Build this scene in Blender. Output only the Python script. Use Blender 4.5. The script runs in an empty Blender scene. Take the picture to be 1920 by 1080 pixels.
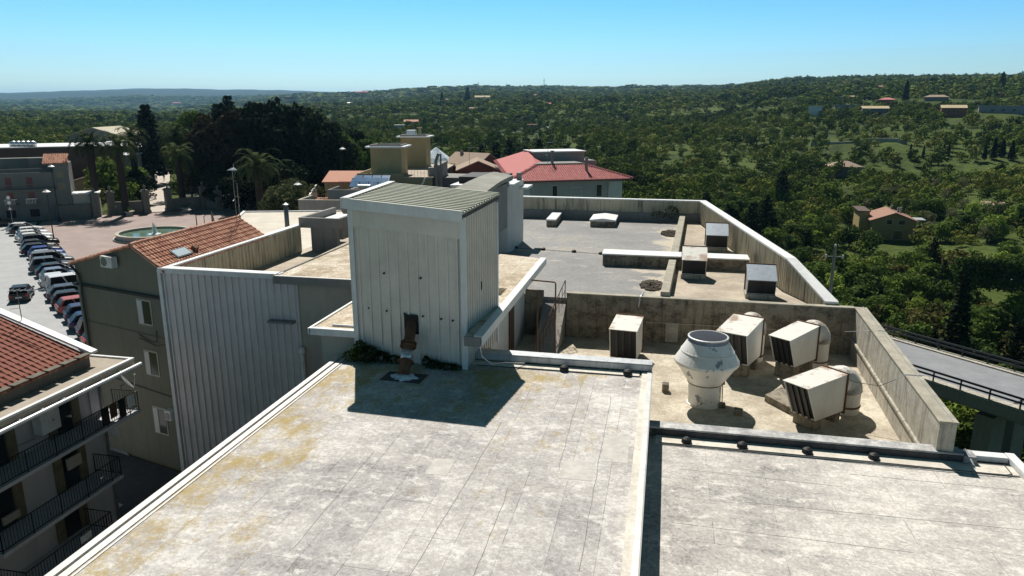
import bpy, bmesh, math, random
import numpy as np
from mathutils import Vector, Matrix

R = math.radians
SC = bpy.context.scene
COL = SC.collection
random.seed(7)

# ------------------------------------------------------------------ camera
CAM_H, PITCH, YAW, FPX = 18.5, R(14.2), R(12.03), 1346.0
cam_d = bpy.data.cameras.new('camera'); cam = bpy.data.objects.new('camera', cam_d); COL.objects.link(cam)
cam.location = (0, 0, CAM_H); cam.rotation_euler = (R(90) - PITCH, 0, YAW)
cam_d.sensor_width = 36; cam_d.lens = FPX / 1920 * 36; cam_d.clip_start = 0.1; cam_d.clip_end = 40000
SC.camera = cam

# ------------------------------------------------------------------ world, sun, exposure
TO_SUN = Vector((-0.32, 0.73, 1.0)).normalized()
SUN_EL = math.asin(TO_SUN.z); SUN_ROT = math.atan2(TO_SUN.x, TO_SUN.y)
w = bpy.data.worlds.new('World'); SC.world = w; w.use_nodes = True
nt = w.node_tree; nt.nodes.clear()
sky = nt.nodes.new('ShaderNodeTexSky'); sky.sky_type = 'NISHITA'; sky.sun_disc = False
sky.sun_elevation = SUN_EL; sky.sun_rotation = SUN_ROT
sky.altitude = 300; sky.air_density = 1.0; sky.dust_density = 0.15; sky.ozone_density = 1.6
hsv = nt.nodes.new('ShaderNodeHueSaturation'); hsv.inputs['Hue'].default_value = 0.472; hsv.inputs['Saturation'].default_value = 1.3
bg = nt.nodes.new('ShaderNodeBackground'); bg.inputs['Strength'].default_value = 0.068
wo = nt.nodes.new('ShaderNodeOutputWorld')
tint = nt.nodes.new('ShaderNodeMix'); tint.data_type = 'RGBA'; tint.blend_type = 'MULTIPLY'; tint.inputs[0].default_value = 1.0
tc = nt.nodes.new('ShaderNodeTexCoord'); sx = nt.nodes.new('ShaderNodeSeparateXYZ'); er = nt.nodes.new('ShaderNodeValToRGB')   # added sky tint: low band cyan, overhead dimmed and warmed to deepen shadows
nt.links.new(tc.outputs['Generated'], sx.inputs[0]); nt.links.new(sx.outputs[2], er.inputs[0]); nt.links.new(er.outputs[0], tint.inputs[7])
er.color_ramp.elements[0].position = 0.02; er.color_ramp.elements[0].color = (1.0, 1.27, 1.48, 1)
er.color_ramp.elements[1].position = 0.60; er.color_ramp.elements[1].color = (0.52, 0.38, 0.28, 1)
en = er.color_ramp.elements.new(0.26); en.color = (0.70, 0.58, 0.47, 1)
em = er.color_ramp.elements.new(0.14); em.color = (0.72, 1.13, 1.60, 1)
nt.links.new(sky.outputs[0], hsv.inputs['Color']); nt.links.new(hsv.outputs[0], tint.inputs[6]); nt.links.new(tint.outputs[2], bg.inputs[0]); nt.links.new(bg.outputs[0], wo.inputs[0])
sd = bpy.data.lights.new('sun', 'SUN'); sd.energy = 5.0; sd.angle = R(0.5); sd.color = (1.0, 0.955, 0.88)
so = bpy.data.objects.new('sun', sd); COL.objects.link(so)
so.rotation_euler = TO_SUN.to_track_quat('Z', 'Y').to_euler(); so.location = (0, 0, 120)
SC.view_settings.view_transform = 'Standard'; SC.view_settings.look = 'None'
SC.view_settings.exposure = 0.30; SC.view_settings.gamma = 1.0; SC.view_settings.use_curve_mapping = False
SC.cycles.max_bounces = 5; SC.cycles.diffuse_bounces = 2; SC.cycles.glossy_bounces = 2
SC.cycles.transmission_bounces = 3; SC.cycles.transparent_max_bounces = 6; SC.cycles.volume_bounces = 0
SC.cycles.use_denoising = True

# ------------------------------------------------------------------ helpers: objects
def tag(o, label=None, cat=None, group=None, kind=None):
    if label: o['label'] = label
    if cat: o['category'] = cat
    if group: o['group'] = group
    if kind: o['kind'] = kind
    return o

def thing(name, label, cat, loc=(0, 0, 0), rz=0.0, group=None):
    o = bpy.data.objects.new(name, None); COL.objects.link(o)
    o.empty_display_size = 0.3
    o.location = loc; o.rotation_euler = (0, 0, rz)
    return tag(o, label, cat, group)

def copy_tree(o, parent=None, first=True):
    c = o.copy(); COL.objects.link(c); c.parent = parent
    for ch in KIDS.get(o.name, []):
        copy_tree(ch, c, False)
    return c
KIDS = {}

class MB:
    """collects faces, then links them as one mesh object"""
    def __init__(s): s.v = []; s.f = []; s.m = []; s.t = []
    def add(s, vs, fs, m=0, t=0.5):
        b = len(s.v); s.v += [tuple(p) for p in vs]
        for f in fs: s.f.append([b + i for i in f]); s.m.append(m); s.t.append(t)
        return s
    def box(s, x0, x1, y0, y1, z0, z1, m=0, t=0.5):
        vs = [(x0, y0, z0), (x1, y0, z0), (x1, y1, z0), (x0, y1, z0), (x0, y0, z1), (x1, y0, z1), (x1, y1, z1), (x0, y1, z1)]
        return s.add(vs, [(0, 3, 2, 1), (4, 5, 6, 7), (0, 1, 5, 4), (1, 2, 6, 5), (2, 3, 7, 6), (3, 0, 4, 7)], m, t)
    def prism(s, pts, z0, z1, m=0, t=0.5):
        n = len(pts); zz0 = z0 if hasattr(z0, '__len__') else [z0] * n; zz1 = z1 if hasattr(z1, '__len__') else [z1] * n
        vs = [(p[0], p[1], zz0[i]) for i, p in enumerate(pts)] + [(p[0], p[1], zz1[i]) for i, p in enumerate(pts)]
        fs = [tuple(range(n - 1, -1, -1)), tuple(range(n, 2 * n))] + [(i, (i + 1) % n, n + (i + 1) % n, n + i) for i in range(n)]
        return s.add(vs, fs, m, t)
    def beam(s, a, b, wd, z0, z1, m=0):
        """wall between plan points a and b, width wd to the right of a->b; z0/z1 may be (at a, at b)"""
        a = Vector((a[0], a[1])); b = Vector((b[0], b[1])); d = (b - a).normalized(); n = Vector((d.y, -d.x)) * wd
        e = lambda q: q if hasattr(q, '__len__') else (q, q)
        p, q = e(z0), e(z1)
        return s.prism([a, a + n, b + n, b], [p[0], p[0], p[1], p[1]], [q[0], q[0], q[1], q[1]], m)
    def xz(s, pts, y0, y1, m=0, t=0.5):
        n = len(pts)
        vs = [(p[0], y0, p[1]) for p in pts] + [(p[0], y1, p[1]) for p in pts]
        fs = [tuple(range(n)), tuple(range(2 * n - 1, n - 1, -1))] + [(i, n + i, n + (i + 1) % n, (i + 1) % n) for i in range(n)]
        return s.add(vs, fs, m, t)
    def hexa(s, b4, t4, m=0, t=0.5):
        return s.add(list(b4) + list(t4), [(0, 3, 2, 1), (4, 5, 6, 7), (0, 1, 5, 4), (1, 2, 6, 5), (2, 3, 7, 6), (3, 0, 4, 7)], m, t)
    def tube(s, path, r, n=8, m=0, cap=True, t=0.5):
        path = [Vector(p) for p in path]; rs = r if hasattr(r, '__len__') else [r] * len(path)
        vs = []; k = len(path); prev = None
        for i, p in enumerate(path):
            d = (path[min(i + 1, k - 1)] - path[max(i - 1, 0)]).normalized()
            if prev is None:
                u = d.orthogonal().normalized()
            else:
                u = (prev - d * prev.dot(d)).normalized()
            prev = u; v = d.cross(u)
            for j in range(n):
                a = 2 * math.pi * j / n; vs.append(p + (u * math.cos(a) + v * math.sin(a)) * rs[i])
        fs = [(i * n + j, i * n + (j + 1) % n, (i + 1) * n + (j + 1) % n, (i + 1) * n + j) for i in range(k - 1) for j in range(n)]
        if cap: fs += [tuple(range(n - 1, -1, -1)), tuple((k - 1) * n + j for j in range(n))]
        return s.add(vs, fs, m, t)
    def lathe(s, prof, c=(0, 0, 0), n=24, m=0, cap=True):
        vs = []; k = len(prof)
        for r, z in prof:
            for j in range(n):
                a = 2 * math.pi * j / n; vs.append((c[0] + r * math.cos(a), c[1] + r * math.sin(a), c[2] + z))
        fs = [(i * n + j, i * n + (j + 1) % n, (i + 1) * n + (j + 1) % n, (i + 1) * n + j) for i in range(k - 1) for j in range(n)]
        if cap: fs += [tuple(range(n - 1, -1, -1)), tuple((k - 1) * n + j for j in range(n))]
        return s.add(vs, fs, m)
    def corr(s, p0, u, length, h0, h1, nrm, pitch=0.38, rib=0.07, dep=0.045, m=0, top=None, back=0.06):
        """ribbed sheet standing on p0, running along u, heights h0..h1 from p0.z; ribs proud along nrm"""
        p0 = Vector(p0); u = Vector(u).normalized(); nr = Vector(nrm).normalized(); up = Vector((0, 0, 1)) if top is None else Vector(top)
        xs = [(0, 0)]; k = max(1, int(round(length / pitch))); pt = length / k
        for i in range(k):
            c = (i + 0.5) * pt
            xs += [(c - rib * .62, 0), (c - rib * .45, dep), (c + rib * .45, dep), (c + rib * .62, 0)]
        xs.append((length, 0)); vs = []
        for x, d in xs:
            f = x / length; h = h0 + (h1 - h0) * f
            q = p0 + u * x + nr * d; vs += [q, q + up * h]
        fs = [(2 * i, 2 * i + 2, 2 * i + 3, 2 * i + 1) for i in range(len(xs) - 1)]
        if u.cross(up).dot(nr) < 0: fs = [f[::-1] for f in fs]
        return s.add(vs, fs, m)
    def tiles(s, o, u, v, poly, tw=0.24, tl=0.42, r=0.085, m=0, seg=4, rng=random):
        """barrel tiles over a plane: origin o, eave direction u, slope direction v (unit), poly in (u,v) metres"""
        o = Vector(o); u = Vector(u).normalized(); v = Vector(v).normalized(); n = u.cross(v).normalized()
        us = [p[0] for p in poly]; vv = [p[1] for p in poly]
        def inside(a, b):
            c = False
            for i in range(len(poly)):
                x1, y1 = poly[i]; x2, y2 = poly[i - 1]
                if (y1 > b) != (y2 > b) and a < (x2 - x1) * (b - y1) / (y2 - y1) + x1: c = not c
            return c
        a = min(us) + tw / 2
        while a < max(us):
            b = min(vv)
            while b < max(vv):
                if inside(a, min(b + tl * .5, max(vv) - .01)):
                    vs = []; t = rng.random(); ln = min(tl * 1.08, max(vv) - b + 0.02)
                    ja = rng.uniform(-.012, .012)
                    for k, (dv, rr, lift) in enumerate(((0, r * 1.08, 0.035), (ln, r * 0.9, 0.004))):
                        for j in range(seg + 1):
                            g = math.pi * j / seg
                            vs.append(o + u * (a + ja - rr * 1.15 * math.cos(g)) + v * (b + dv) + n * (rr * math.sin(g) + lift))
                    fs = [(j, j + 1, seg + 2 + j, seg + 1 + j) for j in range(seg)] + [tuple(range(seg, -1, -1))]
                    s.add(vs, fs, m, t)
                b += tl
            a += tw
        return s
    def build(s, name, mats, parent=None, smooth=False, bevel=0.0, loc=None):
        me = bpy.data.meshes.new(name); me.from_pydata(s.v, [], s.f)
        mats = mats if isinstance(mats, (list, tuple)) else [mats]
        for mt in mats: me.materials.append(mt)
        if len(mats) > 1: me.polygons.foreach_set('material_index', s.m)
        at_ = me.attributes.new('tint', 'FLOAT', 'FACE'); at_.data.foreach_set('value', s.t)
        if smooth:
            me.polygons.foreach_set('use_smooth', [True] * len(s.f))
        me.update()
        return link(name, me, parent, bevel, loc, smooth)

def link(name, me, parent=None, bevel=0.0, loc=None, smooth=False):
    o = bpy.data.objects.new(name, me); COL.objects.link(o)
    if parent is not None:
        o.parent = parent; KIDS.setdefault(parent.name, []).append(o)
    if loc is not None: o.location = loc
    if bevel > 0:
        b = o.modifiers.new('bevel', 'BEVEL'); b.width = bevel; b.segments = 2; b.limit_method = 'ANGLE'; b.angle_limit = R(40)
    return o

_HF = Vector((-math.sin(YAW), math.cos(YAW), 0)); _RT = Vector((math.cos(YAW), math.sin(YAW), 0))
_FW = _HF * math.cos(PITCH) - Vector((0, 0, 1)) * math.sin(PITCH); _UP = _RT.cross(_FW)
def at(px, py, d):
    """the place at forward distance d that the photograph shows at pixel (px, py)"""
    r = _FW + _RT * ((px - 960) / FPX) - _UP * ((py - 540) / FPX)
    v = r * (d / r.dot(_HF)); return Vector((v.x, v.y, v.z + CAM_H))
def on_z(px, py, z):
    r = _FW + _RT * ((px - 960) / FPX) - _UP * ((py - 540) / FPX)
    v = r * ((z - CAM_H) / r.z); return Vector((v.x, v.y, z))

# ------------------------------------------------------------------ helpers: materials
class NT:
    def __init__(s, name):
        s.mat = bpy.data.materials.new(name); s.mat.use_nodes = True
        s.t = s.mat.node_tree; s.n = s.t.nodes; s.b = s.n['Principled BSDF']
        s.coord = s.n.new('ShaderNodeTexCoord'); s.geo = s.n.new('ShaderNodeNewGeometry')
    def lk(s, a, b): s.t.links.new(a, b)
    def setin(s, sock, v):
        if isinstance(v, bpy.types.NodeSocket): s.lk(v, sock)
        elif isinstance(v, (tuple, list)) and len(v) == 3 and sock.type == 'RGBA': sock.default_value = (*v, 1)
        else: sock.default_value = v
    def mapped(s, sc=(1, 1, 1), rot=(0, 0, 0), src='Object', loc=(0, 0, 0)):
        m = s.n.new('ShaderNodeMapping'); s.lk(s.coord.outputs[src], m.inputs[0])
        m.inputs['Scale'].default_value = sc; m.inputs['Rotation'].default_value = rot; m.inputs['Location'].default_value = loc
        return m.outputs[0]
    def noise(s, scale=1, detail=4, rough=0.6, vec=None, sc=None, dist=0.0):
        n = s.n.new('ShaderNodeTexNoise'); n.inputs['Scale'].default_value = scale; n.inputs['Detail'].default_value = detail
        n.inputs['Roughness'].default_value = rough; n.inputs['Distortion'].default_value = dist
        s.lk(vec if vec is not None else s.mapped(sc or (1, 1, 1)), n.inputs['Vector']); return n.outputs['Fac']
    def ramp(s, fac, stops, const=False):
        r = s.n.new('ShaderNodeValToRGB'); e = r.color_ramp.elements
        if const: r.color_ramp.interpolation = 'CONSTANT'
        while len(e) < len(stops): e.new(0.5)
        for el, (p, c) in zip(e, stops):
            el.position = p; el.color = (*c, 1) if hasattr(c, '__len__') else (c, c, c, 1)
        s.lk(fac, r.inputs[0]); return r.outputs[0]
    def mix(s, fac, a, b, mode='MIX'):
        m = s.n.new('ShaderNodeMix'); m.data_type = 'RGBA'; m.blend_type = mode
        s.setin(m.inputs[0], fac); s.setin(m.inputs[6], a); s.setin(m.inputs[7], b); return m.outputs[2]
    def math(s, op, a, b=0.0):
        m = s.n.new('ShaderNodeMath'); m.operation = op; s.setin(m.inputs[0], a); s.setin(m.inputs[1], b); return m.outputs[0]
    def sep(s, vec=None):
        x = s.n.new('ShaderNodeSeparateXYZ'); s.lk(vec if vec is not None else s.coord.outputs['Object'], x.inputs[0]); return x.outputs
    def attr(s, name='tint'):
        a = s.n.new('ShaderNodeAttribute'); a.attribute_name = name; return a.outputs['Fac']
    def rnd(s):
        o = s.n.new('ShaderNodeObjectInfo'); return o.outputs
    def brick(s, vec, w_, h_, mortar=0.012, c1=(.5,.5,.5), c2=(.6,.6,.6), cm=(.1,.1,.1)):
        b = s.n.new('ShaderNodeTexBrick'); s.lk(vec, b.inputs['Vector'])
        b.inputs['Scale'].default_value = 1; b.inputs['Brick Width'].default_value = w_; b.inputs['Row Height'].default_value = h_
        b.inputs['Mortar Size'].default_value = mortar; b.inputs['Mortar Smooth'].default_value = 0.3
        for k, c in (('Color1', c1), ('Color2', c2), ('Mortar', cm)): b.inputs[k].default_value = (*c, 1)
        return b.outputs
    def out(s, col, rough=0.85, metal=0.0, bump=None, bstr=0.3, bdist=0.02, spec=0.3):
        s.setin(s.b.inputs['Base Color'], col); s.setin(s.b.inputs['Roughness'], rough); s.setin(s.b.inputs['Metallic'], metal)
        s.b.inputs['Specular IOR Level'].default_value = spec
        if bump is not None:
            b = s.n.new('ShaderNodeBump'); b.inputs['Strength'].default_value = bstr; b.inputs['Distance'].default_value = bdist
            s.lk(bump, b.inputs['Height']); s.lk(b.outputs[0], s.b.inputs['Normal'])
        return s.mat

def plain(name, c, rough=0.6, metal=0.0, var=0.15, scale=3.0, spec=0.4):
    t = NT(name); n = t.noise(scale, 4)
    lo = tuple(x * (1 - var) for x in c); hi = tuple(min(1, x * (1 + var)) for x in c)
    return t.out(t.ramp(n, [(0.3, lo), (0.7, hi)]), rough, metal, spec=spec)

def weathered(name, c, dirt, streak=0.5, rough=0.85, metal=0.0, scale=0.8, bump=0.2, fine=30, blot=0):
    """wall or sheet with large stains and vertical run-off streaks"""
    t = NT(name)
    a = t.noise(scale, 5, 0.65); st = t.noise(1.0, 5, 0.7, sc=(4.5, 4.5, 0.35)); f = t.noise(fine, 3)
    base = t.ramp(a, [(0.3, tuple(x * .82 for x in c)), (0.7, c)])
    m1 = t.ramp(st, [(0.50, 0), (0.72, streak)])
    base = t.mix(m1, base, dirt)
    base = t.mix(t.ramp(f, [(0.55, 0), (0.8, 0.25)]), base, dirt)
    if blot: base = t.mix(t.ramp(t.noise(1.3, 9, .8, sc=(1, 1, 1.4)), [(0.46, 0), (0.60, blot)]), base, dirt)
    return t.out(base, rough, metal, f, bump, 0.01)

def leaf_mat(name, stops, rand=0.25, by='attr', trans=0.25):
    t = NT(name); fac = t.attr('tint')
    if by == 'obj':
        fac = t.math('ADD', t.math('MULTIPLY', fac, 0.55), t.math('MULTIPLY', t.rnd()['Random'], 0.45))
    c = t.ramp(fac, stops)
    t.out(c, 0.9, 0, spec=0.04)
    if trans:
        tr = t.n.new('ShaderNodeBsdfTranslucent'); mx = t.n.new('ShaderNodeMixShader'); mx.inputs[0].default_value = trans
        t.lk(c, tr.inputs[0]); o = t.n['Material Output']
        t.lk(t.b.outputs[0], mx.inputs[1]); t.lk(tr.outputs[0], mx.inputs[2]); t.lk(mx.outputs[0], o.inputs[0])
    return t.mat

def roof_sheet_mat(name, rot, light, grey, warm, lichen=None, strip=(6.0, 1.0)):
    """bituminous roof felt: welded strips, bleached and worn patches, speckles, lichen"""
    t = NT(name)
    v = t.mapped((1, 1, 1), (0, 0, rot))
    br = t.brick(v, strip[0], strip[1], 0.010, (.42, .42, .42), (.60, .60, .60), (.28, .28, .28))
    big = t.noise(0.22, 4, 0.6, vec=t.mapped((1, 1, 1), (0, 0, rot), loc=(3.1, 7.7, 0)))
    mid = t.noise(1.1, 6, 0.7, vec=t.mapped((0.6, 1.0, 1), (0, 0, rot)))
    fine = t.noise(11, 8, 0.85); speck = t.noise(34, 4, 0.7)
    f = t.math('ADD', t.math('MULTIPLY', big, 0.30), t.math('MULTIPLY', mid, 0.32))
    f = t.math('ADD', f, t.math('MULTIPLY', fine, 0.65))
    sepc = t.n.new('ShaderNodeSeparateColor'); t.lk(br['Color'], sepc.inputs[0])
    f = t.math('ADD', f, t.math('MULTIPLY', t.math('SUBTRACT', sepc.outputs[0], 0.5), 0.24))
    f = t.math('SUBTRACT', f, 0.135)
    c = t.ramp(f, [(0.36, tuple(x * .5 for x in grey)), (0.46, grey), (0.52, warm), (0.58, light), (0.70, tuple(min(.9, x * 1.2) for x in light))])
    c = t.mix(t.ramp(speck, [(0.60, 0), (0.72, 0.75)]), c, tuple(x * .28 for x in grey))
    scuff = t.noise(2.2, 9, 0.82, vec=t.mapped((0.8, 1.2, 1), (0, 0, rot), loc=(9, 2, 0)))
    c = t.mix(t.ramp(scuff, [(0.53, 0), (0.60, 0.7)]), c, tuple(min(.88, x * 1.15) for x in light))
    blot = t.noise(1.6, 8, 0.8, vec=t.mapped((0.8, 1.1, 1), (0, 0, rot), loc=(1, 22, 0)))
    c = t.mix(t.ramp(blot, [(0.56, 0), (0.68, 0.4)]), c, tuple(x * .7 for x in grey))
    seam_n = t.noise(0.7, 5, 0.75, vec=t.mapped((1, 1, 1), (0, 0, rot), loc=(5, 5, 5)))
    c = t.mix(t.math('MULTIPLY', br['Fac'], t.ramp(seam_n, [(0.46, 0.02), (0.62, 0.6)])), c, tuple(x * .3 for x in grey))
    if lichen is not None:
        col, x0, x1, y0, y1 = lichen
        s = t.sep(); ln = t.noise(0.9, 6, 0.75, vec=t.mapped((1, .55, 1), loc=(2, 9, 0))); lf = t.noise(10, 5, 0.8)
        def band(sock, a, b):
            mr = t.n.new('ShaderNodeMapRange'); mr.inputs['From Min'].default_value = a; mr.inputs['From Max'].default_value = b
            t.lk(sock, mr.inputs['Value']); return mr.outputs[0]
        near = t.math('MAXIMUM', band(s[0], x1, x0), t.math('MULTIPLY', band(s[1], y0, y1), band(s[0], 0.5, -5.0)))
        q = t.math('ADD', t.math('MULTIPLY', ln, 0.75), t.math('MULTIPLY', lf, 0.35))
        q = t.math('ADD', q, t.math('MULTIPLY', near, 0.20))
        c = t.mix(t.ramp(q, [(0.635, 0), (0.76, 0.8)]), c, col)
    return t.out(c, 0.92, 0, fine, 0.35, 0.012, 0.2)

# ------------------------------------------------------------------ materials
roofL = roof_sheet_mat('felt_left', R(90), (.63, .60, .565), (.385, .362, .352), (.47, .442, .42), ((.37, .265, .075), -11.6, -7.5, 17.0, 24.5), (2.6, 1.0))
roofR = roof_sheet_mat('felt_right', 0.0, (.65, .61, .56), (.40, .378, .36), (.49, .458, .42), None, (3.2, 1.0))
roofS = roof_sheet_mat('felt_stair', R(90), (.66, .60, .52), (.33, .26, .18), (.47, .39, .28), None, (9.0, 1.4))
def grey_deck():
    t = NT('grey_deck'); n = t.noise(0.25, 5, 0.65); f = t.noise(5, 8, 0.8); st = t.noise(0.9, 7, .78, sc=(.45, 1.4, 1))
    c = t.ramp(n, [(0.3, (.205, .20, .198)), (0.55, (.275, .268, .262)), (0.7, (.36, .325, .27))])
    c = t.mix(t.ramp(st, [(0.58, 0), (0.68, 0.75)]), c, (.60, .56, .49))
    c = t.mix(t.ramp(f, [(0.38, 0.6), (0.52, 0)]), c, (.14, .135, .13))
    xyz = t.sep(); e = t.math('ADD', t.math('MULTIPLY', xyz[0], .22), t.math('MULTIPLY', t.noise(.5, 7, .75), 2.2))   # silt washed towards the low wall
    e = t.math('SUBTRACT', e, t.math('MULTIPLY', t.math('SUBTRACT', xyz[1], 34.0), .012))
    c = t.mix(t.ramp(e, [(0.80, 0), (0.98, .8)]), c, (.50, .44, .34))
    return t.out(c, 0.8, 0, f, 0.2, 0.01)
M_grey = grey_deck()
def sandy(name, hi, lo, dk, sc=0.6):
    t = NT(name); n = t.noise(sc, 6, 0.7); f = t.noise(9, 6, 0.75); d = t.noise(2.2, 5, .75, sc=(1, 1, 1), dist=0.6)
    q = t.math('ADD', t.math('MULTIPLY', n, .65), t.math('MULTIPLY', f, .35))
    c = t.ramp(q, [(0.38, lo), (0.5, tuple((a + b) / 2 for a, b in zip(hi, lo))), (0.58, hi)])
    c = t.mix(t.ramp(d, [(0.60, 0), (0.72, 0.6)]), c, dk)
    return t.out(c, 0.9, 0, f, 0.3, 0.01)
M_terr = sandy('terrace_screed', (.62, .56, .45), (.30, .25, .185), (.13, .11, .09))
M_walk = sandy('worn_walkway', (.50, .43, .34), (.30, .25, .20), (.17, .15, .12))
M_conc = weathered('stained_concrete', (.32, .28, .215), (.05, .044, .036), 0.85, 0.92, 0, 1.2, 0.4, blot=.75)
M_concl = weathered('pale_concrete', (.52, .48, .40), (.09, .085, .07), 0.85, 0.9, 0, 0.9, 0.35, blot=.35)
M_cap = sandy('capstone', (.42, .385, .31), (.27, .25, .20), (.14, .13, .11), 1.5)
M_white = weathered('white_coping', (.80, .80, .79), (.42, .41, .38), 0.3, 0.5, 0.0, 2.0, 0.1)
M_edge = weathered('metal_edge', (.60, .59, .57), (.30, .29, .28), .35, .5, .2, 2.0, .1)
M_capflash = weathered('lead_flashing', (.50, .51, .52), (.10, .10, .105), 0.5, 0.45, 0.3, 2.5, 0.3)
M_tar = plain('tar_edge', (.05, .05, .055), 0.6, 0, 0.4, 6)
M_strip = sandy('white_upstand', (.74, .69, .60), (.50, .46, .40), (.16, .15, .14), 1.2)
M_cream = weathered('cream_sheet', (.80, .735, .67), (.52, .46, .39), 0.25, 0.45, 0.1, 1.0, 0.05)
M_facade = weathered('grey_sheet', (.72, .685, .665), (.42, .39, .375), 0.35, 0.5, 0.1, 0.7, 0.05)
M_parap = weathered('streaked_cladding', (.54, .49, .37), (.06, .055, .045), 1.0, 0.75, 0, 1.3, 0.1)
M_greenroof = weathered('pale_green_sheet', (.54, .53, .43), (.40, .37, .27), 0.25, 0.5, 0.1, 1.2, 0.05)
M_plast = weathered('beige_plaster', (.47, .43, .36), (.24, .215, .18), 0.5, 0.9, 0, 0.8, 0.25)
M_plastd = weathered('grey_render', (.27, .26, .25), (.12, .115, .11), 0.5, 0.9, 0, 0.8, 0.25)
M_plastw = weathered('white_render', (.62, .61, .585), (.36, .34, .30), 0.4, 0.9, 0, 0.8, 0.2)
M_dark = plain('dark_opening', (.012, .012, .014), 0.7)
M_louv = plain('louvre_dark', (.02, .021, .024), 0.6)
M_slat = plain('louvre_slat', (.035, .035, .037), 0.5, 0.3)
M_alu = plain('galvanised_steel', (.55, .56, .57), 0.35, 0.7, 0.2, 8)
M_pole = plain('dull_steel', (.24, .235, .23), 0.5, 0.5)
M_rust = weathered('rusty_iron', (.19, .10, .06), (.05, .03, .022), 0.7, 0.85, 0.2, 4, 0.5)
M_black = plain('black_rubber', (.012, .012, .013), 0.6)
M_cable = plain('cable', (.06, .06, .06), 0.5)
M_pvc = plain('white_pvc', (.68, .67, .64), 0.4)
M_gut = plain('white_gutter', (.78, .78, .77), 0.4)
M_brown = plain('brown_wood', (.085, .042, .026), 0.6, 0, 0.3)
M_olivewood = plain('olive_shutter', (.16, .14, .085), 0.6, 0, 0.25)
def glass_mat():
    t = NT('window_glass'); t.out((.02, .025, .03), 0.08, 0, spec=0.6); return t.mat
M_glass = glass_mat()
M_iron = plain('black_iron', (.018, .018, .02), 0.5, 0.3)
M_foam = sandy('foam_patch', (.75, .76, .78), (.45, .46, .48), (.3, .3, .3), 3)
def hood_mat():
    t = NT('painted_hood'); n = t.noise(0.9, 7, 0.62, vec=t.mapped((1, 1, 1))); f = t.noise(18, 4, .7)
    nz = t.sep(t.geo.outputs['Normal'])
    up = t.ramp(nz[2], [(0.6, 0), (0.9, 1)])
    per = t.math('MULTIPLY', t.rnd()['Random'], 0.13)
    q = t.math('ADD', t.math('MULTIPLY', n, .8), t.math('ADD', t.math('MULTIPLY', f, .2), per))
    rs = t.ramp(q, [(0.56, 0), (0.64, 1)])
    c = t.mix(t.ramp(n, [(0.3, 0), (0.7, 1)]), (.62, .595, .53), (.77, .755, .71))
    c = t.mix(t.math('MULTIPLY', rs, t.math('MULTIPLY', up, 0.85)), c, (.27, .15, .085))
    return t.out(c, 0.55, 0.0, f, 0.1, 0.005)
M_hood = hood_mat()
def drum_mat():
    t = NT('peeling_paint'); n = t.noise(1.7, 6, 0.72); f = t.noise(14, 4)
    c = t.ramp(n, [(0.35, (.70, .685, .63)), (0.6, (.82, .81, .78))])
    z = t.sep()[2]
    pl = t.noise(2.2, 5, .7, vec=t.mapped((1.2, 1.2, .8), loc=(4.2, 1.5, 2)))
    c = t.mix(t.ramp(pl, [(0.60, 0), (0.615, 1)], False), c, (.27, .285, .31))
    return t.out(c, 0.5, 0.1, f, 0.1, 0.005)
M_drum = drum_mat()
def tile_mat(name, a, b, c_):
    t = NT(name); tt = t.attr('tint'); n = t.noise(1.3, 5, 0.7); f = t.noise(20, 4)
    c = t.ramp(t.math('ADD', t.math('MULTIPLY', tt, .7), t.math('MULTIPLY', n, .3)), [(0.2, a), (0.5, b), (0.85, c_)])
    return t.out(c, 0.85, 0, f, 0.3, 0.006)
M_tile = tile_mat('terracotta', (.22, .075, .05), (.34, .12, .075), (.42, .19, .12))
M_tile2 = tile_mat('pale_terracotta', (.36, .16, .105), (.48, .23, .155), (.56, .32, .22))
M_tile3 = tile_mat('old_tile', (.20, .14, .105), (.33, .24, .18), (.42, .33, .26))
M_redroof = tile_mat('pink_red_tile', (.40, .125, .12), (.50, .175, .168), (.54, .235, .205))

# ------------------------------------------------------------------ the flat-roofed building the camera looks over
GND = -3.0
bld = thing('flat_roofed_building', 'large flat-roofed building with pale felt roofs, ribbed cladding and white copings filling the middle', 'building', (0, 0, 0))
def part(mb, name, mats, **k): return mb.build(name, mats, bld, **k)

# near left roof
m = MB(); m.prism([(-11.4, -5), (-0.16, -5), (-0.16, 24.3), (-6.6, 24.3), (-6.62, 23.52), (-11.4, 23.52)], 9.2, 9.5)
nr = part(m, 'roof_deck', roofL)
m = MB(); m.prism([(-11.3, -4.9), (-0.2, -4.9), (-0.2, 24.22), (-6.64, 24.22), (-6.66, 23.5), (-11.3, 23.5)], GND, 9.2)
part(m, 'wall', M_plast)
m = MB()
m.box(-11.56, -11.38, -5, 23.5, 9.30, 9.56); m.box(-11.33, -11.15, -5, 23.35, 9.504, 9.53); m.box(-11.09, -11.04, -5, 23.3, 9.502, 9.522)
part(m, 'edge_trim', M_edge, bevel=0.01)
m = MB(); m.box(-0.29, -0.13, -5, 23.9, 9.504, 9.60); m.box(-0.128, -0.11, -5, 23.9, 9.25, 9.585)
part(m, 'edge_trim', M_edge, bevel=0.012)
m = MB(); m.box(-0.47, -0.292, -5, 23.88, 9.504, 9.565); part(m, 'edge_strip', M_strip)
def lap(name, pts, z, wd, h, mat):
    m = MB()
    for a, b in zip(pts[:-1], pts[1:]): m.beam(a, b, wd, z + .0005, z + h)
    part(m, name, mat)
rl_ = random.Random(21)
def wob(a, b, n=14, j=.02): return [(a[0] + (b[0] - a[0]) * k / n + rl_.uniform(-j, j), a[1] + (b[1] - a[1]) * k / n) for k in range(n + 1)]
M_lap = plain('open_lap', (.20, .19, .175), .95, 0, .4, 3)
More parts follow.
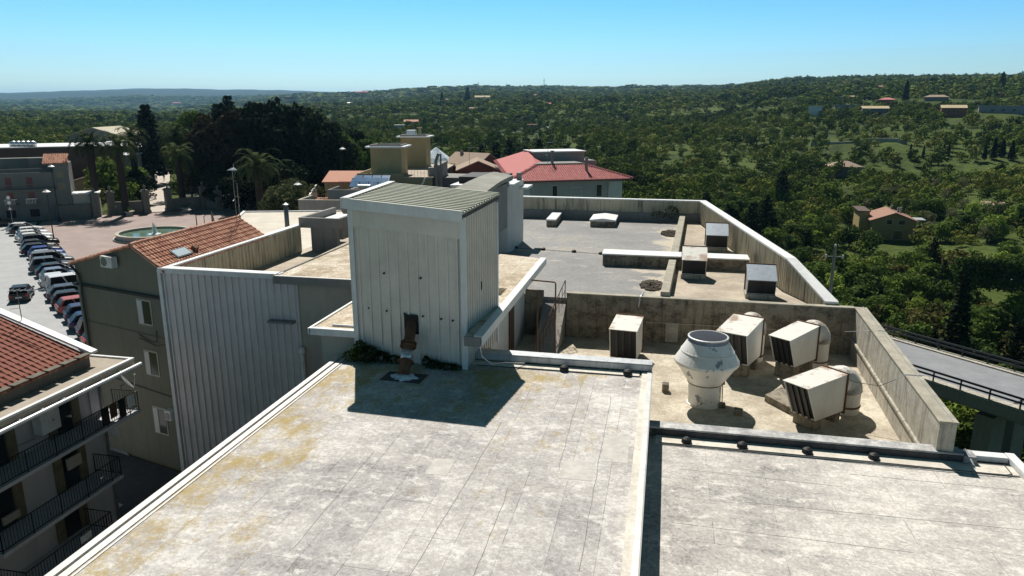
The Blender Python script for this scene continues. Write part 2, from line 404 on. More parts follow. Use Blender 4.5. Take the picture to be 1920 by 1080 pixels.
for a, b in (((-4.35, 19.0), (-4.55, 11.2)), ((-2.4, 22.9), (-2.3, 16.5)), ((-1.35, 21.6), (-1.3, 12.5)), ((-7.3, 16.5), (-7.25, 12.0)), ((-3.35, 15.4), (-3.3, 11.8))): lap('lap_seam', wob(a, b), 9.5, .014, .003, M_lap)
for x, y, wx, wy in ((-1.3, 17.2, .7, 1.6), (-2.25, 16.1, .85, 1.0), (-5.6, 15.6, .6, .9)):
    m = MB(); m.prism([(x, y), (x + wx, y + .03), (x + wx - .04, y + wy), (x + .02, y + wy - .05)], 9.5005, 9.504); part(m, 'repair_patch', sandy('pale_patch%d' % int(y * 10), (.57, .54, .495), (.44, .415, .385), (.31, .29, .275), 3.0))
m = MB(); m.box(-6.5, -0.14, 23.95, 24.33, 9.5, 9.78, 0)
part(m, 'parapet', M_conc)
m = MB(); m.box(-6.52, -0.13, 23.90, 24.38, 9.782, 9.84); m.box(-6.52, -0.13, 23.885, 23.898, 9.60, 9.80)
part(m, 'parapet_cap', M_capflash, bevel=0.01)
m = MB(); m.box(-6.5, -0.55, 23.50, 23.88, 9.504, 9.545)
part(m, 'upstand_strip', M_strip)
# near right roof, one step lower
m = MB(); m.box(-0.14, 10.62, -5, 21.68, 7.95, 8.25)
part(m, 'roof_deck', roofR)
m = MB(); m.box(-0.12, 10.5, -4.9, 21.9, GND, 7.95); part(m, 'wall', M_plast)
m = MB(); m.box(-0.13, 9.05, 21.72, 22.12, 7.9, 8.50); part(m, 'parapet', M_conc)
m = MB(); m.box(-0.12, 9.0, 21.67, 22.16, 8.502, 8.56); m.box(9.0, 9.35, 21.6, 22.1, 8.30, 8.52)
part(m, 'parapet_cap', sandy('peeled_cap', (.58, .57, .55), (.23, .23, .235), (.09, .09, .095), 1.6), bevel=0.01)
m = MB(); m.box(0.05, 9.2, 21.665, 21.705, 8.26, 8.49); part(m, 'tar_band', M_tar)
m = MB(); m.box(0.1, 10.3, 21.12, 21.66, 8.254, 8.30); part(m, 'upstand_strip', M_strip)
for a, b in (((.8, 19.6), (5.2, 19.5)), ((2.5, 18.1), (9.6, 18.2)), ((.6, 16.7), (6.2, 16.6)), ((4.4, 15.2), (8.8, 15.3)), ((.7, 13.8), (4.0, 13.75)), ((5.6, 20.3), (9.9, 20.3))): lap('lap_seam', wob(b, a), 8.25, .014, .003, M_lap)
m = MB(); m.box(10.34, 10.60, -5, 22.3, 8.254, 8.44); m.box(9.36, 10.33, 21.95, 22.3, 8.254, 8.42)
part(m, 'edge_trim', M_white, bevel=0.015)
m = MB(); m.box(9.4, 10.3, 21.70, 21.94, 8.10, 8.25); part(m, 'tar_band', M_tar)

# service terrace
m = MB(); m.prism([(-6.69, 24.34), (-0.13, 24.34), (-0.13, 22.14), (8.6, 22.14), (9.0, 34.42), (-6.69, 34.42)], GND, 7.2)
part(m, 'terrace_floor', M_terr)
m = MB(); m.beam((8.28, 21.76), (8.86, 34.6), 0.46, GND, 9.44); part(m, 'parapet', M_concl, bevel=0.01)
m = MB(); m.beam((8.25, 21.74), (8.83, 34.6), 0.53, 9.442, 9.51); part(m, 'parapet_cap', M_cap, bevel=0.015)
m = MB(); m.beam((8.20, 21.9), (8.76, 34.3), 0.09, 7.98, 8.10); part(m, 'ledge', M_concl, bevel=0.02)
m = MB(); m.box(-4.55, 8.95, 34.44, 34.72, GND, 9.44); part(m, 'parapet', M_conc, bevel=0.01)
m = MB(); m.box(-4.57, 8.84, 34.40, 34.76, 9.442, 9.50); part(m, 'parapet_cap', M_cap, bevel=0.012)
m = MB(); m.box(-6.66, -5.74, 34.43, 34.72, GND, 9.50); part(m, 'parapet', M_conc, bevel=0.01)
m = MB(); m.box(-0.9, 6.0, 34.38, 34.438, 8.22, 8.26); m.box(0.35, 0.95, 34.37, 34.43, 7.3, 8.28); part(m, 'ledge', M_concl)
m = MB(); m.hexa([(-5.72, 31.6, 7.1), (-4.6, 31.6, 7.1), (-4.6, 34.73, 7.1), (-5.72, 34.73, 7.1)], [(-5.72, 31.6, 7.22), (-4.6, 31.6, 7.22), (-4.6, 34.73, 8.98), (-5.72, 34.73, 8.98)])
part(m, 'ramp', M_grey)

# main far roof
PIN = [(2.83, 61.1), (6.28, 38.3), (7.62, 34.74)]
POU = [(3.3, 61.55), (6.72, 38.45), (8.14, 34.76)]
m = MB(); m.prism([(-14.0, 29.75), (-6.69, 29.75), (-6.69, 34.74), (7.55, 34.74), (6.2, 38.3), (2.75, 61.05), (-14.0, 61.05)], 8.85, 9.15)
part(m, 'roof_deck', M_grey)
m = MB(); m.prism([(.46, 34.76), (7.5, 34.76), (6.15, 38.3), (4.9, 42.74), (.9, 42.74)], 9.12, 9.156); m.prism([(.97, 44.12), (4.9, 44.12), (2.72, 60.88), (1.75, 60.88)], 9.12, 9.156); part(m, 'side_deck', M_walk)
m = MB(); m.prism([(-23.6, 29.75), (-14.002, 29.75), (-14.002, 61.05), (-23.6, 61.05)], 8.85, 9.15)
part(m, 'roof_deck', M_walk)
m = MB(); m.prism([(-23.6, 29.76), (-6.8, 29.76), (-6.8, 34.78), (7.5, 34.8), (6.4, 38.4), (3.0, 61.2), (-23.6, 61.2)], GND, 8.85); part(m, 'wall', M_plast)
# ribbed street facade in shade with white coping
m = MB(); m.corr((-23.72, 29.62, GND), (1, 0, 0), 7.2, 10.85 - GND, 10.85 - GND, (0, -1, 0), 0.36, 0.075, 0.06)
m.box(-23.66, -16.6, 29.63, 29.74, GND, 10.84)
m.corr((-23.72, 43.0, GND), (0, -1, 0), 13.38, 10.85 - GND, 10.85 - GND, (-1, 0, 0), 0.36, 0.055, 0.04)
m.box(-23.71, -23.62, 29.76, 43.0, GND, 10.84)
part(m, 'cladding', M_facade)
m = MB(); m.box(-23.84, -23.66, 29.50, 29.68, GND, 10.84); part(m, 'corner_trim', M_white)
m = MB(); m.box(-23.82, -17.35, 29.52, 29.98, 10.852, 10.95); m.box(-23.82, -23.38, 29.982, 43.2, 10.852, 10.95)
m.box(-23.815, -23.79, 29.5, 43.0, 10.70, 10.85); m.box(-23.8, -17.4, 29.49, 29.516, 10.70, 10.94)
part(m, 'coping', M_white, bevel=0.01)
m = MB(); m.corr((-23.44, 29.99, 9.15), (0, 1, 0), 13.0, 1.70, 1.70, (1, 0, 0), 0.33, 0.05, 0.035); m.box(-23.60, -23.46, 29.99, 43.0, 9.15, 10.849)
part(m, 'parapet', M_parap)
# plaster walls of the stair block
m = MB(); m.box(-16.58, -6.70, 29.66, 34.36, GND, 10.60); part(m, 'wall', M_plast)
m = MB(); m.box(-12.35, -6.68, 23.6, 29.64, GND, 10.22); part(m, 'wall', M_plast)
m = MB(); m.box(-10.5, -6.66, 26.5, 34.3, 7.0, 10.61); part(m, 'wall', M_plastw)
m = MB(); m.prism([(-17.45, 29.28), (-5.86, 29.28), (-5.86, 35.7), (-17.9, 39.3)], 10.62, 10.90); part(m, 'roof_deck', roofS)
m = MB(); m.box(-6.45, -5.86, 22.45, 29.276, 10.62, 10.90); part(m, 'roof_deck', roofS)
m = MB(); m.box(-17.5, -10.9, 29.20, 29.275, 10.56, 10.93); m.box(-17.52, -17.44, 29.3, 38.9, 10.88, 10.95); part(m, 'fascia', M_plastd)
part(MB().box(-6.44, -5.87, 22.38, 22.445, 10.58, 10.92), 'fascia', M_plastd)
m = MB(); m.box(-6.10, -5.84, 22.42, 35.72, 10.904, 10.96); m.box(-5.835, -5.80, 22.4, 35.72, 10.63, 10.955); m.box(-17.47, -11.0, 29.28, 29.38, 10.904, 10.93)
part(m, 'edge_trim', M_white)
m = MB(); m.prism([(-12.62, 23.38), (-10.85, 23.38), (-10.85, 23.62), (-6.69, 23.62), (-6.69, 29.26), (-12.62, 29.26)], 10.24, 10.48); part(m, 'roof_deck', roofS)
m = MB(); m.box(-12.66, -10.86, 23.30, 23.375, 10.28, 10.54); m.box(-12.72, -12.625, 23.3, 29.2, 10.30, 10.53); m.box(-12.6, -10.9, 23.45, 23.55, 10.484, 10.52); m.box(-12.0, -10.9, 23.86, 23.92, 10.484, 10.56)
part(m, 'edge_trim', M_white)
# small awnings, window, doors of the stair block
m = MB(); m.box(-13.6, -12.2, 29.0, 29.62, 9.86, 9.94); m.box(-18.0, -16.7, 29.2, 29.60, 8.62, 8.72); part(m, 'awning', M_plastd)
wf = part(MB().box(-13.35, -12.45, 29.60, 29.68, 8.6, 9.8), 'window', M_brown)
MB().box(-13.27, -12.53, 29.585, 29.598, 8.68, 9.72).build('pane', M_glass, wf)
d1 = part(MB().box(-6.70, -6.60, 30.5, 31.5, 7.2, 9.6), 'door', M_brown)
MB().tube([(-6.58, 31.35, 8.2), (-6.54, 31.35, 8.2), (-6.54, 31.2, 8.2)], 0.015, 6).build('handle', M_alu, d1)
d2 = part(MB().box(-6.70, -6.61, 25.9, 26.9, 7.2, 9.4), 'door', M_olivewood)
m = MB(); m.tube([(-16.45, 29.45, GND), (-16.45, 29.45, 7.2), (-16.45, 29.5, 7.45)], 0.11, 10); m.lathe([(.13, 0), (.15, .08), (.13, .3), (.05, .36)], (-16.45, 29.45, 7.1), 12)
part(m, 'downpipe', M_pvc, smooth=True)
# far parapets with ribbed lining and white coping
m = MB(); m.corr((-13.3, 61.04, 9.85), (1, 0, 0), 16.1, 1.0, 1.0, (0, -1, 0), 0.42, 0.05, 0.035); m.box(-13.3, 2.9, 61.06, 61.4, 9.15, 10.849); part(m, 'parapet', M_parap)
m = MB(); m.box(-13.3, 2.86, 60.9, 61.03, 9.15, 9.85); part(m, 'upstand', M_plastd)
m = MB(); m.prism([(-13.3, 61.0), (2.80, 61.0), (3.3, 61.52), (-13.3, 61.52)], 10.852, 10.95); part(m, 'coping', M_white, bevel=0.01)
m = MB()
L1 = (Vector(PIN[1]) - Vector(PIN[0])); L2 = (Vector(PIN[2]) - Vector(PIN[1]))
m.corr((*PIN[1], 9.15), (-L1.x, -L1.y, 0), L1.length, 1.7, 1.7, (-1, -.15, 0), 0.30, 0.05, 0.035)
m.corr((*PIN[2], 9.15), (-L2.x, -L2.y, 0), L2.length, 0.42, 1.7, (-1, -.4, 0), 0.30, 0.05, 0.035)
m.prism([(2.87, 61.03), (6.32, 38.3), (7.66, 34.76), (8.05, 34.77), (6.66, 38.44), (3.24, 61.4)], [GND] * 6, [10.85, 10.85, 9.55, 9.55, 10.85, 10.85])
part(m, 'parapet', M_parap)
m = MB()
m.hexa([(2.80, 61.0, 10.855), (6.24, 38.3, 10.855), (6.74, 38.46, 10.855), (3.32, 61.5, 10.855)][::-1], [(2.80, 61.0, 10.95), (6.24, 38.3, 10.95), (6.74, 38.46, 10.95), (3.32, 61.5, 10.95)][::-1])
m.hexa([(6.24, 38.297, 10.855), (7.58, 34.77, 9.56), (8.18, 34.77, 9.56), (6.742, 38.457, 10.855)][::-1], [(6.24, 38.297, 10.95), (7.58, 34.77, 9.655), (8.18, 34.77, 9.655), (6.742, 38.457, 10.95)][::-1])
part(m, 'coping', M_white)
# low walls crossing the far roof
m = MB(); m.box(-3.5, 4.95, 42.75, 44.1, 9.15, 9.82); part(m, 'low_wall', M_conc)
m = MB(); m.box(-3.55, 5.0, 42.70, 44.15, 9.822, 9.90); part(m, 'low_wall_cap', M_white, bevel=0.01)
m = MB(); m.beam((0.02, 34.74), (0.42, 42.74), 0.42, 9.15, 9.72); m.beam((0.5, 44.12), (1.28, 60.9), 0.45, 9.15, 9.78); part(m, 'low_wall', M_cap, bevel=0.01)
# block with the shed-roofed lift housing
m = MB(); m.prism([(-13.6, 45.0), (-9.95, 45.3), (-9.75, 46.0), (-9.75, 49.6), (-13.6, 49.6)], 9.1, 13.45); part(m, 'lift_housing', M_plastw)
m = MB(); m.box(-9.745, -9.2, 48.2, 50.2, 13.0, 13.15); m.box(-13.7, -9.74, 44.96, 49.7, 13.46, 13.56); part(m, 'ledge', M_white)
m = MB(); m.box(-13.4, -10.5, 46.0, 49.4, 13.56, 14.0); part(m, 'vent_opening', M_dark)
part(MB().box(-10.1, -9.85, 48.9, 49.5, 13.56, 14.05), 'pier', M_plastd); part(MB().box(-10.2, -9.95, 45.1, 45.4, 13.56, 13.9), 'pier', M_plastd)
SH = [at(846, 357, 38.5), at(911, 360, 38.5), at(962, 329, 47.5), at(926, 322, 47.5)]; MOSS = sandy('mossy_slab', (.33, .32, .28), (.22, .215, .19), (.12, .12, .10)); m = MB(); NS = 8
for k in range(NS):
    f, g = k / NS, (k + 1) / NS; up = lambda q: .10 * math.sin(math.pi * q)
    e = [SH[0].lerp(SH[3], f) + Vector((0, 0, up(f))), SH[1].lerp(SH[2], f) + Vector((0, 0, up(f))), SH[1].lerp(SH[2], g) + Vector((0, 0, up(g))), SH[0].lerp(SH[3], g) + Vector((0, 0, up(g)))]
    m.hexa([p - Vector((0, 0, .22)) for p in e], e)
part(m, 'shed_roof', MOSS)
m = MB(); q = SH[1]; m.box(q.x - 1.2, q.x - .5, 40.0, 45.0, 10.9, q.z - .3); part(m, 'pier', M_plastd)
m = MB(); m.box(-11.4, -10.2, 45.2, 47.0, 13.57, 14.02); part(m, 'pier', M_plastd)
# concrete gutter trough on the far left edge with its wall
m = MB()
m.box(-23.5, -20.6, 42.9, 43.15, 10.75, 11.42); m.box(-20.85, -20.6, 43.15, 48.0, 10.75, 11.42); m.box(-23.5, -20.85, 43.15, 48.0, 10.75, 10.9); m.box(-23.5, -23.25, 43.15, 48.0, 10.9, 11.42)
m.box(-20.598, -17.0, 46.0, 46.25, 10.78, 11.44)
part(m, 'gutter_trough', M_plastd, bevel=0.01)
m = MB(); m.box(-23.2, -20.9, 43.2, 47.9, 10.902, 10.97); part(m, 'roof_sheet', M_white)
m = MB(); m.box(-22.75, -20.9, 43.05, 43.45, 9.15, 10.748); m.box(-21.1, -20.7, 43.46, 48.2, 9.95, 10.747); m.box(-20.69, -17.3, 46.3, 46.6, 9.15, 10.77); part(m, 'wall', M_plastd)

# ------------------------------------------------------------------ things on the roofs
# ribbed sheet tower
tw = thing('ribbed_sheet_tower', 'tall cream ribbed-sheet tower with a pale green sheet roof standing on the near left roof', 'tower', (0, 0, 9.5))
TZ = 9.5
A_, B_, C_, D_ = Vector((-10.72, 23.38)), Vector((-6.62, 23.02)), Vector((-6.28, 26.2)), Vector((-10.5, 26.5))
def tside(p, q, h0, h1, pitch, nr, name, rb=0.05):
    u = q - p; mb = MB(); mb.corr((p.x, p.y, 0.02), (u.x, u.y, 0), u.length, h0, h1, (nr.x, nr.y, 0), pitch, rb * 1.5, 0.075)
    return mb
nF = Vector(((B_ - A_).y, -(B_ - A_).x)).normalized(); nS = Vector(((C_ - B_).y, -(C_ - B_).x)).normalized()
tside(A_, B_, 5.30, 5.0, 0.375, nF, '').build('front_sheet', M_cream, tw)
tside(B_, C_, 5.42, 5.55, 0.225, nS, '', 0.045).build('side_sheet', M_cream, tw)
tside(C_, D_, 5.4, 5.6, 0.375, -nF, '').build('back_sheet', M_cream, tw)
tside(D_, A_, 5.6, 5.6, 0.375, -nS, '').build('side_sheet', M_cream, tw)
def off(p, f, s): q = p + nF * f + nS * s; return q
fa, fb = off(A_, .05, -.03), off(B_, .05, .05)
m = MB(); m.beam(off(fb, .06, 0), off(fa, .06, 0), 0.02, (4.66, 4.92), (5.52, 5.80)); m.build('front_band', M_cream, tw)
m = MB()
for p, s1, h in ((B_, 1, 5.4), (A_, -1, 5.6), (C_, 1, 5.5)):
    q = off(p, .05 if p is not C_ else -.05, .05 * s1)
    m.box(q.x - .09, q.x + .09, q.y - .07, q.y + .07, 0.02, h)
m.build('corner_trim', M_white, tw)
# roof sheet: ribs run across, falling to the right
ra, rb_, rc, rd = [Vector((p.x, p.y, z)) for p, z in ((off(A_, .30, -.22), 5.86), (off(B_, .30, .12), 5.58), (off(C_, -.35, .12), 5.80), (off(D_, -.35, -.22), 6.06))]
m = MB(); NR = 15; prof = []
for k in range(NR):
    for f, dz in ((0, 0), (.30, 0), (.42, .05), (.62, .05), (.74, 0)): prof.append(((k + f) / NR, dz))
prof.append((1, 0)); vs = []
for f, dz in prof:
    vs += [ra.lerp(rd, f) + Vector((0, 0, dz)), rb_.lerp(rc, f) + Vector((0, 0, dz))]
m.add(vs, [(2 * i, 2 * i + 1, 2 * i + 3, 2 * i + 2) for i in range(len(prof) - 1)])
m.hexa([ra - Vector((0, 0, .06)), rb_ - Vector((0, 0, .06)), rc - Vector((0, 0, .06)), rd - Vector((0, 0, .06))], [q - Vector((0, 0, .012)) for q in (ra, rb_, rc, rd)])
m.build('roof_sheet', M_greenroof, tw)
m = MB(); e = Vector((0, 0, .30)); z1 = Vector((0, 0, .07))
def slab(p, q, wv, lo, hi): return [p + lo, q + lo, q + wv + lo, p + wv + lo], [p + hi, q + hi, q + wv + hi, p + wv + hi]
dnF = Vector((nF.x, nF.y, 0)); dnS = Vector((nS.x, nS.y, 0))
m.hexa(*slab(ra, rb_, dnF * .03, -e, z1)); m.hexa(*slab(rd - dnS * .02, ra - dnS * .02 + dnF * .03, -dnS * .03, -e, z1)); m.hexa(*slab(rd, ra, dnS * .26, Vector((0, 0, .055)), Vector((0, 0, .085))))
m.build('roof_flashing', M_white, tw)
m = MB(); m.hexa(*slab(rb_ - dnS * .1, rc - dnS * .1, dnS * .06, Vector((0, 0, -.22)), Vector((0, 0, -.07)))); m.build('eave_gutter', M_tar, tw)
hx = A_.lerp(B_, 0.53)
m = MB(); q = off(hx, .07, 0); m.box(q.x - .28, q.x + .26, q.y - .04, q.y + .03, 1.15, 1.85); m.build('hole', M_dark, tw)
m = MB()
for k, (f, z) in enumerate(((.28, 3.28), (.62, 3.2), (.12, 1.95), (.29, 1.9), (.46, 1.86), (.63, 1.82), (.80, 1.78), (.905, 1.76))):
    p = off(A_.lerp(B_, f), .045, 0); m.tube([(p.x, p.y + .03, z), (p.x + nF.x * .03, p.y + nF.y * .03, z)], 0.035, 8)
p = off(B_.lerp(C_, .52), .0, .045); m.box(p.x - .02, p.x + .02, p.y - .03, p.y + .03, 2.5, 2.8)
m.build('bolt', M_black, tw)

# rusty pipe leaving the tower
pp = thing('rusty_pipe', 'rusty flanged pipe slanting out of the tower hole down to the near roof', 'pipe', (-8.42, 21.75, 9.5))
P0, P1 = Vector((-0.16, 1.55, 1.72)), Vector((0.0, 0.0, 0.10))
MB().tube([P0, P1], 0.19, 14).build('tube', M_rust, pp, smooth=True)
m = MB()
for f in (.46, .52, .78): c = P0.lerp(P1, f); dd = (P1 - P0).normalized(); m.tube([c - dd * .025, c + dd * .025], 0.29, 14)
m.build('flange', M_rust, pp)
m = MB(); m.tube([P0.lerp(P1, .60), P0.lerp(P1, .76)], 0.205, 14); m.build('band', M_alu, pp, smooth=True)
bm = bmesh.new(); bmesh.ops.create_icosphere(bm, subdivisions=3, radius=1)
for v in bm.verts:
    k = 1 + .35 * math.sin(v.co.x * 7 + 1) * math.cos(v.co.y * 6); v.co = Vector((v.co.x * .42 * k, v.co.y * .30 * k, max(-.02, v.co.z) * .16))
me = bpy.data.meshes.new('foam'); bm.to_mesh(me); bm.free(); me.materials.append(M_foam); link('foam_seal', me, pp)
m = MB(); m.prism([(-.75, -.35), (.7, -.4), (.75, .45), (-.7, .5)], 0.004, 0.012); m.build('tar_patch', M_tar, pp)

# hoods
M_hoodb = weathered('galvanised_hood', (.40, .45, .50), (.20, .19, .17), .4, .35, .5, 1.2, .1)
def hood(label, c, th, w_, L, zf, zb, z0, s, floor, group, duct=True, slats=3, feet=True, ledge=True):
    o = thing('ventilation_hood', label, 'ventilation hood', (c[0], c[1], floor), th, group)
    zf -= floor; zb -= floor; z0 -= floor; h = w_ / 2
    m = MB(); T = .03
    # side plates, top, back; open slanted mouth at the front
    for sx in (-1, 1):
        x0, x1 = (sx * h - T / 2, sx * h + T / 2)
        m.hexa([(x0, 0, z0), (x1, 0, z0), (x1, L, z0), (x0, L, z0)], [(x0, -s, zf), (x1, -s, zf), (x1, L, zb), (x0, L, zb)])
    m.hexa([(-h - .04, -s - .03, zf + .002), (h + .04, -s - .03, zf + .002), (h + .04, L, zb + .002), (-h - .04, L, zb + .002)], [(-h - .04, -s - .03, zf + .03), (h + .04, -s - .03, zf + .03), (h + .04, L, zb + .03), (-h - .04, L, zb + .03)])
    m.box(-h + T, h - T, .02, L - .01, z0 - .004, z0 + .03)
    m.build('casing', M_hood if floor < 8 else (M_hoodb if 'blue' in label or 'grey' in label else M_hood), o)
    m = MB(); g = 0.06
    m.hexa([(-h + .016, g, z0 + .03), (h - .016, g, z0 + .03), (h - .016, L - .02, z0 + .03), (-h + .016, L - .02, z0 + .03)], [(-h + .016, -s + g, zf - .002), (h - .016, -s + g, zf - .002), (h - .016, L - .02, zb - .004), (-h + .016, L - .02, zb - .004)])
    m.build('mouth', M_louv, o)
    m = MB()
    for k in range(slats):
        x = -h + (k + 1) * w_ / (slats + 1); ww = .055 if slats > 1 else .015
        m.hexa([(x - ww, 0.0, z0), (x + ww, 0.0, z0), (x + ww, .05, z0), (x - ww, .05, z0)], [(x - ww, -s, zf), (x + ww, -s, zf), (x + ww, -s + .05, zf), (x - ww, -s + .05, zf)])
    m.build('slat', M_slat, o)
    m = MB(); m.box(-h - .07, h + .07, L + .005, L + .05, z0 - .1, zb + .07); m.build('flange', M_rust, o)
    if feet:
        m = MB(); m.box(-h + .04, h - .02, .05, .40, 0, z0 - .005); m.box(-h + .25, h - .05, L - .35, L - .05, 0, z0 - .006); m.build('plinth', M_conc, o, bevel=.01)
    else:
        m = MB(); m.box(-h - .05, h + .05, -.02, L + .02, 0, z0 - .02); m.build('plinth', M_concl, o, bevel=.01)
    if duct:
        m = MB(); r = .50; y0 = L + .05
        path, rad = [], []
        bend = .58; zc = zb - r + .06
        n = 9
        path.append((0, y0, zc)); rad.append(r)
        for k in range(n + 1):
            a = R(90) * k / n
            for jj, rr in ((0, r), (.5, r * 1.09)):
                a2 = R(90) * (k + jj * .5) / n
                if a2 > R(90): continue
                path.append((0, y0 + .32 + bend * math.sin(a2), zc - bend * (1 - math.cos(a2)))); rad.append(rr)
        path.append((0, y0 + .32 + bend, -.02)); rad.append(r)
        m.tube(path, rad, 20); m.build('elbow_duct', M_hood, o, smooth=False)
        m = MB(); m.tube([(0, y0 + .32 + bend, .26), (0, y0 + .32 + bend, .32)], r * 1.06, 20); m.build('band', M_rust, o)
    return o
G1 = 'ventilation hoods on the terrace'
hood('cream ventilation hood with grey slatted mouth and ribbed elbow duct, nearest the low terrace wall', (5.302, 25.756), -.786, .969, 1.647, 8.952, 9.018, 7.604, .641, 7.2, G1)
hood('cream ventilation hood with rust-stained top right behind the round roof ventilator', (3.232, 30.531), -.42, 1.264, 1.613, 9.23, 9.474, 7.785, .485, 7.2, G1)
hood('cream ventilation hood with brown-stained top and elbow duct near the inner terrace corner', (5.318, 30.644), -.696, .945, 1.662, 9.109, 9.318, 7.847, .531, 7.2, G1)
hood('white-topped ventilation hood with four dark slots standing alone beside the stair railing', (-1.483, 31.158), -.111, 1.195, 1.5, 8.846, 9.0, 7.408, .374, 7.2, G1, duct=False, slats=3)
G2 = 'ventilation hoods on the far roof'
hood('dark-mouthed ventilation hood with pale blue sloping top, farthest back along the right coping', (3.477, 48.46), -.03, 1.355, 1.0, 10.28, 10.895, 9.44, .25, 9.15, G2, False, 1, False)
hood('dark-mouthed ventilation hood with white sloping top standing over the crossing low wall', (1.772, 40.18), -.024, 1.279, 1.0, 10.263, 10.794, 9.418, .25, 9.15, G2, False, 1, False)
hood('dark-mouthed ventilation hood with grey sloping top just behind the long stained wall', (4.907, 36.454), -.03, 1.334, 1.0, 10.166, 10.703, 9.41, .27, 9.15, G2, False, 1, False)
hood('cream slatted ventilation hood half hidden behind the white lift housing', (-12.1, 55.0), R(14), 1.5, 1.2, 10.75, 10.95, 9.35, .12, 9.15, G2, False, 2, False)

# mushroom ventilator
vt = thing('mushroom_ventilator', 'round white mushroom-shaped roof ventilator with peeling paint on the terrace', 'roof ventilator', (1.9, 27.24, 7.2))
MB().lathe([(.66, 0), (.66, .04), (.63, .05), (.63, .95)], n=40).build('stack', M_drum, vt, smooth=False)
MB().lathe([(.66, .90), (.68, .93), (1.12, 1.63), (1.20, 1.68)], n=40, cap=False).build('lower_cone', M_drum, vt, smooth=False)
MB().lathe([(1.20, 1.68), (1.225, 1.72), (1.22, 1.82), (.99, 2.20), (1.0, 2.22), (.985, 2.235), (.76, 2.6), (.74, 2.66), (.74, 2.74)], n=40, cap=False).build('upper_cone', M_drum, vt, smooth=False)
MB().lathe([(.775, 2.585), (.765, 2.60), (.755, 2.69), (.745, 2.70)], n=40, cap=False).build('bare_ring', plain('bare_blue_metal', (.16, .19, .25), .4, .4, .3, 5), vt)
MB().lathe([(1.0, 2.185), (1.015, 2.2), (1.0, 2.215)], n=40, cap=False).build('bead', M_hood, vt)
m = MB(); m.lathe([(.74, 2.70), (.77, 2.71), (.77, 2.76), (.74, 2.77), (.70, 2.765)], n=40, cap=False); m.build('rim', M_capflash, vt)
t_ = NT('mesh_cap'); ck = t_.noise(60, 2); M_mesh = t_.out(t_.ramp(ck, [(.45, (.035, .04, .05)), (.6, (.075, .085, .105))]), .9, 0, spec=.05)
MB().lathe([(.735, 2.73), (.73, 2.755), (.5, 2.80), (.25, 2.825), (.02, 2.835)], n=40).build('mesh_cap', M_mesh, vt)
MB().lathe([(.665, .88), (.69, .90), (.665, .93)], n=40, cap=False).build('band', M_rust, vt)
sp = thing('stay_pole', 'thin dark pole in a concrete foot beside the round roof ventilator', 'pole', (2.56, 26.95, 7.2))
MB().tube([(0, 0, .1), (-.06, -.05, 2.35)], .018, 8).build('rod', M_rust, sp)
m = MB(); m.box(-.13, .13, -.12, .12, 0, .18); m.build('foot', M_conc, sp, bevel=.02)
m = MB(); m.box(-.05, .05, -.05, .05, .95, 1.2); m.build('clamp', M_rust, sp)

# small blocks on the terrace
tag(MB().prism([(4.25, 27.93), (5.02, 26.79), (5.7, 27.6), (5.0, 28.9)], 7.2, 7.48).build('concrete_block', M_conc, bevel=.02), 'low flat concrete block on the terrace beside the nearest hood', 'concrete block')
tag(MB().box(0.28, 0.55, 28.0, 28.3, 7.2, 7.55).build('concrete_block', M_conc, bevel=.02), 'small dark cube of concrete standing left of the round roof ventilator', 'concrete block')
tag(MB().prism([(2.95, 26.3), (3.25, 26.2), (3.3, 26.5), (3.0, 26.6)], 7.2, 7.42).build('concrete_block', M_conc, bevel=.02), 'small stained concrete block in the shadow right of the round roof ventilator', 'concrete block')
# skylight boxes on the far roof
def curb(label, pts, z1, ridge=None):
    o = thing('roof_skylight', label, 'skylight', (pts[0][0], pts[0][1], 9.15))
    p = [(a - pts[0][0], b - pts[0][1]) for a, b in pts]
    MB().prism(p, 0, z1 - 9.15 - .12).build('curb', M_conc, o)
    cx = sum(a for a, b in p) / 4; cy = sum(b for a, b in p) / 4
    q = [(cx + (a - cx) * 1.06, cy + (b - cy) * 1.04) for a, b in p]; h = z1 - 9.15
    m = MB(); m.prism(q, h - .118, h)
    if ridge:
        e0 = ((q[0][0] + q[1][0]) / 2, (q[0][1] + q[1][1]) / 2, h + ridge); e1 = ((q[2][0] + q[3][0]) / 2, (q[2][1] + q[3][1]) / 2, h + ridge)
        vs = [(q[0][0], q[0][1], h + .002), (q[1][0], q[1][1], h + .002), (q[2][0], q[2][1], h + .002), (q[3][0], q[3][1], h + .002), e0, e1]
        m.add(vs, [(0, 4, 5, 3), (1, 2, 5, 4), (0, 1, 4), (2, 3, 5)])
    m.build('lid', M_white, o)
curb('long narrow white skylight box on the grey far roof', [(-9.2, 56.4), (-8.45, 56.4), (-8.55, 60.4), (-9.3, 60.4)], 9.75)
curb('wide white ridged skylight box on the grey far roof by the back parapet', [(-5.75, 57.0), (-3.8, 57.1), (-3.8, 60.0), (-5.75, 60.0)], 9.72, .13)

# debris heaps on far roof
def heap(label, c, r, seed):
    rg = random.Random(seed); m = MB()
    for k in range(420):
        a = rg.uniform(0, 6.283); d = r * math.sqrt(rg.random()); x, y = c[0] + d * math.cos(a) * .75, c[1] + d * math.sin(a) * 1.5
        s = rg.uniform(.03, .08); z = 9.152 + .12 * (1 - d / r) * rg.random()
        m.box(x - s, x + s, y - s * .7, y + s * .7, z - .01, z + s, 0, rg.random())
    tag(m.build('leaf_litter', plain('litter' + str(seed), (.07, .055, .042), .95, 0, .5, 9)), label, 'leaf litter', kind='stuff')
heap('dark heap of dead leaves in the far corner of the grey roof', (0.55, 55.0), .95, 3)
heap('dark heap of dead leaves against the low wall, nearer one', (-0.45, 38.2), .8, 4)

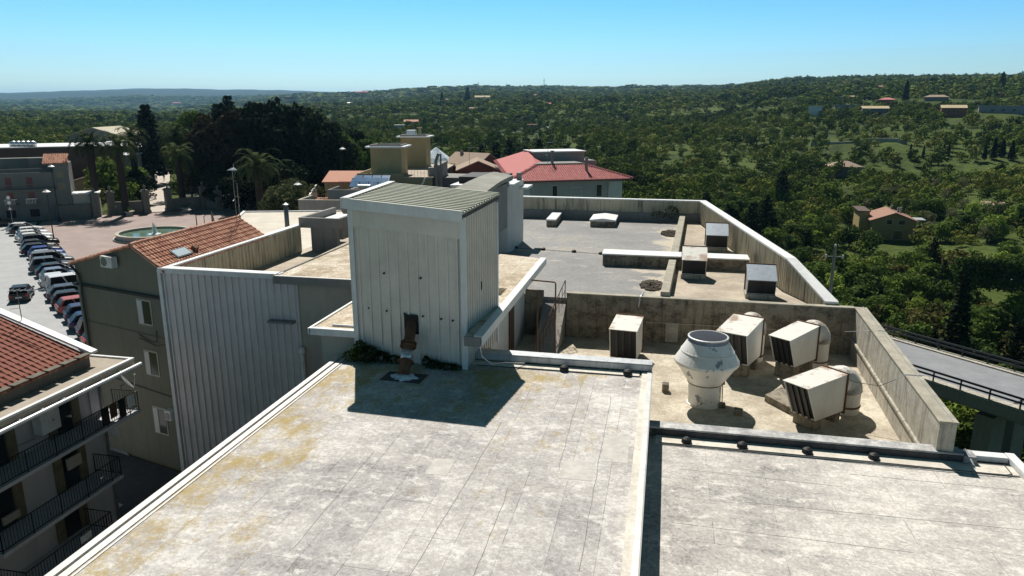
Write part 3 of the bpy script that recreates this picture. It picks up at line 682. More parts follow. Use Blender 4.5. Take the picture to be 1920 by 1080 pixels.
# cable on round pads along parapets
def pads(label, pts, cable_z, group):
    for k, (x, y, z) in enumerate(pts):
        m = MB(); m.lathe([(.16, 0), (.16, .06), (.13, .13), (.05, .18)], n=12)
        o = m.build('cable_support', M_black, loc=(x, y, z)); tag(o, label, 'cable support', group)
pads('black rubber cable support on the white strip along the near low parapet', [(1.05, 21.3, 8.30), (2.72, 21.32, 8.30), (4.62, 21.35, 8.30), (6.5, 21.38, 8.30)], 0, 'cable supports on the near right roof')
pads('black rubber cable support on the near left roof before the flashed parapet', [(-3.15, 23.55, 9.545), (-0.95, 23.6, 9.545)], 0, 'cable supports on the near left roof')
pads('small black cable support in the row across the grey far roof', [(-9.75, 46.9, 9.15), (-7.8, 46.7, 9.15), (-5.7, 46.4, 9.15), (-3.9, 46.1, 9.15)], 0, 'cable supports on the grey far roof')
def wire(label, pts, r=.012, mat=None, name='cable'):
    return tag(MB().tube(pts, r, 6).build(name, mat or M_cable), label, 'cable')
wire('thin dark cable lying along the white strip of the near right roof', [(.2, 21.1, 8.31), (2.7, 21.1, 8.32), (4.6, 21.12, 8.31), (6.5, 21.1, 8.32), (9.9, 21.05, 8.31), (10.1, 21.15, 8.31), (10.12, 21.7, 8.31)], .016)
wire('thin dark cable lying before the flashed parapet of the near left roof', [(-6.3, 23.48, 9.52), (-3.1, 23.46, 9.52), (-.5, 23.5, 9.52)], .014)
wire('thin dark cable strung between the pads of the grey far roof', [(-9.8, 46.85, 9.19), (-7.8, 46.65, 9.19), (-5.7, 46.35, 9.19), (-3.5, 46.0, 9.19)], .014)
wire('thin sagging cable from the nearest hood to the right terrace parapet', [(6.4, 26.9, 9.02), (7.1, 26.6, 8.75), (7.9, 26.4, 8.75), (8.5, 26.3, 9.15)], .012)
wire('thin pale wire on the right terrace parapet beside the inner corner', [(8.15, 33.0, 8.75), (8.9, 30.8, 9.53), (9.3, 30.8, 9.53)], .014, M_alu)
wire('thin pale wire clipped over the right terrace parapet at its middle', [(8.0, 25.7, 9.1), (8.40, 25.6, 9.53), (9.0, 25.6, 9.53)], .014, M_alu)
wire('dark lightning wire running along the top of the terrace parapet', [(8.62, 21.8, 9.53), (8.9, 28, 9.53), (9.2, 34.6, 9.53)], .010, M_alu)
wire('loose hanging cable dropping from the stair roof slab beside the tower', [(-5.9, 22.4, 10.7), (-5.85, 22.5, 10.2), (-5.6, 22.8, 9.85), (-5.2, 23.2, 9.8), (-4.6, 23.75, 9.62)], .02, M_alu)
tag(MB().tube([(-1.0, 34.2, 9.0), (-0.95, 34.35, 9.42), (-0.8, 34.9, 9.6)], .04, 8).build('conduit', M_alu, smooth=True), 'pale conduit climbing over the long stained wall above the lone hood', 'conduit')
# bent steel posts by the stair block
for (x, y, h, xl, lab) in ((-4.66, 31.4, 10.75, -5.84, 'tall bent steel post beside the stair railing, the one farther right'), (-5.28, 30.2, 10.6, -5.84, 'bent steel post nearer the stair block wall, the one farther left')):
    o = tag(MB().tube([(x, y, 7.2), (x, y, h - .05), (x - .05, y, h), (xl, y + .1, h + .03)], .035, 8).build('bent_post', M_rust, smooth=True), lab, 'post')
rl = thing('stair_railing', 'rusty steel railing beside the small steps up to the far roof', 'railing', (-4.62, 31.5, 7.2))
a, b = Vector((-.75, .0, .95)), Vector((0.0, 2.85, 2.95)); m = MB(); m.tube([a - Vector((0, 0, .95)), a, b, b - Vector((0, 0, .9))], .025, 8); m.build('handrail', M_rust, rl)
m = MB()
for k in range(1, 8): q = a.lerp(b, k / 8); m.tube([q, (q.x, q.y, max(0, q.z - 1.0))], .014, 6)
m.build('baluster', M_rust, rl)
m = MB(); m.tube([a - Vector((0, 0, .5)), b - Vector((0, 0, .5))], .016, 6); m.build('lower_rail', M_rust, rl)
m = MB(); m.tube([(9.1, 21.9, 8.62), (9.2, 21.4, 8.36)], .03, 8); tag(m.build('pipe_stub', M_alu), 'short bent metal pipe at the right end of the near parapet', 'pipe')

# ------------------------------------------------------------------ ground height
TC = [-900, 0, 300, 640, 900, 1100, 1300, 1500, 1700, 1920, 2700]
TD = [20, 60, 100, 150, 220, 320, 500, 900, 1600, 3000, 9000, 14000]
TZV = np.array([
 [-.1, -.1, -.1, 0, 2, 2, 3, 4, 2, 8, 150, 140],
 [-.1, -.1, -.1, 0, 2, 2, 3, 4, 2, 8, 150, 140],
 [-.1, -.1, -.1, -.1, 1, 3, 4, 4, 2, 10, 185, 170],
 [-.1, -.1, -.1, -.1, 0, 2, 5, 13, 22, 62, 140, 140],
 [-.2, -1, -3, -3, 0, 2, 6, 19, 40, 82, 140, 140],
 [-2, -6, -8, -5, -.5, 2, 7, 21, 40, 84, 140, 140],
 [-12, -13, -13, -10, -4, 1, 9, 25, 48, 88, 140, 140],
 [-16, -17, -15, -12, -6, 1, 14, 36, 70, 86, 100, 100],
 [-20, -21, -15, -12, -7, 5, 17, 43, 72, 88, 100, 100],
 [-22, -22, -14, -10, -4, 6, 19, 46, 74, 88, 100, 100],
 [-22, -22, -14, -10, -4, 6, 19, 46, 74, 88, 100, 100]], float)
def _h2(i, j, s=0):
    n = np.sin(i * 127.1 + j * 311.7 + s * 74.7) * 43758.5453; return n - np.floor(n)
def vnoise(x, y, s=0):
    i, j = np.floor(x), np.floor(y); fx, fy = x - i, y - j; fx = fx * fx * (3 - 2 * fx); fy = fy * fy * (3 - 2 * fy)
    a = _h2(i, j, s) * (1 - fx) + _h2(i + 1, j, s) * fx; b = _h2(i, j + 1, s) * (1 - fx) + _h2(i + 1, j + 1, s) * fx
    return a * (1 - fy) + b * fy - .5
def ground_z(x, y):
    x = np.asarray(x, float); y = np.asarray(y, float)
    d = -math.sin(YAW) * x + math.cos(YAW) * y; lat = math.cos(YAW) * x + math.sin(YAW) * y
    r = np.hypot(x, y); ang = np.arctan2(lat, d); ang = np.clip(ang, -1.0, 1.0)
    c = 960 + 1388 * np.tan(ang); dd = np.maximum(r * np.cos(ang), 20.5)
    ci = np.interp(c, TC, np.arange(len(TC))); di = np.interp(np.log(dd), np.log(TD), np.arange(len(TD)))
    i = np.clip(np.floor(ci).astype(int), 0, len(TC) - 2); j = np.clip(np.floor(di).astype(int), 0, len(TD) - 2)
    fx = ci - i; fx = fx * fx * (3 - 2 * fx); fy = di - j; fy = fy * fy * (3 - 2 * fy) * .5 + fy * .5
    z = (TZV[i, j] * (1 - fx) + TZV[i + 1, j] * fx) * (1 - fy) + (TZV[i, j + 1] * (1 - fx) + TZV[i + 1, j + 1] * fx) * fy
    k = np.clip((dd - 170) / 150, 0, 1)
    z = z + k * (vnoise(x / 60, y / 60) * 5 + vnoise(x / 23, y / 23, 3) * 1.6)
    z = z + np.clip((dd - 900) / 1500, 0, 1) * (vnoise(x / 420, y / 420, 5) * 20 + vnoise(x / 140, y / 140, 6) * 6)
    z = z + np.clip((dd - 4500) / 4000, 0, 1) * (vnoise(x / 2100, y / 2100, 8) * 90)
    tr = np.clip((dd - 180) / 60, 0, 1) * np.clip((520 - dd) / 150, 0, 1) * np.clip((c - 700) / 150, 0, 1)
    st = 2.2; zt = np.floor(z / st) * st + st * np.clip(((z / st) - np.floor(z / st) - .75) / .25, 0, 1)
    return z * (1 - tr * .75) + zt * tr * .75
def gz(x, y): return float(ground_z(np.array([x]), np.array([y]))[0])

def ground_mat():
    t = NT('hill_ground'); n = t.noise(0.02, 6, .7); f = t.noise(.35, 6, .75); f2 = t.noise(2.0, 4, .7)
    q = t.math('ADD', t.math('MULTIPLY', n, .55), t.math('MULTIPLY', f, .45))
    c = t.ramp(q, [(0.36, (.024, .034, .010)), (0.47, (.055, .078, .016)), (0.56, (.085, .118, .024)), (0.66, (.13, .13, .042)), (0.74, (.24, .20, .125))])
    c = t.mix(t.ramp(f2, [(.4, .4), (.55, 0)]), c, (.015, .022, .01))
    vl = t.n.new('ShaderNodeVectorMath'); vl.operation = 'LENGTH'; t.lk(t.coord.outputs['Object'], vl.inputs[0])
    far = t.n.new('ShaderNodeMapRange'); far.inputs['From Min'].default_value = 1300; far.inputs['From Max'].default_value = 2600; t.lk(vl.outputs['Value'], far.inputs['Value'])   # unbroken woods beyond the fields
    c = t.mix(t.math('MULTIPLY', far.outputs[0], .9), c, (.014, .026, .012))
    return t.out(c, .95, 0, f2, .5, .2, .1)
radii = [3] + list(np.geomspace(8, 14000, 210))
angs = sorted(set(list(np.round(np.linspace(-54, 54, 190), 3)) + list(np.round(np.linspace(54, 306, 30), 3))))
angs = angs[:-1]; na = len(angs)
xs, ys = [], []
for r in radii:
    for a in angs:
        th = R(a) + -YAW
        xs.append(r * math.sin(th)); ys.append(r * math.cos(th))
xs = np.array(xs); ys = np.array(ys); zs = ground_z(xs, ys)
me = bpy.data.meshes.new('terrain')
fs = [(i * na + j, i * na + (j + 1) % na, (i + 1) * na + (j + 1) % na, (i + 1) * na + j) for i in range(len(radii) - 1) for j in range(na)]
fs.append(tuple(range(na - 1, -1, -1)))
me.from_pydata(np.stack([xs, ys, zs], 1).tolist(), [], [f[::-1] for f in fs]); me.polygons.foreach_set('use_smooth', [True] * len(fs))
me.materials.append(ground_mat()); tag(link('terrain', me), 'hilly green ground running from the town across the valley to the horizon', kind='structure')

# ------------------------------------------------------------------ streets and square
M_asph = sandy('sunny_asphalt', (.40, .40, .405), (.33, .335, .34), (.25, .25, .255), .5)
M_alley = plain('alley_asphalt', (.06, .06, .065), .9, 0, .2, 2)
M_paving = sandy('pink_paving', (.35, .272, .248), (.27, .212, .195), (.20, .16, .15), .35)
M_path = sandy('pale_path', (.56, .49, .42), (.42, .37, .32), (.30, .26, .22), .5)
def sheet(name, pts, z, mat, label):
    return tag(MB().prism(pts, z - .05, z).build(name, mat), label, kind='structure')
sheet('road', [(-20, 29.3), (-24.5, 28.0), (-38.2, 38.5), (-46.5, 50.2), (-95.0, 91.5), (-101, 98.5), (-118, 92), (-104, 74), (-70, 44), (-44, 24), (-26, 26), (-21.5, 12), (-11.6, 4), (-11.6, 29.3)], 0.02, M_asph, 'grey sunlit asphalt street beside the row of parked cars')
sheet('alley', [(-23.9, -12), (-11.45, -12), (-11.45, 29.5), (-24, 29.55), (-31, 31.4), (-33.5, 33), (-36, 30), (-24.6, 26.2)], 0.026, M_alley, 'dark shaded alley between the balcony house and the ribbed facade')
sheet('square', [(-46.49, 50.21), (-33, 40), (-24, 44), (-24, 62), (-60, 125), (-78, 122), (-84.5, 120), (-89.5, 112), (-98, 106), (-100.5, 99), (-94.99, 91.51)], 0.03, M_paving, 'pinkish paved square with a round fountain')
sheet('kerb', [(-46.6, 50.1), (-46.4, 50.4), (-94.9, 91.7), (-95.1, 91.4)], 0.13, M_cap, 'pale stone kerb between street and square')
m = MB(); NS = 14; v0 = []
for k in range(NS + 1):
    f = k / NS; x = -89.0 - 90 * f; y = 112.2 + 120 * f; wq = 1.9 + .6 * f
    for sgn in (-1, 1): v0.append((x + sgn * wq * .8, y + sgn * wq * .6, max(0.05, gz(x, y) + .25)))
m.add(v0, [(2 * i, 2 * i + 1, 2 * i + 3, 2 * i + 2) for i in range(NS)]); o = m.build('park_path', M_path); tag(o, 'pale straight avenue running away through the park gate', kind='structure')
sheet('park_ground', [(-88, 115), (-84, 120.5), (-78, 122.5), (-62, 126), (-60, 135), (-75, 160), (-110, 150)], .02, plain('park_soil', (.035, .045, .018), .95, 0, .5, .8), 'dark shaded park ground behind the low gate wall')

# ------------------------------------------------------------------ green gabled building
gang = math.atan2(29.75 - 31.5, 6.55)
gb_ = thing('green_gabled_building', 'dark green rendered building with a terracotta gable roof beside the ribbed facade', 'building', (-30.4, 31.5, 0), gang)
sy = Vector((math.sin(gang), math.cos(gang)))      # world Y in local axes
def gback(x, l): return (x + sy.x * l, sy.y * l)
M_green = weathered('olive_render', (.20, .195, .15), (.105, .105, .08), .5, .9, 0, .5, .2)
W = 6.78; prof = [(0, -1.5), (W, -1.5), (W, 10.95), (4.95, 11.8), (0, 10.5)]
m = MB(); LB = 9.3
vs = [(x, 0, z) for x, z in prof] + [(*gback(x, LB), z) for x, z in prof]
m.add(vs, [(0, 1, 2, 3, 4), (9, 8, 7, 6, 5)] + [(i, 5 + i, 5 + (i + 1) % 5, (i + 1) % 5) for i in range(5)]); m.build('wall', M_green, gb_)
m = MB(); m.box(-.08, W, -.10, -.002, 9.28, 9.42); m.build('cornice', plain('dark_cornice', (.03, .032, .026), .8), gb_)
m = MB()
ridge = Vector((4.95, -.12, 11.84)); dirY = Vector((sy.x, sy.y, 0))
vr = (Vector((W + .5, 0, 10.75)) - Vector((4.95, 0, 11.84))); 
eR = ridge + vr
m.tiles(eR, dirY, (-vr).normalized(), [(0, 0), (LB + .2, 0), (LB + .2, vr.length), (0, vr.length)], .23, .36, .085)
vl = Vector((-.3, 0, 10.42)) - Vector((4.95, 0, 11.84)); eL = ridge + vl + dirY * (LB + .2)
m.tiles(eL, -dirY, (-vl).normalized(), [(0, 0), (LB + .2, 0), (LB + .2, vl.length), (0, vl.length)], .23, .36, .085)
for i in range(22): q = ridge + dirY * (i * .43); m.tube([q + Vector((0, 0, .03)), q + dirY * .44 + Vector((0, 0, .06))], .12, 8, 0, True, random.random())
rf = m.build('roof', M_tile2, gb_)
m = MB()
for k in range(8): q = eR + (-vr).normalized() * (k * .3) + dirY * .02; m.tube([q, q + (-vr).normalized() * .31], .09, 6, 0, True, random.random())
for k in range(18): q = ridge + vl + (-vl).normalized() * (k * .3) + dirY * .0; m.tube([q, q + (-vl).normalized() * .31], .075, 6, 0, True, random.random())
m.build('verge_tile', M_tile2, rf)
q = eR + (-vr).normalized() * 1.05 + dirY * 1.9; un = dirY.cross((-vr).normalized()).normalized(); 
def on_slope(u0, u1, v0, v1, lo, hi, mat, name, par):
    e = [eR + dirY * a + (-vr).normalized() * b for a, b in ((u0, v0), (u1, v0), (u1, v1), (u0, v1))]
    m = MB(); m.hexa([p + un * lo for p in e], [p + un * hi for p in e]); return m.build(name, mat, par)
sk = on_slope(1.5, 2.7, .55, 1.25, .04, .15, M_dark, 'roof_window', gb_); on_slope(1.58, 2.62, .62, 1.18, .152, .165, plain('pale_glass', (.45, .52, .58), .15, 0, .05), 'pane', sk)
on_slope(3.0, 3.3, .7, 1.0, .03, .3, M_rust, 'vent_box', gb_)
for (x0, x1, z0, z1) in ((4.80, 5.72, 7.84, 9.05), (4.85, 5.75, 5.12, 6.35), (4.95, 5.85, 1.88, 3.25)):
    f = MB().box(x0 - .08, x1 + .08, -.03, -.003, z0 - .08, z1 + .08).build('window', M_plast, gb_)
    MB().box(x0 + .38, x1 - .02, -.045, -.031, z0 + .02, z1 - .02).build('pane', M_glass, f)
    MB().box(x0, x0 + .36, -.07, -.031, z0, z1).build('shutter', M_plastw, f)  # pale panel painted in for the window's white sunlit reveal
ac = MB().box(2.85, 3.75, -.42, -.08, 10.62, 11.2).build('air_conditioner', M_pvc, gb_, bevel=.03)
MB().tube([(3.16, -.425, 10.91), (3.16, -.44, 10.91)], .23, 16).build('fan_grille', M_pole, ac)
ac2 = MB().box(6.3, 6.75, -.40, -.06, 2.95, 3.5).build('air_conditioner', M_pvc, gb_, bevel=.03)
MB().tube([(6.5, -.405, 3.2), (6.5, -.42, 3.2)], .2, 14).build('fan_grille', M_pole, ac2)
m = MB(); m.tube([(-.1, -.14, 10.35), (.5, -.14, 9.9), (.55, -.14, 9.4), (.5, -.14, 8.9), (.5, -.14, -1)], .07, 8); m.build('downpipe', plain('dark_green_pipe', (.05, .055, .045), .6), gb_)
m = MB(); m.tube([(4.6, -.05, 7.2), (5.5, -.05, 6.9), (5.95, -.05, 7.0), (6.0, -.05, 7.6)], .02, 6); m.tube([(4.6, -.05, 7.0), (5.9, -.06, 6.75), (W, -.05, 7.0)], .02, 6); m.tube([(.4, -.04, 7.35), (W, -.04, 7.25)], .012, 6); m.tube([(-.1, -.05, 4.5), (W, -.05, 4.1)], .022, 6); m.build('cable', M_cable, gb_)

# ------------------------------------------------------------------ balcony house, lower left
bh = thing('balcony_house', 'pale shaded house with black iron balconies and a red barrel-tile roof by the dark alley', 'house', (-23.8, 25.0, 0))
M_house = weathered('blue_white_render', (.54, .53, .55), (.32, .315, .33), .4, .9, 0, .6, .15)
m = MB(); m.box(-9, 0, -14, 0, -3, 7.46); m.build('wall', M_house, bh)
m = MB(); m.box(-9, 1.32, -14, .72, 7.47, 7.72); m.build('eave_slab', sandy('beige_slab', (.40, .35, .29), (.32, .275, .22), (.2, .17, .14), 1.2), bh)
m = MB(); m.box(1.18, 1.34, -14, .73, 7.722, 7.80); m.box(-4.5, 1.17, .62, .74, 7.722, 7.79); m.build('eave_trim', M_white, bh)
m = MB(); m.tube([(1.48, -14, 7.42), (1.48, .9, 7.46)], .085, 8)
for k in range(14): m.box(1.3, 1.5, -.3 - k * 1.0, -.25 - k * 1.0, 7.46, 7.55)
m.build('gutter', M_gut, bh)
m = MB(); m.box(-.32, .12, -14, -.42, 7.722, 8.16); m.build('low_wall', plain('dark_render', (.12, .115, .10), .9), bh)
m = MB(); eo = Vector((.16, -.45, 8.24)); sl = Vector((-4.3, 0, 1.52)).normalized()
m.tiles(eo, (0, -1, 0), sl, [(0, 0), (13.5, 0), (13.5, 4.6), (0, 4.6)], .265, .40, .10, seg=5)
m.hexa([(.1, -14, 8.17), (.1, -.45, 8.17), (-4.35, -.45, 9.74), (-4.35, -14, 9.74)], [(.1, -14, 8.22), (.1, -.45, 8.22), (-4.35, -.45, 9.79), (-4.35, -14, 9.79)], 0, .1)
m.hexa([(-4.4, -14, 9.74), (-4.4, -.45, 9.74), (-8.8, -.45, 8.2), (-8.8, -14, 8.2)], [(-4.4, -14, 9.80), (-4.4, -.45, 9.80), (-8.8, -.45, 8.3), (-8.8, -14, 8.3)], 0, .4)
m.tube([(-4.4, -14, 9.82), (-4.4, -.3, 9.82)], .16, 8, 0, True, .3)
rf = m.build('roof', M_tile, bh)
m = MB()
for k in range(17): m.box(.02, .34, -1.15 - k * .78, -.50 - k * .78, 8.30, 8.36)
m.build('stone_weight', plain('mossy_stone', (.13, .12, .095), .9, 0, .3, 5), rf, bevel=.02)
m = MB(); m.hexa([(.25, -.44, 8.26), (.25, -.08, 8.26), (-4.4, -.08, 9.84), (-4.4, -.44, 9.84)], [(.25, -.44, 8.36), (.25, -.08, 8.36), (-4.4, -.08, 9.94), (-4.4, -.44, 9.94)]); m.build('verge_flashing', M_white, rf)
def balcony(x1, y0, y1, z, ends=(True, True)):
    b = MB().box(.002, x1, y0, y1, z - .14, z).build('balcony', M_house, bh)
    m = MB(); h = .86
    segs = [((x1 - .05, y0 + .04), (x1 - .05, y1 - .04))]
    if ends[0]: segs.append(((0.05, y0 + .04), (x1 - .05, y0 + .04)))
    if ends[1]: segs.append(((0.05, y1 - .04), (x1 - .05, y1 - .04)))
    for p, q in segs:
        p, q = Vector((*p, z)), Vector((*q, z)); L = (q - p).length; n = max(2, int(L / .13))
        for zz in (.1, h): m.tube([p + Vector((0, 0, zz)), q + Vector((0, 0, zz))], .022, 5)
        for k in range(n + 1): s = p.lerp(q, k / n); m.tube([s + Vector((0, 0, -.12 if k % 10 == 0 else .1)), s + Vector((0, 0, h))], .022 if k % 10 == 0 else .011, 4)
    m.build('railing', M_iron, b); return b
balcony(1.4, -6.6, .62, 5.42, (True, True)); balcony(1.4, -6.8, -.9, 3.0); balcony(1.5, -6.2, -1.9, .95); balcony(1.4, -13, -7.4, 3.0)
def bdoor(y0, y1, z0, z1, mat=M_olivewood, opn=True):
    f = MB().box(.002, .04, y0 - .09, y1 + .09, z0 - .02, z1 + .1).build('window', mat, bh)
    MB().box(.041, .06, y0 + .02, y1 - .02, z0, z1).build('pane', M_glass, f)
    for ya in (y0 - .42, y1 + .02):
        m = MB(); m.box(.03, .09, ya, ya + .40, z0, z1)
        for k in range(12): zz = z0 + .1 + k * (z1 - z0 - .2) / 12; m.box(.0895, .10, ya + .04, ya + .36, zz, zz + .05)
        m.build('shutter', mat, f)
    return f
for (y0, y1, z0, z1) in ((-2.5, -1.7, 5.44, 7.35), (-5.6, -4.8, 5.44, 7.3), (-2.55, -1.75, 3.02, 4.8), (-5.7, -4.9, 3.02, 4.75), (-2.9, -2.1, .97, 2.6), (-9.5, -8.6, 3.02, 4.8), (-8.6, -7.7, 5.5, 7.0)): bdoor(y0, y1, z0, z1)
MB().box(.2, .3, -2.5, -1.8, 3.9, 4.4).build('awning_roll', M_plast, bh); MB().box(.2, .3, -5.65, -4.95, 3.3, 3.6).build('awning_roll', M_plast, bh)
m = MB(); m.tube([(.06, -.7, 7.4), (.06, -.7, 5.5)], .02, 6); m.tube([(.06, -4.5, 7.4), (.06, -4.4, 5.9), (.08, -3.6, 5.85)], .02, 6); m.tube([(.08, -3.45, 7.3), (.08, -3.4, 6.0)], .05, 8); m.build('pipe', M_plastd, bh)
m = MB(); m.tube([(.07, -.07, 7.4), (.07, -.07, -2)], .06, 8); m.build('downpipe', M_pole, bh)
def place(o, label, cat, group=None): return tag(o, label, cat, group)
wb = thing('water_heater_box', 'white wall-hung heater cabinet on the top floor of the balcony house', 'heater cabinet', (-23.74, 21.95, 6.0)); MB().box(0, .45, -.55, .35, 0, 1.0).build('cabinet', M_pvc, wb, bevel=.02); MB().box(-.02, .48, -.58, .38, 1.002, 1.03).build('lid', M_dark, wb); MB().box(.451, .46, -.02, .02, .4, .5).build('latch', M_dark, wb)
def dish(label, loc, rz, s=.42, group='satellite dishes on the balcony house'):
    o = thing('satellite_dish', label, 'satellite dish', loc, rz, group)
    m = MB(); prof = [(s * q_, .22 * s * q_ * q_) for q_ in (0.02, .25, .5, .75, 1.0)]
    m.lathe(prof, (0, 0, 0), 20, cap=False)
    mm = Matrix.Rotation(R(58), 4, 'X'); m.v = [tuple(mm @ Vector(v)) for v in m.v]; m.build('reflector', M_alu, o, smooth=True)
    m = MB(); tip = mm @ Vector((0, 0, s * 1.1)); m.tube([mm @ Vector((0, -s * .95, .3 * s)), tip], .012, 6); m.lathe([(.035, -.05), (.035, .05)], tip, 8); m.build('feed_arm', M_alu, o)
    m = MB(); m.tube([(0, .02, -.05), (0, .2, -.1), (0, .2, -.7)], .022, 6); m.build('mast', M_pole, o); return o
dish('white satellite dish fixed above the railing of the top corner balcony', (-22.75, 25.35, 6.75), R(140))
dish('grey satellite dish on the house corner below the top balcony', (-23.55, 25.05, 4.35), R(120), .34)
ld = thing('hanging_laundry', 'dark clothes hung over the top iron balcony railing of the shaded house', 'laundry', (-22.41, 23.4, 6.3))
for k, (y, hh, mt) in enumerate(((0, .75, M_iron), (.45, .6, M_brown), (.95, .8, M_iron), (1.5, .55, M_pvc))):
    m = MB(); n = 6
    for j in range(n): y0_, y1_ = y + .4 * j / n, y + .4 * (j + 1) / n; x0_, x1_ = .03 + .025 * (j % 2), .03 + .025 * ((j + 1) % 2); m.hexa([(x0_, y0_, -hh), (x0_ + .012, y0_, -hh), (x1_ + .012, y1_, -hh + .03), (x1_, y1_, -hh + .03)], [(x0_, y0_, .02), (x0_ + .012, y0_, .02), (x1_ + .012, y1_, .02), (x1_, y1_, .02)])
    m.build('garment', mt, ld)
sgn = MB().box(-.02, .02, -.28, .28, -.15, .16).build('oval_panel', M_pvc, loc=(-22.27, 21.6, 1.55), bevel=.06); tag(sgn, 'small white oval panel hung on the lowest iron balcony railing', 'panel')
def aerial(label, loc, h, rz, n=6, L=1.3, mast=.018, group='roof aerials'):
    o = thing('roof_aerial', label, 'aerial', loc, rz, group)
    MB().tube([(0, 0, 0), (0, 0, h)], mast, 6).build('mast', M_pole, o)
    m = MB(); m.tube([(-.3, 0, h - .05), (L, 0, h - .05)], .022, 5)
    for k in range(n): x = -.25 + k * (L + .2) / n; l = .28 - .02 * k; m.tube([(x, -l, h - .05), (x, l, h - .05)], .013, 4)
    m.tube([(L, -.03, h - .3), (L, .0, h + .2)], .012, 4); m.tube([(0, 0, h * .45), (-.45, .1, h * .42)], .012, 4); m.build('boom', M_alu, o); return o
aerial('thin television aerial standing on the red barrel-tile roof verge', (-27.0, 24.75, 9.35), 1.55, R(20))
aerial('tall many-barred aerial on the terracotta gable roof behind the ribbed facade', (-25.2, 38.6, 11.7), 3.2, R(120), 10, 1.6)
tag(MB().tube([(-25.3, 39.1, 11.6), (-25.3, 39.1, 14.0)], .025, 6).build('bare_mast', M_pole), 'bare thin mast beside the many-barred aerial', 'mast')
ch = thing('flue_pipe', 'round grey flue pipe with a cap rising behind the left coping', 'flue', (-25.3, 44.6, 9.6)); MB().tube([(0, 0, 0), (0, 0, 2.35)], .16, 12).build('pipe', M_pole, ch, smooth=True); MB().lathe([(.24, 2.4), (.22, 2.42), (.03, 2.52)], n=14).build('cap', M_alu, ch); MB().tube([(.08, .08, 2.3), (.08, .08, 2.45)], .02, 4).build('strut', M_pole, ch)

# ------------------------------------------------------------------ pale flat roof and dark terraces behind the coping
pf = thing('pale_flat_roof_building', 'low building with a wide bleached flat roof behind the left coping', 'building', (0, 0, 0))
pz = 8.0; P4 = [on_z(440, 412, pz), on_z(456, 398, pz), on_z(640, 396, pz), on_z(700, 440, pz), on_z(520, 446, pz)]
P4 = [Vector((p.x, p.y)) for p in P4]; P4[3] = Vector((-24.1, 54)); P4[4] = Vector((-24.3, 44.5)); P4.append(Vector((-31.5, 50)))
MB().prism(P4, -1, pz).build('roof_deck', sandy('bleached_roof', (.66, .60, .51), (.50, .45, .38), (.34, .31, .27), .4), pf)
m = MB(); m.beam(P4[1], P4[2], .2, pz + .003, pz + .12); m.beam(P4[0], P4[1], .25, pz + .003, pz + .15); m.build('edge_trim', M_white, pf)
dt = thing('dark_terrace_building', 'dark grey walled roof terraces behind the pale flat roof', 'building', tuple(at(605, 395, 76)[:2]) + (0,), R(8))
m = MB(); m.box(-2.6, 4.5, 0, .2, -1, 8.85); m.box(-2.6, -2.4, .2, 4, -1, 8.85); m.box(-2.4, 4.5, .2, 9, -1, 7.7); m.build('wall', M_plastd, dt)
m = MB(); m.box(-2.65, 4.5, -.03, .23, 8.852, 8.9); m.box(-2.65, -2.37, .23, 4, 8.852, 8.9); m.build('coping', M_concl, dt)
m = MB(); m.box(-1.0, 4.6, 5.0, 5.2, 7.7, 9.4); m.box(-1.0, -.8, 5.2, 9, 7.7, 9.4); m.build('upper_wall', M_plastd, dt)
m = MB()
for k in range(26): m.tube([(-1 + k * .2, 9.2, 7.7), (-1 + k * .2, 9.2, 9.9)], .015, 4)
m.tube([(-1, 9.2, 9.9), (4.2, 9.2, 9.9)], .02, 4); m.build('railing', M_iron, dt)
# solar water heaters terrace
st_ = thing('solar_terrace_building', 'small grey flat-roofed building carrying a bank of solar panels', 'building', (*at(690, 350, 92)[:2], 0), R(10))
MB().box(-2.6, 3.4, -1.0, 6, -1, 8.15).build('wall', M_plastd, st_)
sp_ = thing('solar_water_heater', 'bank of blue glass solar panels with a grey tank on the small flat roof', 'solar panels', (*at(690, 350, 92)[:2], 8.15), R(10))
M_sol = plain('solar_glass', (.10, .19, .33), .12, 0, .3, 1.2, .7)
for k in range(4):
    x = -2.4 + k * 1.2; MB().hexa([(x, .0, .35), (x + 1.1, .0, .35), (x + 1.1, 1.7, 1.3), (x, 1.7, 1.3)], [(x, -.04, .42), (x + 1.1, -.04, .42), (x + 1.1, 1.66, 1.37), (x, 1.66, 1.37)]).build('panel', M_sol, sp_)
    MB().hexa([(x, 1.85, .8), (x + 1.1, 1.85, .8), (x + 1.1, 3.2, 1.5), (x, 3.2, 1.5)], [(x, 1.81, .87), (x + 1.1, 1.81, .87), (x + 1.1, 3.16, 1.57), (x, 3.16, 1.57)]).build('panel', M_sol, sp_)
MB().tube([(-1.2, -.3, .45), (.4, -.3, .45)], .28, 12).build('tank', M_alu, sp_)
MB().box(-2.6, 2.6, -.4, .0, .0, .1).build('rack', M_dark, sp_)

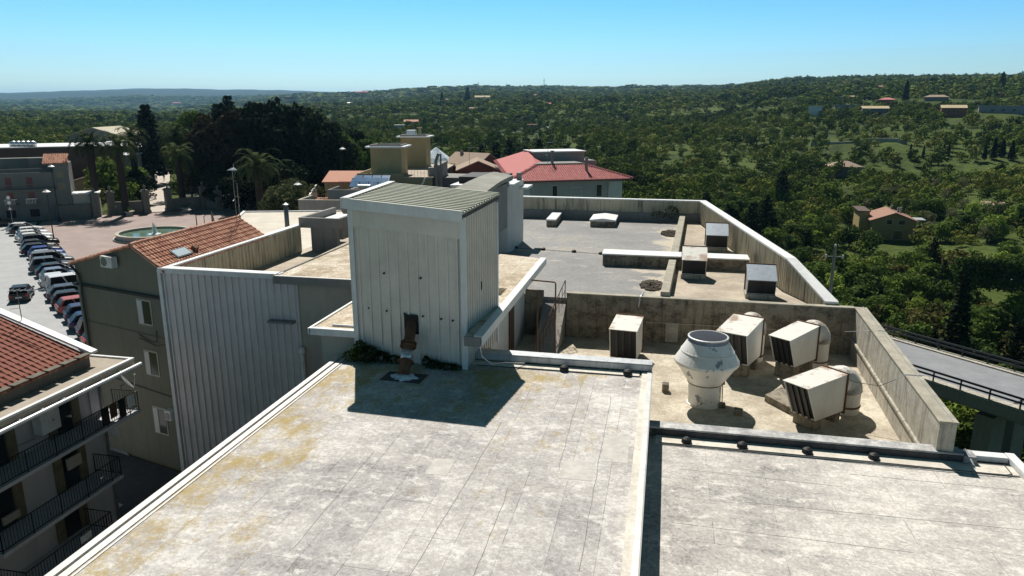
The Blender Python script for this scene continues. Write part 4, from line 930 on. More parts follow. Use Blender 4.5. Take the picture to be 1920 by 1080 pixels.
# ------------------------------------------------------------------ house builder
M_pane = M_glass
def house(name, label, cat, loc, rz, w_, d_, h, kind='gable', rh=1.5, wall=M_plast, roof=M_tile3, wins=(), over=.35, base=2.5, group=None, chim=None, door=None, shut=None, wcol=None):
    o = thing(name, label, cat, tuple(loc), rz, group); x = w_ / 2
    m = MB(); m.box(-x, x, 0, d_, -base, h)
    if kind == 'gable': m.add([(-x, 0, h), (x, 0, h), (0, 0, h + rh * .97), (-x, d_, h), (x, d_, h), (0, d_, h + rh * .97)], [(0, 1, 2), (4, 3, 5)])
    if kind == 'gablex': m.add([(-x, 0, h), (-x, d_, h), (-x, d_ / 2, h + rh * .97), (x, 0, h), (x, d_, h), (x, d_ / 2, h + rh * .97)], [(1, 0, 2), (3, 4, 5)])
    m.build('wall', wall, o); m = MB(); e = over; t = .16
    def slope(a, b, c, d):
        q = [Vector(p) for p in (a, b, c, d)]; m.hexa(q, [p + Vector((0, 0, t)) for p in q], 0, .5)
    k = rh / x if kind == 'gable' else rh / (d_ / 2)
    if kind == 'gable':
        slope((-x - e, -e, h - k * e), (0, -e, h + rh), (0, d_ + e, h + rh), (-x - e, d_ + e, h - k * e)); slope((0.001, -e, h + rh), (x + e, -e, h - k * e), (x + e, d_ + e, h - k * e), (0.001, d_ + e, h + rh))
    elif kind == 'gablex':
        slope((-x - e, -e, h - k * e), (x + e, -e, h - k * e), (x + e, d_ / 2, h + rh), (-x - e, d_ / 2, h + rh)); slope((-x - e, d_ / 2 + .001, h + rh), (x + e, d_ / 2 + .001, h + rh), (x + e, d_ + e, h - k * e), (-x - e, d_ + e, h - k * e))
    elif kind == 'hip':
        r = max(0.05, x - d_ / 2) if w_ > d_ else .05; ry = d_ / 2
        a = [(-x - e, -e, h), (x + e, -e, h), (x + e, d_ + e, h), (-x - e, d_ + e, h)]; b = [(-r, ry, h + rh), (r, ry, h + rh)]
        lo = [(p[0], p[1], p[2] - t) for p in a]
        m.add(a + b + lo, [(0, 1, 5, 4), (1, 2, 5), (2, 3, 4, 5), (3, 0, 4), (6, 9, 8, 7), (0, 6, 7, 1), (1, 7, 8, 2), (2, 8, 9, 3), (3, 9, 6, 0)])
    else:
        m.box(-x - e, x + e, -e, d_ + e, h + .002, h + .2)
    rf = m.build('roof', roof, o)
    if chim:
        for (cx, cy, chh) in chim: MB().box(cx - .22, cx + .22, cy - .22, cy + .22, h, h + rh + chh).build('chimney', M_dark if wall is None else M_plastd, rf)
    for (fx, z0, ww, hh) in wins:
        f = MB().box(fx - ww / 2 - .06, fx + ww / 2 + .06, -.06, -.004, z0 - .06, z0 + hh + .06).build('window', wcol or M_plastw, o)
        MB().box(fx - ww / 2, fx + ww / 2, -.08, -.061, z0, z0 + hh).build('pane', shut or M_pane, f)
    if door: MB().box(door - .5, door + .5, -.05, -.004, 0, 2.1).build('door', M_brown, o)
    return o

# ------------------------------------------------------------------ town around the square
# three-storey corner house (facade in shade)
c1 = on_z(141, 409, 0); fa_ = R(39); FW = 10.6; c0 = c1 - Vector((math.cos(fa_), math.sin(fa_), 0)) * FW
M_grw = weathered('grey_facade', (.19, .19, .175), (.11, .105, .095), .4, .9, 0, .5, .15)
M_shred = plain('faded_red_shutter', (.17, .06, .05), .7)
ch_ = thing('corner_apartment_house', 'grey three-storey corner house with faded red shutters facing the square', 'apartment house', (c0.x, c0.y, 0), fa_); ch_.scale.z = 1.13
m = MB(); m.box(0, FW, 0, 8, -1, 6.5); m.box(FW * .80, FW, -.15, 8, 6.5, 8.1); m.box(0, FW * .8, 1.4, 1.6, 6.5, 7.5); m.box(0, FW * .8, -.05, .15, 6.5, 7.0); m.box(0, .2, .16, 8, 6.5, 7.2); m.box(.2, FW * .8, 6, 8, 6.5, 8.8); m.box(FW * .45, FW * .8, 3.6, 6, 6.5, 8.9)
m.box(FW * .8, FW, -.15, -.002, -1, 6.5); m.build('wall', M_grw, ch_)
m = MB(); m.hexa([(FW * .66, 0, 8.12), (FW + .1, 0, 8.12), (FW + .1, 4, 9.3), (FW * .66, 4, 9.3)], [(FW * .66, 0, 8.2), (FW + .1, 0, 8.2), (FW + .1, 4, 9.38), (FW * .66, 4, 9.38)], 0, .3)
m.tiles((FW * .66, -.1, 8.22), (1, 0, 0), Vector((0, 4, 1.18)).normalized(), [(0, 0), (FW * .34 + .1, 0), (FW * .34 + .1, 4.2), (0, 4.2)], .3, .4, .11, seg=3); m.build('roof', M_tile2, ch_)
for z in (1.0,):
    for x in (1.7, 5.0): f = MB().box(x - .75, x + .75, -.05, -.004, .5, 1.75).build('window', M_plastd, ch_); MB().box(x - .68, x + .68, -.07, -.051, .57, 1.7).build('pane', M_dark, f)
for z in (2.75, 5.0 - .1):
    for x in (2.0, 4.9): f = MB().box(x - .5, x + .5, -.05, -.004, z, z + 1.5).build('window', M_plastd, ch_); MB().box(x - .44, x + .44, -.08, -.051, z, z + 1.45).build('shutter', M_shred, f)
for (x0, x1, z) in ((0, FW * .8, 4.5), (1.2, 2.9, 2.4), (4.1, 5.7, 2.4)):
    b = MB().box(x0, x1, -.9, -.004, z, z + .14).build('balcony', M_grw, ch_)
    m = MB(); m.box(x0, x1, -.9, -.86, z + .85, z + .92)
    for k in range(int((x1 - x0) / .22)): m.box(x0 + k * .22, x0 + k * .22 + .04, -.89, -.87, z + .14, z + .85)
    m.build('railing', M_grw if x0 == 0 else M_alu, b)
m = MB()
for z in (.5, 4.4, 6.1):
    for k in range(6): m.box(FW * .84 + k * .17, FW * .84 + .07 + k * .17, -.17, -.152, z, z + (2.0 if z < 1 else .9))
m.build('slit_window', plain('yellow_glass', (.33, .27, .12), .4), ch_)
m = MB(); m.box(FW + .02, FW + 4.2, -.5, 3.5, 3.55, 3.72); m.build('canopy', M_white, ch_); m = MB(); m.box(FW + .05, FW + 4, .0, .2, -1, 3.54); m.box(FW + 3.8, FW + 4, .2, 3, -1, 3.54); m.build('wall', M_plast, ch_)
# long flat-roofed building and shed behind it
house('long_flat_roof_building', 'long dark brick-red building with a white-edged flat roof behind the corner house', 'building', (*at(40, 275, 150)[:2], 0), R(38), 34, 16, 10.2, 'flat', wall=weathered('dark_brick', (.155, .10, .085), (.08, .06, .05), .4), roof=M_white, over=.3)
house('low_terrace_building', 'lower building with pale flat roof and red wall beside the corner house', 'building', (*at(10, 300, 132)[:2], 0), R(38), 14, 7, 8.2, 'flat', wall=weathered('red_wall', (.26, .11, .08), (.14, .07, .055), .4), roof=M_capflash, over=.1)
house('gabled_hall', 'grey hall with a low gable and cream roof edge left of the palms', 'building', (*at(178, 268, 185)[:2], 0), R(18), 13, 16, 11.2, 'gable', 2.0, M_plastd, sandy('cream_roof', (.52, .47, .36), (.40, .36, .28), (.25, .22, .18), .5))
house('gabled_hall', 'second lower grey hall with a shallow gable in front of the cream-edged hall', 'building', (*at(200, 285, 172)[:2], 0), R(18), 12, 10, 8.8, 'gable', 1.5, M_plastd, M_capflash)
house('grey_flat_house', 'grey flat-roofed house with broken white roof edge before the two halls', 'building', (*at(170, 290, 158)[:2], 0), R(25), 16, 8, 8.0, 'flat', 1, M_plastd, M_capflash)
house('pale_low_house', 'small pale stone house with old tiles half hidden by the left palm', 'house', (*at(172, 318, 150)[:2], 0), R(35), 7, 8, 3.6, 'gable', 1.0, M_plast, M_tile3)
# tank row on the long roof
for k in range(5):
    b_ = at(22 + k * 9, 251, 152); tag(MB().lathe([(0.1, 0), (.75, .05), (.8, .6), (.65, 1.0), (.1, 1.15)], n=14).build('water_tank', M_alu, loc=(b_.x, b_.y, 10.4), smooth=True), 'small grey water tank in the row along the white-edged flat roof', 'water tank', 'water tanks on the long roof')

# yellow building with two roof rooms
M_yel = weathered('yellow_render', (.40, .33, .18), (.20, .165, .095), .5, .9, 0, .5, .15)
M_yeld = weathered('dull_yellow_render', (.34, .285, .18), (.17, .145, .10), .5, .9, 0, .5, .15)
y0 = at(740, 330, 100); yb = thing('yellow_apartment_block', 'ochre yellow apartment block with roof terrace and two boxy roof rooms', 'apartment block', (y0.x, y0.y, 0), R(9))
m = MB(); m.box(-5.3, 5.2, 0, 30, -2, 8.9); m.box(-5.3, 1.2, .02, .25, 8.9, 9.5); m.box(-5.3, -5.05, .25, 30, 8.9, 9.5); m.build('wall', M_yeld, yb)
m = MB(); m.box(-5.0, 5.3, .26, 30.1, 8.902, 9.0); m.box(1.2, 5.4, -.1, .25, 8.902, 9.05); m.build('roof_terrace', M_walk, yb)
for (x0, x1, yy0, yy1, h) in ((-3.8, .55, 2.2, 6.5, 12.85), (-2.3, 1.7, 16, 20.5, 13.7)):
    r_ = MB().box(x0, x1, yy0, yy1, 9.0, h).build('roof_room', M_yel, yb)
    m = MB(); m.box(x0 - .6, x1 + .6, yy0 - .6, yy1 + .6, h + .002, h + .22); m.build('roof_slab', M_white, r_)
    m = MB(); m.box(x0 - .1, x1 + .05, yy0 - .1, yy0 + .1, h + .222, h + .42); m.box(x0 - .1, x1 + .05, yy1 - .1, yy1 + .1, h + .222, h + .42); m.box(x0 - .1, x0 + .1, yy0 + .1, yy1 - .1, h + .222, h + .42); m.box(x1 - .15, x1 + .05, yy0 + .1, yy1 - .1, h + .222, h + .42); m.build('roof_upstand', M_plastd, r_)
m = MB(); m.box(-1.6, -.2, 17.4, 18.8, 13.95, 14.8); m.build('tank', M_alu, yb); m = MB(); m.box(.2, .6, 18, 18.4, 13.6, 15.1); m.box(.0, .8, 17.8, 18.6, 15.1, 15.25); m.build('chimney', M_yel, yb)
f = MB().box(-3.6, -1.0, -.06, -.004, 6.6, 7.3).build('window', M_dark, yb)
m = MB()
for k in range(9): m.box(-3.4 + k * .27, -3.3 + k * .27, -.075, -.061, 6.7, 7.2)
m.build('bar', M_plastw, f)
m = MB()
for k in range(9): m.tube([(1.4 + k * .45, .1, 9.05), (1.4 + k * .45, .1, 10.0)], .02, 4)
m.tube([(1.4, .1, 10.0), (5.2, .1, 10.0)], .02, 4); m.tube([(1.4, .1, 9.6), (5.2, .1, 9.6)], .015, 4); m.build('railing', M_iron, yb)
m = MB(); m.box(5.3, 6.1, 1.0, 9.0, 4, 10.6); m.tube([(5.7, .5, 3), (5.7, .5, 11.2), (6.1, .5, 12.2)], .22, 8); m.tube([(6.4, .4, 3), (6.4, .4, 12.2)], .12, 8); m.box(4.4, 5.6, 1.5, 3.0, 9.0, 10.2); m.build('service_stack', M_plastd, yb)
house('terracotta_terrace_house', 'small house with sunny terracotta terraces left of the ochre block', 'house', (*at(640, 330, 104)[:2], 0), R(12), 5, 9, 7.9, 'gablex', 1.1, M_yel, M_tile2, over=.3)
# clay pots and a bush on terrace next to it
ptr = thing('planted_terrace', 'walled roof terrace with orange clay pots and shrubs beside the solar panels', 'roof terrace', (*at(622, 365, 90)[:2], 0), R(14))
MB().box(-3.6, 3, 0, 7, -1, 6.6).build('wall', weathered('orange_wall', (.36, .19, .12), (.2, .12, .08), .3), ptr)
m = MB(); m.box(-3.6, 3, -.02, .1, 6.6, 7.1); m.hexa([(-3.6, .1, 6.6), (-3.4, .1, 6.6), (-3.4, 7, 6.6), (-3.6, 7, 6.6)], [(-3.6, .1, 6.9), (-3.4, .1, 6.9), (-3.4, 7, 8.3), (-3.6, 7, 8.3)]); m.build('parapet', M_white, ptr)
for k in range(6): 
    q = at(610 + k * 7, 366 - k * 2.0, 92 + k); tag(MB().lathe([(.18, 0), (.3, .45), (.33, .5), (.28, .5)], n=10).build('clay_pot', M_tile, loc=(q.x, q.y, 6.6)), 'orange clay pot on the walled terrace beside the solar panels', 'flower pot', 'clay pots on the terrace')
# white tents
for (px, py, d, s, lab) in ((790, 300, 128, 3.6, 'white pointed marquee roof right of the ochre block'), (818, 302, 126, 2.6, 'smaller pale blue marquee roof beside the white one')):
    q = at(px, py, d); o = thing('marquee', lab, 'marquee', (q.x, q.y, 0), R(20)); m = MB(); m.lathe([(s * 1.2, q.z - .2), (s * .9, q.z + .6), (s * .35, q.z + 1.7), (.05, q.z + 2.4)], n=8); m.build('canopy', M_white if s > 3 else plain('pale_blue_cloth', (.52, .62, .70), .7), o)
    m = MB()
    for k in range(4): a = R(90 * k); m.tube([(s * 1.1 * math.cos(a), s * 1.1 * math.sin(a), -1), (s * 1.1 * math.cos(a), s * 1.1 * math.sin(a), q.z - .1)], .06, 6)
    m.build('post', M_alu, o)
# red houses
M_redw = weathered('dark_red_render', (.21, .07, .055), (.11, .045, .038), .4, .9, 0, .5, .15)
q = at(862, 318, 122); house('red_house', 'dark red house with old grey-brown gable roof, taller of the two by the ochre block', 'house', (q.x, q.y, 0), R(-24), 7, 7, 8.8, 'gablex', 1.9, M_redw, M_tile3, ((-1.5, 8.0, .9, 1.1), (1.0, 8.0, .5, 1.1), (1.8, 8.0, .5, 1.1)), chim=((-2, 3, .4),))
q = at(897, 328, 111); house('red_house', 'dark red gabled house with small white windows beside the pink hipped roof', 'house', (q.x, q.y, 0), R(16), 6.2, 8, 9.0, 'gable', 1.3, M_redw, M_tile3, ((-1.2, 7.7, .8, .8), (.6, 7.8, .5, .8), (1.4, 7.8, .5, .8)))
q = at(866, 345, 98); house('stone_hut', 'small pale hut with a rusty lean-to roof below the red houses', 'hut', (q.x, q.y, 0), R(5), 4.5, 4, 6.6, 'flat', .5, M_plast, M_rust, ((-1, 4.9, 1.3, 1.3),))
q = at(840, 330, 104); house('grey_annex', 'narrow grey annex with a ladder and washing between ochre block and red houses', 'building', (q.x, q.y, 0), R(5), 3.4, 6, 8.4, 'flat', .5, weathered('blue_grey', (.22, .23, .26), (.12, .12, .13), .4), M_plastd)

# pink hipped-roof building
e0, e1 = at(953, 343, 92), at(1187, 338, 96.5); ea = math.atan2(e1.y - e0.y, e1.x - e0.x); EW = (Vector((e1.x, e1.y)) - Vector((e0.x, e0.y))).length
pb = thing('pink_hipped_building', 'wide pale building with a pinkish red hipped tile roof behind the far parapet', 'apartment house', (e0.x, e0.y, 0), ea)
EZ = 9.2; DP = 15
M_pk = weathered('pale_grey_wall', (.42, .41, .40), (.28, .275, .265), .3)
MB().box(.9, EW - 1.0, 1.3, DP - 1, -8, EZ - .22).build('wall', M_pk, pb)
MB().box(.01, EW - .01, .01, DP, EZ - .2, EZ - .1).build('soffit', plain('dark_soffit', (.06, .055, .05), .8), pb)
RH = 3.1; 
def pb_local(px, py, d): q = at(px, py, d) - Vector((e0.x, e0.y, 0)); return Vector((q.x * math.cos(ea) + q.y * math.sin(ea), -q.x * math.sin(ea) + q.y * math.cos(ea), q.z))
AP = pb_local(993, 280, 106)
m = MB(); a, b, c, d_ = Vector((0, 0, EZ)), Vector((EW, 0, EZ)), Vector((EW, DP, EZ)), pb_local(925, 301, 116)
k0 = Vector((5.1, 4.4, EZ + 1.62)); k1 = Vector((EW - 5.4, 4.4, EZ + 1.62))
lo = Vector((0, 0, -.12))
m.add([a, b, k1, k0], [(0, 1, 2, 3)], 0, .5); m.add([b, c, Vector((EW - 5.4, 8, EZ + 1.6)), k1], [(0, 1, 2, 3)], 0, .5)
m.add([a, k0, AP, d_], [(0, 1, 2, 3)], 0, .5); m.add([a + lo, b + lo, b, a], [(0, 1, 2, 3)], 0, .1)
m.add([k0, k0 + Vector((2.5, 4, 0)), AP], [(0, 1, 2)], 0, .5)
vn = (k0 + (k1 - k0) * .5 - a - (b - a) * .5); vn.x = 0; vl_ = vn.length; vn = vn.normalized()
m.tiles(a + Vector((0, 0, .02)), (1, 0, 0), vn, [(.1, 0), (EW - .1, 0), (k1.x, vl_), (k0.x, vl_)], .30, .42, .06, seg=3)
rf = m.build('roof', M_redroof, pb)
pl_n = (k0 - a).cross(d_ - a).normalized()
m = MB(); uu = (d_ - a).normalized(); up_ = pl_n.cross(uu).normalized()
if up_.z < 0: up_ = -up_
def loc_(p): return ((p - a).dot(uu), (p - a).dot(up_))
poly = [loc_(p) for p in (a, k0, AP, d_)]
nn = uu.cross(up_); off_ = nn * .03 * (1 if nn.z > 0 else -1)
if nn.z > 0: m.tiles(a + off_, uu, up_, poly, .42, .9, .10, seg=3)
else: m.tiles(a + off_, -uu, up_, [(-p[0], p[1]) for p in poly], .42, .9, .10, seg=3)
m.build('side_tiles', M_redroof, rf)
m = MB()
for p, q in ((a, k0), (b, k1)):
    n = 14
    for k in range(n): s0, s1 = p.lerp(q, k / n), p.lerp(q, (k + 1) / n); m.tube([s0 + Vector((0, 0, .05)), s1 + Vector((0, 0, .08))], .13, 6, 0, True, random.random() * .5)
m.build('hip_tile', M_redroof, rf)
m = MB(); m.box(k0.x - .2, k1.x + .3, 4.4, 8.6, EZ + .2, EZ + 1.75); m.build('roof_well', plain('dark_curb', (.07, .065, .06), .8), pb)
m = MB(); m.box(k0.x + .1, k1.x, 4.6, 8.4, EZ + 1.752, EZ + 1.80); m.build('well_cover', M_plastd, pb)
m = MB(); m.box(6.2, EW - 3.5, 9.2, 14, EZ, EZ + 3.0); m.box(EW - 4.5, EW - 1.4, 10, 14, EZ, EZ + 1.7); m.build('upper_wall', M_plastd, pb)
m = MB(); m.box(6.0, EW - 3.3, 9.0, 14.2, EZ + 3.002, EZ + 3.15); m.build('upper_roof', M_white, pb)
for (x, y, z0, h, lab) in ((7.5, 5.0, EZ + 1.8, 1.5, 0), (EW - 5.7, 2.6, EZ + .8, 1.7, 0)):
    m = MB(); m.box(x - .16, x + .16, y - .16, y + .16, z0, z0 + h); m.box(x - .22, x + .22, y - .22, y + .22, z0 + h + .1, z0 + h + .2); m.box(x - .1, x + .1, y - .1, y + .1, z0 + h, z0 + h + .1); m.build('chimney', M_plastd, pb)
for (x, z, ww, hh, mt) in ((2.4, 6.6, 2.6, 1.9, M_plastw), (9.0 * EW / 16, 7.2, 1.6, 1.2, M_plastw), (12.0 * EW / 16, 7.0, .9, 1.7, M_glass), (6.2 * EW / 16, 7.0, .8, 1.7, M_glass)):
    f = MB().box(x - ww / 2, x + ww / 2, 1.24, 1.296, z - .3, z + hh - .3).build('window', M_plastw, pb); MB().box(x - ww / 2 + .08, x + ww / 2 - .08, 1.22, 1.239, z - .22, z + hh - .38).build('pane', mt if mt is M_glass else M_pk, f)
MB().box(13.2 * EW / 16, EW - 1.05, 1.1, 1.29, 5, 8.75).build('balcony_screen', M_plastw, pb); MB().box(.9, 3.2, 1.1, 1.29, 5, 8.7).build('balcony_screen', M_plastw, pb)

for (px, py, d, h, rz, lab) in ((805, 318, 104, 3.2, 30, 'many-barred aerial on the right end of the ochre block terrace'), (1027, 303, 99, 3.0, 70, 'aerial beside the chimney on the pink hipped roof'), (880, 303, 112, 2.6, 10, 'aerial on the darker red gabled house'), (760, 268, 118, 2.2, 50, 'aerial on the farther ochre roof room')):
    q = at(px, py, d); aerial(lab, (q.x, q.y, q.z - .4), h, R(rz), 7, 1.4, .03, 'town aerials')
q = at(640, 372, 88); dish('white satellite dish on the walled terrace beside the solar panels', (q.x, q.y, q.z), R(150), .5, 'town satellite dishes')
q = at(790, 346, 96); tag(MB().tube([(q.x - .6, q.y, q.z - 1.2), (q.x - .2, q.y, q.z - .4), (q.x + .3, q.y, q.z + .25), (q.x + .55, q.y, q.z + .9)], .09, 8).build('curved_pipe', M_pvc, smooth=True), 'pale curved pipe rising behind the tower roof below the ochre block', 'pipe')

# ------------------------------------------------------------------ park wall with pillars
M_stone = weathered('old_stone', (.21, .195, .165), (.08, .075, .066), .6, .9, 0, 1.0, .4)
def pillar(px, py, label, h=4.4):
    q = on_z(px, py, 0); o = thing('gate_pillar', label, 'pillar', (q.x, q.y, 0), R(55), 'stone pillars of the park wall')
    m = MB(); m.box(-.62, .62, -.62, .62, 0, .6); m.box(-.52, .52, -.52, .52, .6, h - .6); m.build('shaft', M_stone, o, bevel=.03)
    m = MB(); m.box(-.68, .68, -.68, .68, h - .6, h - .4); m.box(-.5, .5, -.5, .5, h - .4, h - .2); m.build('cap', M_stone, o, bevel=.03)
    m = MB(); m.lathe([(.12, 0), (.2, .1), (.1, .2), (.25, .45), (.28, .6), (.12, .75), (.05, .9)], (0, 0, h - .2), 12); m.build('finial', M_stone, o, smooth=True); return q
PL = [pillar(181, 407, 'leftmost stone gate pillar, next to the corner house'), pillar(211, 403, 'stone gate pillar at the left end of the wall before the middle palms'), pillar(276, 400, 'stone gate pillar on the left side of the park gate'), pillar(318, 396, 'stone gate pillar on the right side of the park gate'), pillar(383, 391, 'stone gate pillar at the right end of the wall beside the gate'), pillar(411, 393, 'rightmost stone gate pillar in the shade of the dark trees', 3.8)]
def pwall(p, q, h, label):
    d = (q - p).normalized(); m = MB(); a, b = p + d * .7, q - d * .7; n = Vector((-d.y, d.x, 0)) * .2
    m.prism([a - n, b - n, b + n, a + n], 0, h); m.prism([a - n * 1.3, b - n * 1.3, b + n * 1.3, a + n * 1.3], h + .002, h + .16)
    tag(m.build('park_wall', M_stone), label, 'wall')
pwall(PL[0] + Vector((-4.5, -4.5, 0)), PL[0], 2.2, 'low stone park wall between corner house and leftmost pillar'); pwall(PL[1], PL[2], 2.1, 'low stone park wall left of the park gate'); pwall(PL[3], PL[4], 2.1, 'low stone park wall right of the park gate'); pwall(PL[4], PL[5] + Vector((9, 3, 0)), 1.9, 'shaded stone park wall running under the dark trees')

# fountain
ft = thing('round_fountain', 'round stone fountain basin with green water and a small jet on the square', 'fountain', (-72.3, 90.0, 0))
M_ft = weathered('fountain_stone', (.46, .42, .36), (.25, .23, .20), .3)
m = MB(); m.lathe([(5.4, 0), (5.4, .25), (5.0, .3), (4.95, .75), (5.1, .78), (5.1, .9), (4.6, .9), (4.6, .35)], n=48, cap=False); m.build('basin', M_ft, ft)
t_ = NT('fountain_water'); wn = t_.noise(2, 3); MB().lathe([(4.6, .55), (4.6, .56)], n=48).build('water', t_.out(t_.ramp(wn, [(.3, (.10, .17, .12)), (.7, (.16, .23, .165))]), .08, 0, wn, .3, .03), ft)
m = MB()
for k in range(40):
    a = random.uniform(0, 6.28); r = random.uniform(.05, .5); h = random.uniform(.6, 1.7); m.tube([(.05 * math.cos(a), .05 * math.sin(a), .56), (r * .5 * math.cos(a), r * .5 * math.sin(a), .56 + h), (r * math.cos(a), r * math.sin(a), .6)], .02, 4)
m.lathe([(.9, .56), (.6, .62), (.2, .75)], n=16); m.build('water_jet', plain('spray', (.75, .80, .82), .2), ft)

# lamps
def lamp(label, base, h, kind='disc', rz=0, group='street lamps around the square'):
    o = thing('street_lamp', label, 'street lamp', tuple(base), rz, group)
    m = MB(); m.lathe([(.28, 0), (.26, .5), (.10, .9), (.075, 1.4), (.055, h * .9)], n=10); m.tube([(0, 0, h * .85), (0, 0, h)], .05, 8)
    if kind == 'crook': m.tube([(1.3 * (1 - math.cos(R(a))) / 2, 0, h + .75 * math.sin(R(a))) for a in range(0, 181, 20)] + [(1.3, 0, h - .4)], .045, 6)
    if kind == 'tall': m.tube([(0, 0, h), (.8, 0, h + .35)], .04, 6)
    m.build('post', M_iron, o)
    x, z = {'disc': (0, h), 'crook': (1.3, h - .5), 'tall': (.8, h + .25)}[kind]
    m = MB(); m.lathe([(.12, .35), (.16, .25), (.5, .05), (.52, 0)], (x, 0, z), 14); m.build('lamp_shade', M_pvc if kind != 'crook' else M_iron, o)
    m = MB(); m.lathe([(.02, -.14), (.16, -.08), (.2, .0)], (x, 0, z), 10); m.build('bulb', M_pvc, o); return o
lamp('slim black street lamp with a white disc shade behind the parked cars', (on_z(103, 460, 0)), 7.3)
lamp('street lamp with a white disc shade in front of the corner house balcony', on_z(112, 416, 0), 9.0)
lamp('black shepherd-crook lamp near the fountain, half hidden by the terracotta gable', on_z(372, 448, 0), 4.6, 'crook', R(170))
lamp('tall pale lamp with square head right of the dark park trees', (*at(642, 345, 118)[:2], 0), 11.5, 'tall', R(90))
lamp('slim lamp rising from the olive-green shrub on the square', (*at(562, 400, 92)[:2], 0), 8.8, 'disc')
# road signs
rs = thing('road_signs', 'pole with two round road signs and a triangular one by the dark street mouth', 'road sign', on_z(25, 425, 0), R(20)); MB().tube([(0, 0, 0), (0, 0, 5.0)], .05, 8).build('post', M_pole, rs)
for z in (4.6, 3.8): m = MB(); m.tube([(0, -.06, z), (0, -.09, z)], .36, 18); s_ = m.build('round_sign', M_shred, rs); MB().tube([(0, -.091, z), (0, -.095, z)], .27, 18).build('face', M_white, s_)
m = MB(); m.xz([(-.42, 2.6), (.42, 2.6), (0, 3.3)], -.09, -.06); s_ = m.build('triangular_sign', M_shred, rs); MB().xz([(-.27, 2.69), (.27, 2.69), (0, 3.14)], -.095, -.091).build('face', M_white, s_)
# white bench-like planters by the wall
for (px, py, lab) in ((243, 405, 'pale stone planter with a small palm before the wall left of the gate'), (348, 398, 'pale stone planter with a small palm before the wall right of the gate')):
    q = on_z(px, py, 0); o = thing('planter', lab, 'planter', q); MB().lathe([(.5, 0), (.6, .1), (.4, .25), (.55, .6), (.9, .85), (.85, .85), (.5, .7)], n=16).build('bowl', M_concl, o, smooth=True)
    m = MB()
    for k in range(22):
        a = 2.4 * k; el = R(20 + 55 * random.random()); L = 1.2; d = Vector((math.cos(a) * math.cos(el), math.sin(a) * math.cos(el), math.sin(el))); s = d.cross(Vector((0, 0, 1))).normalized() * .07; p = Vector((0, 0, .8)); q1 = p + d * L * .6; q2 = p + d * L + Vector((0, 0, -.35)); m.add([p - s * .3, p + s * .3, q1 + s, q1 - s, q2], [(0, 1, 2, 3), (3, 2, 4)], 0, random.random())
    m.build('leaves', leaf_mat('planter_leaf' + str(px), [(.2, (.04, .07, .02)), (.8, (.09, .15, .04))]), o)

# folded awning frame by the gable roof
ff = thing('folding_frame', 'black folding sign frame standing near the crook lamp', 'sign frame', on_z(392, 426, 0), R(30)); m = MB(); m.tube([(-.6, 0, 0), (-.6, 0, 1.7), (.5, 0, 2.9), (.55, 0, 0)], .06, 6); m.build('frame', M_iron, ff); m = MB(); m.xz([(.45, .3), (1.0, .3), (.75, 2.0), (.5, 2.7)], -.05, .05); m.build('cloth', M_plastd, ff)

